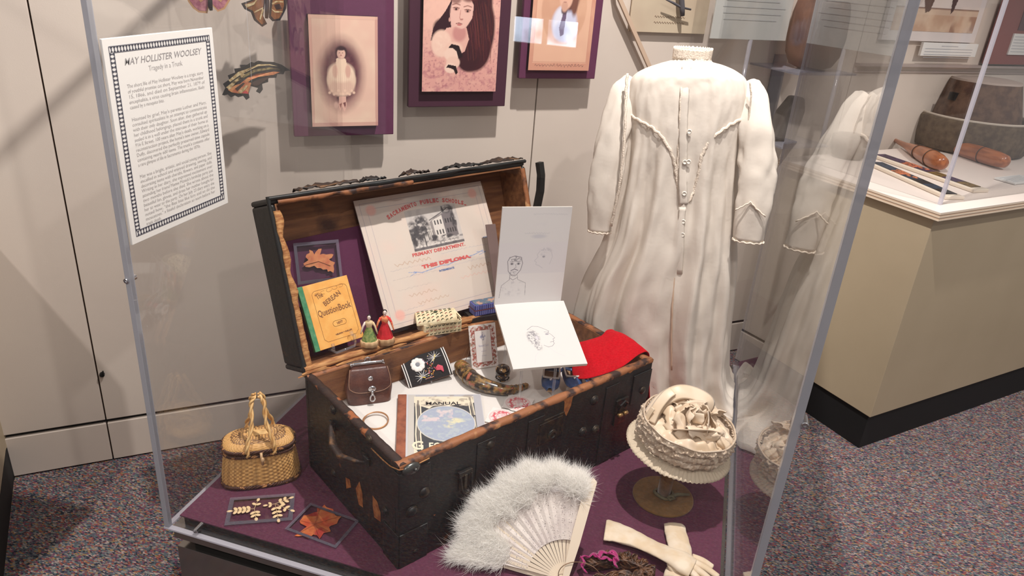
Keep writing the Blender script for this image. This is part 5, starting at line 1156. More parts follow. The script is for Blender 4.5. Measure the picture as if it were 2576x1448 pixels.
# ------------------------------------------------------------ the nightgown
GD = 1.97                                            # distance of its front along y
gaz = ray(1740, 500); gx_ = Vector((gaz.y, -gaz.x, 0)).normalized(); gy_ = Vector((-gx_.y, gx_.x, 0))
GO = Vector((-.02, 2.02, DZ)); GM = frame(GO, gx_, gy_); GI = GM.inverted()   # local x right, y away, z up
gown = thing('nightgown', 'long white cotton nightgown with lace-edged yoke and buttons, standing beside the trunk', 'nightgown', GM)
m_cot = mat('cream_white_cotton', (228, 218, 206), .85, trans=.15, bump=.2, bscale=110)
m_lace = mat('lace_trim_cotton', (222, 208, 192), .9, bump=.9, bscale=260)
def gp(px, py, d=0.0): return GI @ onpl(px, py, GO + gy_ * d, gy_)
rows = [  # left px, right px, half depth, fold amplitude
    ((1694, 132), (1790, 138), .040, 0), ((1690, 150), (1792, 156), .044, 0), ((1660, 160), (1822, 166), .055, .001), ((1620, 174), (1856, 182), .072, .002), ((1592, 192), (1878, 204), .080, .002),
    ((1580, 230), (1884, 245), .088, .002), ((1578, 290), (1874, 300), .095, .003), ((1576, 350), (1862, 360), .098, .004), ((1566, 420), (1856, 430), .100, .007), ((1548, 500), (1853, 510), .105, .010),
    ((1524, 590), (1851, 600), .115, .013), ((1478, 680), (1849, 690), .125, .016), ((1452, 770), (1842, 780), .132, .018), ((1458, 850), (1832, 860), .138, .020), ((1480, 930), (1826, 925), .142, .022), ((1500, 1010), (1836, 975), .15, .024)]
ring = []
for (l, r_, d, f) in rows:
    a, b = gp(*l), gp(*r_); ring.append(((a + b) / 2, (b - a).length / 2, d, f, math.atan2((b - a).z, (b - a).x)))
# last rings lie on the deck, spread out towards the right pane
hx = (GI @ Vector((.186, 1.90, DZ))).x
ring.append((Vector((ring[-1][0].x + .02, -.01, .03)), ring[-1][1] * 1.06, .19, .026, 0)); ring.append((Vector((ring[-2][0].x + .035, -.02, .008)), ring[-2][1] * 1.12, .225, .02, 0))
def gown_pt(v, a, out=0.0):
    k = v * (len(ring) - 1); i = min(int(k), len(ring) - 2); f = k - i
    def L(j):
        A = ring[max(j - 1, 0)], ring[j], ring[min(j + 1, len(ring) - 1)], ring[min(j + 2, len(ring) - 1)]; return A
    p0, p1, p2, p3 = L(i)
    c = Vector(cr(np.array(p0[0]), np.array(p1[0]), np.array(p2[0]), np.array(p3[0]), f)); w, d, fo, t = [float(cr(p0[q], p1[q], p2[q], p3[q], f)) for q in (1, 2, 3, 4)]
    fold = fo * 1.25 * (.6 * math.sin(a * 11 + 1.3 * math.sin(v * 3)) + .5 * math.sin(a * 19 + 2 + v * 4) + .5 * mnoise.noise(Vector((a * 3, v * 5, 1)))) + (fo * .28 + .0022) * (mnoise.noise(Vector((math.cos(a) * 6 + v * 2, v * 17, math.sin(a) * 6))) + .5 * mnoise.noise(Vector((math.cos(a) * 15, v * 30, math.sin(a) * 15 + 7))))
    cre = abs(math.sin(a * 6.5 + .9 * math.sin(v * 7) + 1.1)); fold += fo * .9 * (cre ** .5 - .75) + min(fo, .008) * .5 * (abs(math.sin(a * 17 + 2.2 * v + .6 * math.sin(v * 21))) ** .6 - .6)
    ca, sa = math.cos(a), math.sin(a); W = w + fold * .45 + out; D = d + fold + out
    x = W * math.copysign(abs(ca) ** .85, ca); y = D * math.copysign(abs(sa) ** .85, sa)
    p = Vector((c.x + x * math.cos(t), c.y + y, c.z + x * math.sin(t)))
    if v > .93: p.z = max(p.z, .006) + (.008 if v < .995 else 0) * (1 + math.sin(a * 11))
    wp = GM @ p
    if wp.x > .184: wp.x = .184 - .004 * (wp.x - .184); p = GI @ wp
    return p
m = MB(); m.grid(lambda u, v: gown_pt(v, 2 * math.pi * u), 200, 170, wrapu=True); m.build('gown_body', m_cot, gown, smooth=True)
# hem puddle on the deck at the right
hem = [(1812, 905), (1828, 900), (1850, 958), (1846, 975), (1856, 1000), (1858, 1040), (1853, 1090), (1838, 1085), (1815, 1090), (1780, 1070), (1760, 1000), (1780, 930)]
hp_ = [GI @ onz(x, y, DZ + .01) for x, y in hem]; hc = sum(hp_, Vector()) / len(hp_) + Vector((-.03, .02, 0))
def hemf(u, v):
    k = u * len(hp_); i = int(k) % len(hp_); f = k - int(k); p = Vector(cr(*[np.array(hp_[(i + d) % len(hp_)]) for d in (-1, 0, 1, 2)], f)); q = hc.lerp(p, v)
    wq = GM @ q; wq.x = min(wq.x, .185); q = GI @ wq
    q.z = .004 + .055 * (1 - v) ** 1.3 + .022 * v * (1 - v * .75) * (1 + math.sin(u * 2 * math.pi * 5 + v * 2)) + .006 * mnoise.noise(q * 20); return q
m = MB(); m.grid(hemf, 96, 26, wrapu=True); m.build('spread_hem', m_cot, gown, smooth=True)
def on_front(px, py, out=.002):
    """point of the gown front seen at (px, py)"""
    best = None
    x0 = gp(px, py)
    # march over rows: find v whose front surface point projects closest
    for it in range(2):
        rng = np.linspace(0, .95, 60) if it == 0 else np.linspace(max(0, best[1] - .02), best[1] + .02, 30)
        for v in rng:
            for a in (np.linspace(-math.pi + .05, -.05, 26) if it == 0 else np.linspace(best[2] - .13, best[2] + .13, 14)):
                p = gown_pt(float(v), float(a)); w_ = GM @ p; q = CAMR.transposed() @ (w_ - CAM); sx = CX - q.x * FPX / q.z; sy = CY + q.y * FPX / q.z; e = (sx - px) ** 2 + (sy - py) ** 2
                if best is None or e < best[0]: best = (e, v, a)
    return gown_pt(best[1], best[2], out)
def trim(name, pxs, r, mt, wig=0, flat=(1, .4), n_sub=6):
    P = [on_front(*p) for p in pxs]; Q = []
    for i in range(len(P) - 1):
        for k in range(n_sub):
            f = k / n_sub; q = P[i].lerp(P[i + 1], f); Q.append(q + Vector((wig * math.sin(len(Q) * 2.1), -.001, wig * math.cos(len(Q) * 1.7))))
    Q.append(P[-1]); m = MB(); m.tube(Q, r, 6, flat=flat, up=(0, -1, 0)); return m.build(name, mt, gown, smooth=True)
trim('lace_trim', [(1578, 273), (1588, 290), (1610, 303), (1640, 318), (1665, 342), (1684, 375), (1697, 415), (1706, 455), (1711, 495), (1716, 515)], .0042, m_lace, .0015)
trim('lace_trim', [(1888, 290), (1862, 300), (1830, 316), (1800, 338), (1778, 366), (1764, 395), (1756, 440), (1746, 480), (1731, 508)], .0042, m_lace, .0015)
trim('front_placket', [(1727, 168), (1722, 240), (1719, 300), (1718, 360), (1717, 420), (1717, 470), (1718, 514)], .012, m_cot, .0004, flat=(1, .2))
trim('placket_edge', [(1722, 166), (1714, 230), (1711, 300), (1706, 380), (1703, 440), (1706, 512)], .0030, m_lace, .0013)
trim('lower_placket', [(1716, 520), (1713, 570), (1710, 620), (1706, 688)], .0095, m_cot, .0003, flat=(1, .25))
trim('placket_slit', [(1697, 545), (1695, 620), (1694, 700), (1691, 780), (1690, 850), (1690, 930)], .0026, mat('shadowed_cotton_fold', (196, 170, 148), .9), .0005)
for px, py in ((1735, 330), (1731, 406), (1722, 406), (1720, 486), (1717, 556), (1716, 590)):
    q = on_front(px, py, .006); m = MB(); m.lathe([(.0062, -.001), (.0062, .001), (.0045, .002), (.004, .001), (.0001, .001)], 14, frame(q, (1, 0, 0), (0, 0, 1))); m.build('button', mat('pearl_button', (232, 226, 214), .3), gown, smooth=True)
# tucks either side of the placket, collar
m = MB()
cz = ring[0][0]
def col(u, v): a = 2 * math.pi * u; p = gown_pt(.0, a); return Vector((cz.x + (p.x - cz.x) * (1.0 + .02 * v), p.y * (1.0), p.z - .012 + .026 * v + .0016 * math.sin(a * 40) * v - .010 * (1 if False else 0)))
m.grid(col, 160, 6, wrapu=True); m.build('collar', m_lace, gown, smooth=True, solid=.002)
m = MB(); m.lathe([(.9, 0), (.9, .006), (.0001, .010)], 40, Matrix.Translation((cz.x, 0, cz.z - .016)) @ Matrix.Diagonal((ring[0][1], ring[0][2], 1, 1))); m.build('neck_form', mat('white_form_fabric', (236, 230, 222), .9), gown, smooth=True)
# sleeves
def sleeve_g(path, side):
    P = [(gp(x, y, d), w_) for x, y, d, w_ in path]; pts = []; rs = []; fl_ = []
    n = len(P)
    for i in range(n - 1):
        for k in range(6):
            f = k / 6; q = [P[max(i - 1, 0)], P[i], P[i + 1], P[min(i + 2, n - 1)]]
            pts.append(Vector(cr(*[np.array(x[0]) for x in q], f))); rs.append(float(cr(*[x[1] for x in q], f)))
    pts.append(P[-1][0]); rs.append(P[-1][1])
    m = MB(); m.tube(pts, rs, 36, flat=(1, .55), up=(0, 1, 0), cap=False)
    for i, v in enumerate(m.v):
        r_ = i // 36; a = 2 * math.pi * (i % 36) / 36; c = pts[r_]; k = 1 + .07 * math.sin(a * 5 + r_ * .35) + .16 * mnoise.noise(Vector((a * 1.5, r_ * .28, side * 5))) ; m.v[i] = c + (v - c) * k
    m.build('sleeve', m_cot, gown, smooth=True, solid=.0015)
    e = pts[-1]; d = (pts[-1] - pts[-3]).normalized(); X = Vector((0, 1, 0)); Y = d.cross(X).normalized(); m = MB()
    m.tube([e + (Y * math.cos(a) * rs[-1] + X * math.sin(a) * rs[-1] * .55) * 1.04 + d * .0015 * math.sin(a * 14) for a in [2 * math.pi * j / 60 for j in range(60)]], .0026, 6, closed=True); m.build('cuff_edge', m_lace, gown, smooth=True)
    return pts, rs
sleeve_g([(1592, 205, .01, .030), (1572, 240, -.02, .040), (1556, 300, -.045, .040), (1537, 370, -.06, .043), (1524, 440, -.07, .043), (1514, 510, -.08, .036), (1508, 582, -.085, .030)], -1)
sp_, sr_ = sleeve_g([(1878, 215, .01, .030), (1890, 250, -.02, .036), (1900, 320, -.05, .040), (1905, 390, -.06, .044), (1903, 450, -.07, .045), (1896, 520, -.08, .043), (1882, 605, -.085, .038)], 1)
for pxs in ([(1850, 528), (1866, 520), (1888, 508), (1902, 524), (1926, 545)], [(1886, 205), (1890, 240), (1886, 280), (1882, 310)], ):
    m = MB(); P = [gp(x, y, -.108 if y > 400 else -.062) for x, y in pxs]; Q = []
    for a, b in zip(P, P[1:]):
        for k in range(5): Q.append(a.lerp(b, k / 5) + Vector((0, 0, .0012 * math.sin(len(Q) * 2))))
    m.tube(Q + [P[-1]], .0022, 6); m.build('sleeve_trim', m_lace, gown, smooth=True)
m = MB(); P = [gp(x, y, d) for x, y, d in ((1578, 185, -.055), (1575, 230, -.07), (1573, 300, -.09), (1569, 380, -.10), (1560, 460, -.105), (1548, 520, -.105), (1535, 578, -.10))]; Q = []
for a, b in zip(P, P[1:]):
    for k in range(6): Q.append(a.lerp(b, k / 6) + Vector((.0012 * math.sin(len(Q) * 2), 0, 0)))
m.tube(Q, .0036, 6); m.build('sleeve_trim', m_lace, gown, smooth=True)

# ------------------------------------------------------------ bonnet on its stand
B0 = onz(1667, 1250, DZ)
st = thing('bonnet_stand', 'mustard-coloured disc-footed stand under the ivory bonnet', 'stand', B0)
m_mus = mat('mustard_velvet', (116, 84, 40), .8, rgb2=(128, 92, 46), nscale=80, sheen=.3)
m = MB(); m.lathe([(.0735, 0), (.075, .002), (.075, .005), (.0735, .007), (.0001, .007)], 56); m.build('base_disc', m_mus, st, smooth=False, bevel=.001)
m = MB(); m.tube([(0, 0, .006), (.002, 0, .07), (.004, .0, .155)], .0165, 20); m.build('post', m_mus, st, smooth=True)
m = MB(); m.tube([(.005 * math.cos(a) * 4.4, .018 * math.sin(a), .012 + .003 * math.sin(a * 2)) for a in [2 * math.pi * k / 20 for k in range(20)]], .0042, 8, closed=True)
m.tube([(.012, -.012, .014), (.02, -.016, .022), (.028, -.012, .016), (.018, -.018, .012)], .004, 8, closed=True); m.tube([(.018, -.008, .014), (.035, 0, .02), (.062, .004, .024)], [.005, .0045, .003], 8); m.build('knotted_cord', mat('olive_cord', (112, 108, 84), .8, bump=.4), st, smooth=True)
BT = B0 + Vector((.004, 0, .160)); tilt = (Vector((.17, -.06, 1))).normalized(); bxx = Vector((.95, .28, 0)); bxx = (bxx - tilt * bxx.dot(tilt)).normalized()
BM = frame(BT + Vector((.012, .0, .010)), bxx, tilt.cross(bxx))
bon = thing('bonnet', 'ivory silk bonnet with ruched satin band and ruffled brim on a mustard stand', 'hat', BM)
m_sat = mat('ruched_satin', (212, 194, 172), .3, rgb2=(194, 172, 148), nscale=60, bump=.3, bscale=200, sheen=.3); m_sat.node_tree.nodes['Principled BSDF'].inputs['Metallic'].default_value = .05
m_silk = mat('ivory_silk', (226, 206, 182), .42, rgb2=(214, 190, 160), nscale=14, sheen=.2)
R0 = .099
def brim(u, v):
    a = 2 * math.pi * u; r = R0 * (.80 + .36 * v); z = .004 + .0016 * math.sin(a * 74 + v * 1.5) * v - .020 * v + .003 * mnoise.noise(Vector((a * 6, v * 3, 0))); return (r * 1.12 * math.cos(a), r * math.sin(a), z)
m = MB(); m.grid(brim, 460, 8, wrapu=True); m.build('brim_ruffle', mat('brim_gauze', (206, 190, 166), .6, bump=.5, bscale=300), bon, smooth=True, solid=.0012)
def bandf(u, v):
    a = 2 * math.pi * u; puff = abs(math.sin(v * math.pi * 3)) ** .6; z = .006 + .058 * v; n1 = mnoise.noise(Vector((math.cos(a) * 9, math.sin(a) * 9, v * 6))); n2 = mnoise.noise(Vector((math.cos(a) * 24, math.sin(a) * 24, v * 10 + 4)))
    r = R0 * (.93 + .04 * math.sin(v * 2.5)) + .007 * puff + .006 * n1 + .003 * n2 + .0012 * math.sin(a * 64 + n1 * 6); return (r * 1.12 * math.cos(a), r * math.sin(a), z + .004 * n2)
m = MB(); m.grid(bandf, 420, 34, wrapu=True); m.build('ruched_band', m_sat, bon, smooth=True)
m = MB()
for rr, zz_ in ((R0 * 1.0, .066), (R0 * .985, .060)): m.tube([(rr * 1.12 * math.cos(a), rr * math.sin(a), zz_ + .0015 * math.sin(a * 9)) for a in [2 * math.pi * k / 160 for k in range(160)]], .0022, 8, closed=True)
m.build('satin_piping', m_sat, bon, smooth=True)
def crown(u, v):
    a = 2 * math.pi * u; r = R0 * .95 * v; q = Vector((r * 1.1 * math.cos(a), r * math.sin(a), 0)); z = .050 + .028 * (1 - v ** 2) + .014 * abs(mnoise.noise(q * 28)) + .008 * mnoise.noise(q * 60); return (q.x, q.y, z)
m = MB(); m.grid(lambda u, v: crown(u, max(v, .001)), 120, 34, wrapu=True); m.build('crown_lining', m_silk, bon, smooth=True)
def petal(c, ax, ang, L, W, curl, seed, name='silk_fold'):
    ax = Vector(ax).normalized(); s_ = ax.orthogonal().normalized(); s_ = Matrix.Rotation(ang, 3, ax) @ s_; t = ax.cross(s_); m = MB()
    def f(u, v):
        x = (u - .5) * W * (.55 + .75 * math.sin(math.pi * min(1, .12 + v * .88))); b = curl * v * 2.2; n = mnoise.noise(Vector((u * 3, v * 3, seed)))
        return Vector(c) + ax * (L * math.sin(b) / max(b, .01) * v * 1.0) + t * (L * v * v * curl * .6 + .010 * (2 * u - 1) ** 2 + .008 * n) + s_ * (x + .003 * n)
    m.grid(f, 16, 14); return m.build(name, m_silk, bon, smooth=True, solid=.0012)
r = random.Random(21)
cc = Vector((-.008, -.010, .088))
for k in range(7): a = k * .9; petal(cc + Vector((.012 * math.cos(a), .010 * math.sin(a), 0)), (math.cos(a) * .45, math.sin(a) * .45, .9), a, .036, .04, .55, k)
for k in range(8): a = k * .8 + .3; petal(cc + Vector((.026 * math.cos(a), .022 * math.sin(a), -.008)), (math.cos(a) * .9, math.sin(a) * .9, .55), a, .044, .055, .8, k + 10)
for k in range(9):
    x = -.070 + .135 * k / 8; petal((x, .03 + .03 * r.random(), .062), (r.uniform(-.5, .5), r.uniform(-.2, .5), 1), r.uniform(0, 6), .035, .05, .6, k + 20)
for k, (x, y) in enumerate(((.045, -.04), (.064, -.016), (.066, -.03), (.05, -.05), (.03, -.055))): petal((x, y, .062), (r.uniform(-.6, .6), r.uniform(-.6, .1), .8), r.uniform(0, 6), .034, .042, .8, k + 40)
def loop(P, wd, name='silk_ribbon'):
    m = MB(); Q = []
    for i in range(len(P) - 1):
        for k in range(6): Q.append(Vector(cr(*[np.array(P[min(max(i + d, 0), len(P) - 1)], float) for d in (-1, 0, 1, 2)], k / 6)))
    Q.append(Vector(P[-1])); m.tube(Q, wd, 8, flat=(1, .12)); return m.build(name, m_silk, bon, smooth=True)
loop([(-.095, .0, .06), (-.075, .02, .095), (-.04, .03, .122), (.0, .032, .124), (.03, .02, .118), (.025, .01, .105), (-.01, 0, .105), (-.04, -.01, .088)], .019)
loop([(-.098, -.02, .06), (-.088, -.0, .088), (-.07, .02, .112), (-.055, .03, .122)], .013)
loop([(-.108, -.015, .058), (-.104, -.01, .075), (-.098, -.005, .09)], .006)
loop([(-.05, -.045, .07), (-.02, -.055, .085), (.02, -.05, .088), (.05, -.04, .078)], .016)

# ------------------------------------------------------------ feather fan
FP = onz(1420, 1462, DZ) + UP * .006
fn_ = Vector((FP.x * -1 + .02, -FP.y, 0)).normalized() * .80 + UP * .60; fn_.normalize()
fx_ = Vector((-fn_.y, fn_.x, 0)).normalized() * 1; 
if fx_.x < 0: fx_ = -fx_
FM = frame(FP, fx_, fn_.cross(fx_))
fan = thing('feather_fan', 'open ivory fan with silk leaf and white feather border, before the trunk', 'fan', FM)
FI = FM.inverted()
def fa(px, py): q = FI @ onpl(px, py, FP, fn_); return math.atan2(q.y, q.x), math.hypot(q.x, q.y)
aR, rR = fa(1489, 1200); aL, rL = fa(1207, 1401); rTop = fa(1340, 1135)[1]; rI = fa(1401, 1357)[1]; rS = fa(1330, 1225)[1]
m_iv = mat('ivory_sticks', (232, 216, 194), .35, coat=.2); m_fs = mat('fan_silk', (214, 202, 196), .4, rgb2=(226, 216, 208), nscale=20, sheen=.3, bump=.3, bscale=300)
NS = 14
for k in range(NS):
    a = aR + (aL - aR) * (k + .5) / NS; m = MB(); M = Matrix.Rotation(a, 4, 'Z') @ Matrix.Translation((0, 0, .0008 * k))
    m.prism([(0, -.0022), (rI * .45, -.0019), (rI, -.0040), (rI * 1.06, -.003), (rS * 1.0, -.0012), (rS * 1.0, .0012), (rI * 1.06, .003), (rI, .0040), (rI * .45, .0019), (0, .004)], 0, .0009, M); m.build('stick', m_iv, fan)
m = MB(); M = Matrix.Rotation(aR, 4, 'Z') @ Matrix.Translation((0, 0, NS * .0008 + .003)); m.prism([(-.004, -.006), (rI, -.011), (rR * .97, -.013), (rR, -.004), (rR * .96, .010), (rI, .010), (-.004, .006)], -.001, .0018, M); m.build('guard_stick', m_iv, fan, bevel=.0005)
m = MB(); M = Matrix.Rotation(aL, 4, 'Z') @ Matrix.Translation((0, 0, .0)); m.prism([(-.004, -.006), (rI, -.008), (rS * 1.2, -.005), (rS * 1.2, .005), (rI, .010), (-.004, .006)], -.0015, .001, M); m.build('guard_stick', m_iv, fan, bevel=.0005)
m = MB()
def leaf_(u, v): a = aR + (aL - aR) * u; r_ = rI * 1.0 + (rS * 1.04 - rI) * v; tri = abs(((u * NS) % 1) - .5) * 2; return (r_ * math.cos(a), r_ * math.sin(a), .006 + .0008 * NS * u * .3 + .0035 * (tri - .3) * (.3 + .7 * v))
m.grid(leaf_, NS * 8 + 1, 12); m.build('silk_leaf', m_fs, fan, smooth=False, solid=.0004)
r = random.Random(31); m = MB()
for k in range(420):
    s_ = r.random(); i = int(s_ * NS) / NS + (.25 + .5 * r.random()) / NS; v = r.random() * .9; p = Vector(leaf_(i, v)) + Vector((0, 0, .0035)); m.add([p + Vector((-.0006, -.0006, 0)), p + Vector((.0006, -.0006, 0)), p + Vector((.0007, .0006, .0004)), p + Vector((-.0006, .0007, .0002))], [(0, 1, 2, 3)])
m.build('sequin_dust', mat('silver_sequins', (230, 226, 226), .2, .8), fan)
m = MB(); m.lathe([(.006, 0), (.006, .001), (.0045, .004), (.0001, .0055)], 16, Matrix.Translation((0, 0, NS * .0008 + .004))); m.build('rivet', mat('pearl_button', (232, 226, 214), .3), fan, smooth=True)
m = MB(); m.tube([(.045 * math.cos(a) + .03, .03 * math.sin(a) + .012, .016 + .004 * math.sin(a)) for a in [math.pi * 2 * k / 30 for k in range(22)]], .0009, 5); m.build('wire_loop', mat('thin_bronze_wire', (120, 92, 70), .4, .7), fan)
# feathers: fine barbs grown along the outer border
def barbs(m, base, dr, L, n, rnd, wd=.0006, spread=.9, droop=.3):
    for _ in range(n):
        d = (dr + Vector((rnd.gauss(0, spread), rnd.gauss(0, spread), abs(rnd.gauss(0, spread * .5)) + .05))).normalized(); l = L * rnd.uniform(.5, 1.1)
        side = d.cross(Vector((rnd.gauss(0, .3), rnd.gauss(0, .3), 1))).normalized() * wd * .5; curl = Vector((rnd.gauss(0, .25), rnd.gauss(0, .25), -droop * .5)) * l
        p1 = base + d * l * .4; p2 = base + d * l * .75 + curl * .35; p3 = base + d * l + curl
        o = len(m.v); m.v += [base - side, base + side, p1 - side, p1 + side, p2 - side * .7, p2 + side * .7, p3]; m.f += [(o, o + 1, o + 3, o + 2), (o + 2, o + 3, o + 5, o + 4), (o + 4, o + 5, o + 6)]; m.m += [0] * 3
m = MB(); r = random.Random(77)
def rad_at(s_): return rS * (1.0 if s_ < .85 else 1.0)
for k in range(5200):
    s_ = r.random(); a = aR + .03 + (aL - aR - .0) * s_ + (0.05 if s_ > .9 else 0) * r.random()
    t_ = r.random() ** .8; inner = rS * (.88 + .08 * math.sin(s_ * 9)); 
    if s_ > .78: inner = rI * 1.55
    rr = inner + (rTop * .86 - inner) * t_
    rr *= .86 + .14 * min(1, s_ / .35); rr += .006 * math.sin(s_ * 40)
    base = Vector((rr * math.cos(a), rr * math.sin(a), .010 + .012 * r.random() * math.sin(math.pi * t_))); dr = Vector((math.cos(a), math.sin(a), .25))
    cl = .75 + .5 * mnoise.noise(Vector((a * 7, 2, 2))); barbs(m, base, dr, .034 * (1 + .35 * mnoise.noise(Vector((a * 11, 5, 1)))), 8, r, wd=.0005, spread=.5, droop=.5)
fo = m.build('feather_border', mat('white_marabou', (255, 253, 249), .9, trans=.45), fan); fo['kind'] = 'stuff'
m = MB(); m.grid(lambda u, v: (lambda a, r_: (r_ * math.cos(a), r_ * math.sin(a), .004 + .010 * math.sin(math.pi * v) + .004 * mnoise.noise(Vector((a * 9, r_ * 60, 0)))))(aR + .06 + (aL - aR - .02) * u, (rS * .93 + (rTop * .80 - rS * .93) * v) * (.86 + .14 * min(1, u / .35))), 90, 12); m.build('feather_base', mat('feather_down', (246, 243, 242), .95), fan, smooth=True)

# ------------------------------------------------------------ gloves
m_gl = mat('cream_kid_leather', (222, 206, 184), .6, rgb2=(214, 192, 162), nscale=30, bump=.35, bscale=60, sheen=.1)
def crpath(P, n=6):
    Q = []
    for i in range(len(P) - 1):
        for k in range(n): Q.append(cr(*[np.array(P[min(max(i + d, 0), len(P) - 1)], float) for d in (-1, 0, 1, 2)], k / n))
    Q.append(np.array(P[-1], float)); return Q
def glove(label, arm, fingers, lift, grp):
    c = onz(arm[2][0], arm[2][1], DZ); t = thing('kid_glove', label, 'glove', Matrix.Translation(c), grp)
    def P3(px, py, z): return onz(px, py, DZ + z) - c
    A = crpath([(*P3(x, y, lift + z), w_, h_) for x, y, z, w_, h_ in arm]); m = MB()
    m.tube([q[:3] for q in A], [q[3] for q in A], 28, flat=[(1, q[4] / q[3]) for q in A], up=(0, 0, 1))
    for i, v in enumerate(m.v):
        r_ = i // 28; cc_ = Vector(A[min(r_, len(A) - 1)][:3]); m.v[i] = v + (v - cc_) * (.10 * mnoise.noise(Vector((i % 28 * .5, r_ * .35, lift * 90)))) + Vector((0, 0, .0012 * mnoise.noise(v * 90)))
    m.build('glove_arm', m_gl, t, smooth=True)
    for nm, f in fingers:
        F = crpath([(*P3(x, y, lift + z), w_) for x, y, z, w_ in f]); m = MB(); e = F[-1][:3] + (F[-1][:3] - F[-3][:3]) * .25
        m.tube([q[:3] for q in F] + [e], [q[3] for q in F] + [F[-1][3] * .45], 14, flat=(1, .7), up=(0, 0, 1)); m.build(nm, m_gl, t, smooth=True)
    return t
glove('cream kid glove lying upright beneath the other glove, its open end by the stand',
      [(1696, 1320, .010, .024, .008), (1703, 1350, .010, .026, .009), (1712, 1390, .009, .026, .008), (1712, 1425, .008, .028, .009), (1706, 1462, .010, .033, .012)],
      [('thumb', [(1745, 1452, .008, .008), (1762, 1474, .008, .008), (1766, 1500, .006, .007)])] + [('finger', [(1690 + k * 15, 1462, .010, .0085), (1688 + k * 16, 1500, .009, .008), (1684 + k * 17, 1536 - abs(k - 1.5) * 6, .006, .0072)]) for k in range(4)], 0.0, 'pair of kid gloves')
glove('cream kid glove lying slantwise on top of the other, wide cuff towards the fan',
      [(1522, 1332, .008, .034, .008), (1550, 1338, .009, .032, .008), (1598, 1356, .012, .026, .008), (1650, 1380, .020, .022, .008), (1690, 1398, .026, .026, .009), (1722, 1415, .026, .030, .011), (1742, 1428, .022, .028, .010)],
      [('thumb', [(1690, 1408, .022, .010), (1690, 1424, .018, .010), (1704, 1438, .012, .009), (1722, 1444, .010, .008)]),
       ('finger', [(1742, 1400, .022, .0085), (1768, 1410, .018, .0085), (1792, 1426, .012, .0078)]), ('finger', [(1745, 1412, .024, .0085), (1775, 1428, .018, .0085), (1806, 1450, .010, .0078)]),
       ('finger', [(1740, 1422, .024, .0085), (1768, 1442, .018, .0085), (1796, 1466, .009, .0078)]), ('finger', [(1732, 1430, .022, .008), (1752, 1450, .016, .008), (1774, 1472, .008, .0072)])], 0.004, 'pair of kid gloves')

# ------------------------------------------------------------ lock of hair with ribbon
c = onz(1590, 1425, DZ); t = thing('braided_hair', 'coiled dark brown braid of hair tied with magenta ribbon, between fan and gloves', 'hair', Matrix.Translation(c))
r = random.Random(12); m = MB()
path = crpath([(*(onz(x, y, DZ + .014) - c),) for x, y in ((1480, 1420), (1520, 1412), (1560, 1408), (1600, 1420), (1630, 1440), (1600, 1462), (1550, 1460), (1500, 1470))], 14)
for s_ in range(42):
    ph = r.uniform(0, 6.28); rr = r.uniform(.006, .017); fr = r.uniform(.28, .42); Q = []
    for i, p in enumerate(path):
        a = ph + i * fr; Q.append(Vector(p) + Vector((rr * math.cos(a) * .9, rr * math.sin(a) * .9, rr * .7 * math.sin(a * 1.3 + s_) + .001)) + Vector((0, 0, .002)))
    m.tube(Q, .0022 if s_ % 3 else .003, 5)
m.build('hair_strands', mat('dark_brown_hair', (52, 32, 22), .45, rgb2=(96, 62, 36), nscale=90), t, smooth=True)
m = MB(); mg = mat('magenta_silk_ribbon', (164, 24, 104), .45, sheen=.3)
for P in ([(1458, 1404), (1470, 1398), (1480, 1402), (1492, 1392), (1504, 1398), (1514, 1387), (1530, 1391), (1540, 1385), (1552, 1398), (1546, 1412), (1550, 1424)], [(1462, 1400), (1470, 1414), (1464, 1424), (1474, 1438)], [(1498, 1394), (1512, 1406), (1524, 1400), (1538, 1410)], [(1530, 1390), (1546, 1396), (1556, 1410), (1544, 1404)]):
    Q = crpath([tuple(onz(x, y, DZ + .034 + .004 * math.sin(k * 2)) - c) for k, (x, y) in enumerate(P)], 5); m.tube(Q, [.005 + .003 * abs(math.sin(i * .55)) for i in range(len(Q))], 6, flat=(1, .3))
m.build('magenta_ribbon', mg, t, smooth=True)

# ------------------------------------------------------------ basket
q0, q1 = onz(565, 1240, DZ), onz(752, 1212, DZ); bd = (q1 - q0); bc = (q0 + q1) / 2; X = bd.normalized(); Y = Vector((-X.y, X.x, 0)); BW = bd.length * 1.07; BC = bc + Y * .050
bas = thing('wicker_basket', 'small oval wicker basket with domed lid and two twisted handles, left of the trunk', 'basket', frame(BC, X, Y))
def wick(name, c1, c2, c3, fx, fz):
    m = bpy.data.materials.new(name); m.use_nodes = True; nt = m.node_tree; N = nt.nodes; K = nt.links; b = N['Principled BSDF']; b.inputs['Roughness'].default_value = .5
    at = N.new('ShaderNodeAttribute'); at.attribute_name = 'Col'; s_ = N.new('ShaderNodeSeparateColor'); K.new(at.outputs['Color'], s_.inputs[0])
    n = N.new('ShaderNodeTexNoise'); n.inputs['Scale'].default_value = 60; tc = N.new('ShaderNodeTexCoord'); K.new(tc.outputs['Object'], n.inputs['Vector'])
    a = N.new('ShaderNodeMix'); a.data_type = 'RGBA'; a.inputs[6].default_value = (*lin(c1), 1); a.inputs[7].default_value = (*lin(c2), 1); K.new(n.outputs['Fac'], a.inputs[0])
    a2 = N.new('ShaderNodeMix'); a2.data_type = 'RGBA'; a2.inputs[7].default_value = (*lin(c3), 1); K.new(s_.outputs[0], a2.inputs[0]); K.new(a.outputs[2], a2.inputs[6]); K.new(a2.outputs[2], b.inputs['Base Color']); return m
m_wk = wick('woven_willow', (222, 176, 112), (196, 146, 84), (88, 54, 36), 1, 1)
def oval(a, w, d, e=.66): ca, sa = math.cos(a), math.sin(a); return math.copysign(abs(ca) ** e, ca) * w, math.copysign(abs(sa) ** e, sa) * d
BD = .052; BH = .098
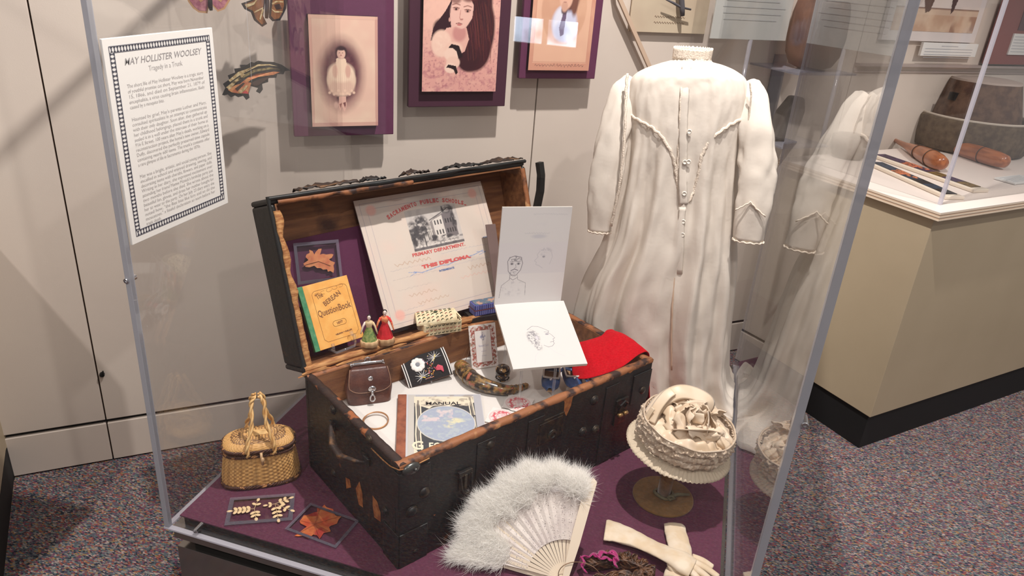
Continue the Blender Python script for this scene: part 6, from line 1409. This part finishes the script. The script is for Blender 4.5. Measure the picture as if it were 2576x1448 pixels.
nu, nv = 288, 56; m = MB(); colv = []
def bprof(v): return 1.0 - .15 * v ** 1.7
def bfn(u, v):
    a = 2 * math.pi * u; k = bprof(v) * (1 - .08 * max(0, .12 - v) / .12); st_ = int(v * 20); wv = math.sin(a * 36 + (math.pi if st_ % 2 else 0)) * math.sin(v * 20 * math.pi % math.pi) ; w_ = BW / 2 * k + .0011 * wv; d_ = BD * k + .0011 * wv; x, y = oval(a, w_, d_)
    return (x, y, v * BH)
m.grid(bfn, nu, nv, wrapu=True); m.add([bfn(i / nu, 0) for i in range(nu)], [tuple(range(nu))[::-1]])
for i, p in enumerate(m.v):
    v = p.z / BH; a = math.atan2(p.y, p.x); dk = .0
    if v < .12: dk = .75 if (math.sin(a * 30 + v * 60) > -.2) else .35
    if v > .88: dk = .85
    if .12 <= v <= .88: dk = .28 * (math.sin(a * 36) < -.35)
    colv.append((dk, 0, 0, 1))
m.build('basket_body', m_wk, bas, smooth=True, cols=colv)
m = MB(); colv = []
def lfn(u, v):
    a = 2 * math.pi * u; k = .90 * math.cos(min(v, 1) * math.pi / 2 * .999) ** .75; z = BH + .006 + .020 * math.sin(v * math.pi / 2); wv = math.sin(a * 44) * math.sin(v * 14 * math.pi); x, y = oval(a, BW / 2 * k, BD * 1.0 * k, .68); return (x, y, z + .0010 * wv)
nu, nv = 288, 40; m.grid(lfn, nu, nv, wrapu=True)
for j in range(nv):
    for i in range(nu):
        a = 2 * math.pi * i / nu; v = j / (nv - 1); dk = 0
        if v < .06: dk = .9
        elif .50 < v < .72: dk = .85 * (math.sin(a * 30) * math.sin(v * 70) > -.1)
        elif v >= .72: dk = .7 * (math.sin(m.v[j * nu + i].x * 900) > .2)
        elif math.sin(a * 44) > .75: dk = .15
        colv.append((dk, 0, 0, 1))
m.build('basket_lid', m_wk, bas, smooth=True, cols=colv)
m_dw = mat('dark_willow', (70, 40, 28), .5, rgb2=(176, 124, 76), nscale=70, lo=.56, hi=.62); m = MB()
def braid(rw, rd, z, r_, n=200, name='dark_braid'):
    m = MB()
    for ph in (0, 2.1, 4.2):
        P = []
        for k in range(n): a = 2 * math.pi * k / n; x, y = oval(a, rw + r_ * .7 * math.cos(a * 30 + ph), rd + r_ * .7 * math.cos(a * 30 + ph)); P.append((x, y, z + r_ * .8 * math.sin(a * 30 + ph)))
        m.tube(P, r_ * .7, 6, closed=True)
    return m.build(name, m_dw, bas, smooth=True)
braid(BW / 2 * .90, BD * .90, BH + .004, .0032); braid(BW / 2 * .90, BD * .90, BH - .008, .0028); braid(BW / 2 * .99, BD * .99, .006, .0034)
m_tw = mat('twisted_straw_handle', (232, 192, 132), .5, rgb2=(208, 160, 98), nscale=60)
for yy, top_y in ((-BD * .93, -.004), (BD * .93, .008)):
    m = MB()
    for s_ in (-1, 1):
        base = crpath([(s_ * BW * .16 + .004, yy, BH - .006), (s_ * BW * .165 + .004, yy * 1.0, BH + .022), (s_ * BW * .09 + .004, yy * .6, BH + .068), (s_ * .014 + .004, top_y + yy * .15, BH + .112), (s_ * .005 + .004, top_y, BH + .130)], 12)
        for ph in (0, math.pi):
            m.tube([Vector(p) + Vector((.0028 * math.cos(i * .42 + ph), .0028 * math.sin(i * .42 + ph), 0)) for i, p in enumerate(base)], .0030, 7)
    m.build('twisted_handle', m_tw, bas, smooth=True)
m = MB(); m.tube([(0.004, -BD * .98, BH + .004), (0.004, -BD * 1.05 - .002, BH - .004), (.006, -BD * 1.06 - .003, BH - .026)], .0032, 8); m.sphere((.006, -BD * 1.06 - .003, BH - .012), .0045, sc=(1, 1, 1.6)); m.build('toggle', mat('bone_toggle', (206, 170, 130), .4), bas, smooth=True)
m = MB(); m.box((0, 0, BH + .0262), (.05, .022, .002)); m.build('lid_panel', m_tw, bas)

# ------------------------------------------------------------ pressed leaves on the deck
PD = Vector((0, 0, DZ + .0012)); NZ = Vector((0, 0, 1))
M, w, h = rect(PD, NZ, [(578, 1256), (738, 1243), (741, 1312), (566, 1324)])
t = sleeve('pressed_fern', 'pair of cream fern-like leaf sprays in one clear sleeve in front of the basket', M, w, h, .010)
m_fr = mat('bleached_leaflet', (226, 196, 152), .7)
def spray(base, tips):
    m = MB(); b = Vector((*px_in(M, [base], PD, NZ)[0], .004))
    for tip, n, L in tips:
        e = Vector((*px_in(M, [tip], PD, NZ)[0], .004)); d = e - b; l = d.length; d.normalize(); s_ = Vector((-d.y, d.x, 0)); m.tube([b, e], .0006, 5)
        for k in range(1, n + 1):
            p = b + d * l * (k / n)
            for sd in (-1, 1):
                if k == n and sd > 0: continue
                dd = (d * .55 + s_ * sd * .85).normalized() if k < n else d; q = p + dd * L * .5; m.sphere((0, 0, 0), L * .5, frame(q, dd, Vector((-dd.y, dd.x, 0))), seg=10, rings=6, sc=(1, .62, .2))
    return m.build('fern_spray', m_fr, t, smooth=True)
spray((640, 1282), [((586, 1288), 5, .0135), ((648, 1264), 2, .012), ((644, 1304), 3, .013)])
spray((692, 1270), [((674, 1273), 2, .011), ((700, 1307), 4, .013), ((730, 1285), 3, .013), ((727, 1257), 3, .013)])
M, w, h = rect(PD, NZ, [(775, 1262), (905, 1316), (845, 1378), (722, 1340)])
t = sleeve('pressed_maple_leaf', 'orange-red autumn maple leaf in a clear sleeve at the foot of the trunk', M, w, h, .007)
mp_pts = [(741, 1349), (752, 1342), (763, 1333), (772, 1326), (756, 1318), (754, 1312), (760, 1304), (764, 1298), (774, 1297), (790, 1290), (798, 1288), (797, 1280), (802, 1276), (808, 1280), (816, 1271), (822, 1278), (838, 1282), (840, 1290), (843, 1298), (848, 1300), (860, 1299), (852, 1308), (848, 1318), (838, 1322), (832, 1324), (828, 1328), (832, 1338), (824, 1340), (814, 1342), (808, 1352), (804, 1357), (798, 1348), (788, 1346), (776, 1356), (762, 1350), (750, 1350)]
m = MB(); leaf_geo(m, px_in(M, mp_pts, PD, NZ), amp=.003); m.build('leaf_blade', mat('autumn_maple', (206, 84, 48), .6, rgb2=(222, 140, 74), nscale=22, lo=.4, hi=.6, rgb3=(176, 52, 40), lo3=.52, hi3=.62, nscale3=20), t)
m = MB(); v0 = Vector((*px_in(M, [(792, 1322)], PD, NZ)[0], .0065))
for tp_ in ((742, 1349), (757, 1312), (806, 1277), (858, 1300), (826, 1338), (804, 1355)): m.tube([v0, Vector((*px_in(M, [tp_], PD, NZ)[0], .0035))], [.0006, .0003], 4)
m.build('veins', mat('leaf_vein', (150, 70, 44), .7), t)
# ------------------------------------------------------------ on the neighbouring counter
CZ = CH + .003
def ctp(px, py, z=0.0): return onz(px, py, CZ + z)
CTI = CM.inverted()
cc_ = onz(2365, 515, CZ)
ac = thing('acrylic_cover', 'clear acrylic cover standing on the display counter', 'cover', Matrix.Translation(cc_) @ CM.to_3x3().to_4x4())
m = MB(); m.box((.61, .004, .45), (1.2, .008, .9)); m.build('front_pane', ACRYL, ac); m = MB(); m.box((.004, .29, .45), (.008, .55, .9)); m.build('side_pane', ACRYL, ac)
m = MB(); m.box((0.004, 0.004, .45), (.010, .010, .9)); m.build('corner_edge', clear('bright_acrylic_edge', (.8, .8, .85), 1.4, 1.47, .15, .5, (220, 217, 226)), ac)
# stone hopper mill
mc = ctp(2560, 440); mc = mc + (mc - Vector((CAM.x, CAM.y, mc.z))).normalized() * .02
m_st = mat('pitted_stone', (104, 88, 70), .95, rgb2=(76, 62, 50), nscale=40, lo=.35, hi=.65, bump=1.0, bscale=90)
m_st2 = mat('reddish_mill_stone', (84, 62, 52), .95, rgb2=(110, 84, 68), nscale=26, bump=.8, bscale=60)
q = ctp(2430, 400); mc = q + KD * .225 + KS * .15
mill = thing('stone_mill', 'round stone mill, reddish upper stone set in a grey basin on the counter', 'mill', Matrix.Translation(mc))
m = MB(); m.lathe([(.20, 0), (.222, .01), (.232, .06), (.232, .125), (.226, .135), (.205, .137), (.196, .128), (.190, .09), (.0001, .085)], 72, fn=lambda v, i, a: v * (1 + .012 * mnoise.noise(v * 14))); m.build('lower_basin', m_st, mill, smooth=True)
m = MB(); m.tube([(.216 * math.cos(a), .216 * math.sin(a), .138) for a in [2 * math.pi * k / 72 for k in range(72)]], .006, 6, closed=True); m.build('pale_rim', mat('pale_worn_stone', (196, 184, 170), .8, bump=.6), mill, smooth=True)
m = MB(); m.lathe([(.176, .086), (.178, .12), (.168, .16), (.134, .278), (.130, .286), (.0001, .290)], 64, fn=lambda v, i, a: v * (1 + .008 * mnoise.noise(v * 12)), mi=0)
for i, f in enumerate(m.f):
    if min(m.v[j].z for j in f) > .272: m.m[i] = 1
m.build('upper_stone', [m_st2, mat('pale_stone_top', (176, 160, 150), .8)], mill, smooth=False)
hq = (Vector((CAM.x, CAM.y, 0)) - Vector((mc.x, mc.y, 0))).normalized(); hd_ = Matrix.Rotation(R_(-38), 3, 'Z') @ hq; m = MB(); m.box((0, 0, 0), (.03, .03, .03), frame(hd_ * .150 + Vector((0, 0, .215)), hd_, Vector((-hd_.y, hd_.x, 0)))); m.build('handle_socket', m_black, mill)
# exercise clubs
m_club = mat('varnished_club_wood', (170, 100, 56), .3, rgb2=(140, 76, 40), nscale=12, stretch=(1, 6, 6), coat=.4); m_bnd = mat('dark_club_band', (52, 34, 28), .5)
def club(label, a, b, L=None):
    A, B = ctp(*a, .013), ctp(*b, .034); d = B - A; l = d.length; d.normalize(); t = thing('wooden_club', label, 'club', frame(A, d, Vector((-d.y, d.x, 0))), 'wooden clubs on the counter')
    prof = [(.0001, -.002), (.011, .0), (.013, .008), (.009, .02), (.0085, l * .18), (.012, l * .34), (.022, l * .52), (.0295, l * .68), (.032, l * .80), (.030, l * .92), (.024, l * .985), (.012, l), (.0001, l)]
    m = MB(); m.lathe(prof, 28, Matrix.Rotation(math.pi / 2, 4, 'Y')); m.build('club_body', m_club, t, smooth=True)
    for f, rr in ((.60, .0272), (.82, .0325)):
        m = MB(); m.tube([(l * f, rr * math.cos(a), rr * math.sin(a)) for a in [2 * math.pi * k / 28 for k in range(28)]], .0016, 6, closed=True, flat=(1, 1.8)); m.build('painted_band', m_bnd, t, smooth=True)
    return t
club('varnished wooden club with its blunt end nearest the ribbons', (2236, 345), (2372, 412))
club('varnished wooden club lying behind the other, pointing towards the mill', (2240, 322), (2535, 408))
# ribbon strips on padded mounts
m_pad = mat('cream_padded_mount', (222, 208, 190), .8)
for label, q4, cols_ in (('cream mount with purple and orange ribbon, the farther of two behind the case corner', [(2195, 398), (2222, 392), (2484, 478), (2450, 492)], ((70, 44, 78), (196, 110, 76), (120, 92, 40))),
                         ('cream mount with blue and black ribbon, the nearer of two at the counter corner', [(2185, 420), (2215, 410), (2420, 498), (2384, 508)], ((48, 62, 82), (196, 116, 78), (34, 28, 30)))):
    P = [ctp(*p) for p in q4]; c = sum(P, Vector()) / 4; X = ((P[3] - P[0]) + (P[2] - P[1])).normalized(); Y = Vector((-X.y, X.x, 0)); L = ((P[3] - P[0]).length + (P[2] - P[1]).length) / 2; W = .07
    t = thing('ribbon_mount', label, 'ribbon', frame(c, X, Y), 'ribbons on padded mounts'); m = MB(); m.box((0, 0, .006), (L, W, .012)); m.build('mount', m_pad, t, bevel=.003)
    m = MB(); mats_ = [mat('ribbon_%s' % nm, cc, .6, rgb2=tuple(int(v * .6) for v in cc), nscale=90, lo=.4, hi=.6) for nm, cc in zip(('first' + label[18:22].strip(), 'second' + label[18:22].strip(), 'third' + label[18:22].strip()), cols_)]
    x = -L * .48; seq = [0, 0, 1, 0, 2, 0, 2]
    for k, s_ in enumerate(seq): m.box((x + L * .93 / 7 * (k + .5), 0, .0135), (L * .93 / 7 - .001, W * .62, .002), mi=s_)
    for k in range(5): m.sphere((-L * .2 + k * .022, .004 * (-1) ** k, .015), .010, seg=8, rings=5, sc=(1.2, .8, .3), mi=1)
    m.build('ribbon', mats_, t)
q = [ctp(*p) for p in ((2482, 441), (2576, 436), (2640, 470), (2500, 476))]; c = sum(q, Vector()) / 4; X = KD; t = thing('counter_label', 'pale text card lying on the counter beside the ribbons', 'label', frame(c + KD * .02, KD, KS)); m = MB(); m.box((0, 0, .004), (.16, .075, .006)); m.build('card', mat('pale_blue_card', (216, 216, 214), .6), t, bevel=.001)
m = MB()
for k in range(5): m.box((-.005, .025 - k * .012, .0074), (.13 - (k % 2) * .02, .002, .0004))
m.build('printed_lines', mat('grey_text_line', (168, 170, 176), .7), t)
# small stone on the counter
q = ctp(2285, 312); t = MB(); t.sphere((0, 0, .016), .03, sc=(1.5, 1, .55), seg=20); o = t.build('round_pebble', m_st, M=Matrix.Translation(q), smooth=True); tag(o, 'small grey-brown pestle stone on the counter behind the clubs', 'stone')
# caption panel held off the wall on a clear post
P_ = [wallpt(x, y, .16) for x, y in ((1808, -118), (2008, -98), (1982, 108), (1800, 92))]
w = ((P_[1] - P_[0]).length + (P_[2] - P_[3]).length) / 2; h = .30; yb = (P_[2].y + P_[3].y) / 2; ct = Vector(((P_[0].x + P_[1].x + P_[2].x + P_[3].x) / 4, yb + h / 2, .16))
t = thing('caption_stand', 'grey caption panel on a clear post seen behind the gown collar', 'sign', WALLM @ Matrix.Translation(ct))
m = MB(); m.box((0, 0, 0), (w, h, .006)); m.build('panel', mat('pale_grey_panel', (172, 172, 168), .5), t, bevel=.001)
m = MB()
for k in range(12): m.box((-.005 * (k % 3), h / 2 - .03 - k * .019, .0036), (w * .82 - (k % 3) * .02, .003, .0006))
m.build('printed_lines', mat('mid_grey_text', (162, 163, 162), .7), t)
PG = clear('bright_acrylic_post', (.85, .85, .88), 1.3, 1.47, .1, .3, (214, 210, 220)); zf = CZ - ct.y
m = MB(); m.tube([(.01, -h / 2, 0), (.01, zf - .25, 0), (.01, zf - .30, -.155)], .007, 8); m.build('clear_post', PG, t, smooth=True)
def vessel(name, label, cat, px, py, ppx, r, hh, mt, prof, d=.35):
    q = ctp(px, py); t = thing(name, label, cat, Matrix.Translation(q)); m = MB(); m.lathe([(a_ * r, b_ * hh) for a_, b_ in prof], 40, fn=lambda v, i, a: v * (1 + .02 * mnoise.noise(v * 12))); m.build('vessel', mt, t, smooth=True); return t
m_dg = mat('dark_grey_stone', (84, 78, 74), .85, rgb2=(66, 58, 54), nscale=20, bump=.5, bscale=60)
kp = wallpt(2035, 172, .13); sp2 = wallpt(1962, 352, .10)
shelf = thing('clear_shelf', 'clear two-tier acrylic wall shelf right of the gown, under the brown pot', 'shelf', WALLM @ Matrix.Translation((kp.x, kp.y, 0)))
FS = clear('frosted_shelf', (.85, .85, .85), 1.2, 1.47, .1, .25); dx, dy = sp2.x - kp.x, sp2.y - kp.y
m = MB(); m.box((-.02, -.004, .12), (.27, .006, .236)); m.build('shelf_plate', FS, shelf)
m = MB(); m.box((dx + .03, dy - .004, .10), (.22, .006, .196)); m.build('shelf_plate', FS, shelf)
m = MB(); m.box((-.02, dy / 2, .004), (.06, abs(dy) + .06, .006)); m.build('back_plate', FS, shelf)
vs_ = thing('iron_pot', 'dark brown rounded iron pot on the clear shelf right of the gown collar', 'pot', WALLM @ Matrix.Translation(kp) @ Matrix.Rotation(-math.pi / 2, 4, 'X'))
m = MB(); m.lathe([(.04, 0), (.072, .012), (.092, .05), (.098, .11), (.094, .18), (.086, .22), (.080, .225), (.0001, .22)], 44); m.build('pot_body', mat('rusty_brown_iron', (98, 70, 58), .7, rgb2=(80, 58, 50), nscale=12, spec=.2), vs_, smooth=True)
vv = thing('stone_slab', 'dark grey leaning stone slab on the lower clear shelf by the gown shoulder', 'stone', WALLM @ Matrix.Translation(sp2) @ Matrix.Rotation(-math.pi / 2, 4, 'X') @ Matrix.Rotation(R_(12), 4, 'Y'))
m = MB(); m.prism([(-.055, 0), (.05, 0), (.045, .12), (.02, .165), (-.02, .16), (-.05, .10)], -.025, .025, frame((0, 0, 0), (1, 0, 0), (0, 0, 1))); m.build('slab', m_dg, vv, bevel=.008)
vessel('stone_bowl', 'brown stone bowl on the counter seen through the right pane', 'bowl', 2130, 395, 0, .07, .085, mat('brown_stone', (104, 84, 74), .9, rgb2=(84, 66, 58), nscale=22, bump=.5), [(.6, 0), (.85, .1), (1, .5), (1.0, .95), (.9, 1), (.8, .9), (.7, .4), (.0001, .3)])

# ---- on the wall above the counter
def wallcard(name, label, cat, quad, off, th, mt, layers=()):
    P = [wallpt(x, y, off) for x, y in quad]; x0, x1 = (P[0].x + P[3].x) / 2, (P[1].x + P[2].x) / 2; y1, y0_ = (P[0].y + P[1].y) / 2, (P[2].y + P[3].y) / 2
    t = thing(name, label, cat, WALLM @ Matrix.Translation(((x0 + x1) / 2, (y0_ + y1) / 2, off))); m = MB(); m.box((0, 0, -th / 2), (x1 - x0, y1 - y0_, th)); m.build('board', mt, t, bevel=.001); return t, x1 - x0, y1 - y0_
t, w, h = wallcard('framed_photograph', 'white-matted photograph of horse legs on sand, on the wall above the counter', 'photograph', [(2262, -150), (2506, -148), (2474, 108), (2236, 102)], .02, .016, mat('white_mat_board', (222, 212, 208), .6))
cv = Canvas(w * .88, h * .86, 150, (206, 178, 156)); cv.rect(0, 0, 1, .20, (196, 160, 134)); cv.noise(8, 101, .7, .4, .7, (222, 196, 170)); cv.rect(0, .27, 1, .44, (222, 208, 200)); cv.line([(0, .275), (1, .275)], .006, (120, 84, 70)); cv.rect(0, .44, 1, 1, (150, 104, 82)); cv.noise(6, 102, .8, .4, .6, (110, 74, 60), (cv.Y > .44).astype(float))
cv.poly([(.26, .5), (.44, .5), (.40, .24), (.35, .22)], (96, 66, 54)); cv.poly([(.62, .5), (.72, .5), (.68, .26), (.655, .22)], (76, 54, 48)); cv.ell(.15, .36, .13, .09, (150, 130, 120), .2, .5); cv.ell(.15, .36, .12, .08, (218, 206, 196), .2, .8); cv.ell(.12, .46, .12, .06, (120, 86, 70), .4); cv.noise(7, 104, .6, .5, .7, (128, 84, 66), ((cv.Y < .2) & (cv.X > .7)).astype(float))
o = cv.build('picture', t, .0012); o.location = (0, .012, 0)
t, w, h = wallcard('caption_card', 'white caption card below the framed horse photograph', 'label', [(2324, 108), (2462, 110), (2454, 143), (2315, 141)], .03, .012, mat('white_card', (232, 230, 226), .6))
m = MB()
for k in range(5): m.box((-w * .02, h / 2 - .012 - k * .011, .0006), (w * .86 if k else w * .3, .0018, .0004))
m.build('printed_lines', mat('grey_text_line', (168, 170, 176), .7), t)
m = MB(); a, b = wallpt(1990, 163, 0), wallpt(2950, 200, 0); x0, x1 = wallpt(2150, 163, 0).x, wallpt(2700, 180, 0).x; zz_ = wallpt(2360, 166, .02).y
m.box(((x0 + x1) / 2, zz_, .012), (x1 - x0, .010, .024)); m.box(((x0 + x1) / 2, wallpt(2360, 182, .01).y, .004), (x1 - x0, .005, .008)); struct(m.build('trim_1', mat('greyish_rail', (170, 156, 150), .5), M=WALLM))
t, w, h = wallcard('red_picture_board', 'dark red picture board with white caption at the right edge of the wall', 'picture', [(2548, -120), (2760, -110), (2700, 176), (2505, 150)], .035, .02, mat('dark_red_board', (132, 66, 60), .6))
m = MB(); a, b = wallpt(2548, 84, .036), wallpt(2534, 137, .036); cx_ = a.x - (t.matrix_world.translation - W1).dot(WD); o_ = Vector(((t.matrix_world.translation - W1).dot(WD), t.matrix_world.translation.z, 0))
y1_, y0_ = a.y - o_.y, b.y - o_.y; xl = (a.x + b.x) / 2 - o_.x; m.box((xl + .09, (y0_ + y1_) / 2, .003), (.18, y1_ - y0_, .006)); m.build('caption', mat('white_card', (232, 230, 226), .6), t)
m = MB()
for k in range(6): m.box((xl + .09, y1_ - .012 - k * .012, .0064), (.16, .0016, .0006))
m.build('printed_lines', mat('grey_text_line', (168, 170, 176), .7), t)
a = wallpt(2560, 76, .036); m = MB(); m.box((a.x - o_.x + .10, a.y - o_.y + .12, .001), (.2, .24, .003)); m.build('dark_picture', mat('very_dark_red_print', (74, 18, 32), .4), t)

# ------------------------------------------------------------ neighbouring cabinet at the left edge
c1 = onz(15, 1133, .11); lc = thing('corner_cabinet', 'cream cabinet with dark recessed base at the left edge of the picture', 'cabinet', (c1.x, c1.y, 0))
fcn = onz(26, 1103, .11); nr = onz(0, 1250, .11); nr = c1 + (nr - c1) * 2.5; fcn = c1 + (fcn - c1).normalized() * .05
pl_ = [(c1.x, c1.y), (fcn.x, fcn.y), (fcn.x - WD.x * .8, fcn.y - WD.y * .8), (nr.x - WD.x * .8, nr.y - WD.y * .8), (nr.x, nr.y)][::-1]; pl_ = [(x - c1.x, y - c1.y) for x, y in pl_]
m = MB(); m.prism(pl_, .0, .11); m.build('kick_base', m_black, lc)
m = MB(); m.prism(pl_, .11, .92); m.build('cabinet_body', m_cb, lc, bevel=.003)

# ------------------------------------------------------------ gallery wall with an unseen glowing window behind the visitor, added for the front pane's reflection
def mirr(px, py, Y):
    d = ray(px, py); t1 = 1.03 / d.y; p = CAM + d * t1; d2 = Vector((d.x, -d.y, d.z)); t2 = (Y - p.y) / d2.y; return p + d2 * t2
YW = -3.2; a, b = mirr(1285, 40, YW), mirr(1452, 122, YW)
x0, x1, z0_, z1_ = min(a.x, b.x), max(a.x, b.x), min(a.z, b.z), max(a.z, b.z)
m = MB(); 
for c_, d_ in (((x0 - 1.5) / 2 * 1 + 0, None),): pass
m.box(((x0 - 2.5) / 2, YW - .05, 1.5), (x0 + 2.5, .1, 3)); m.box(((x1 + 2.5) / 2, YW - .05, 1.5), (2.5 - x1, .1, 3)); m.box(((x0 + x1) / 2, YW - .05, z0_ / 2), (x1 - x0, .1, z0_)); m.box(((x0 + x1) / 2, YW - .05, (3 + z1_) / 2), (x1 - x0, .1, 3 - z1_))
struct(m.build('wall_front', m_wall))
wg = bpy.data.materials.new('added_window_glow'); wg.use_nodes = True; nt = wg.node_tree; nt.nodes.remove(nt.nodes['Principled BSDF']); e = nt.nodes.new('ShaderNodeEmission'); e.inputs[0].default_value = (.72, .82, 1, 1); e.inputs[1].default_value = 11
n = nt.nodes.new('ShaderNodeTexNoise'); n.inputs['Scale'].default_value = 5; tc = nt.nodes.new('ShaderNodeTexCoord'); nt.links.new(tc.outputs['Object'], n.inputs['Vector']); mr = nt.nodes.new('ShaderNodeMapRange'); mr.inputs[1].default_value = .38; mr.inputs[2].default_value = .6; mr.inputs[3].default_value = 2; mr.inputs[4].default_value = 13; nt.links.new(n.outputs[0], mr.inputs[0]); nt.links.new(mr.outputs[0], e.inputs[1]); nt.links.new(e.outputs[0], nt.nodes['Material Output'].inputs[0])
m = MB(); m.box(((x0 + x1) / 2, YW - .06, (z0_ + z1_) / 2), (x1 - x0, .02, z1_ - z0_), mi=0)
for fr in (.0, .5, 1): m.box((x0 + (x1 - x0) * fr, YW - .03, (z0_ + z1_) / 2), (.03, .04, z1_ - z0_), mi=1)
struct(m.build('added_window_1', [wg, m_black]))
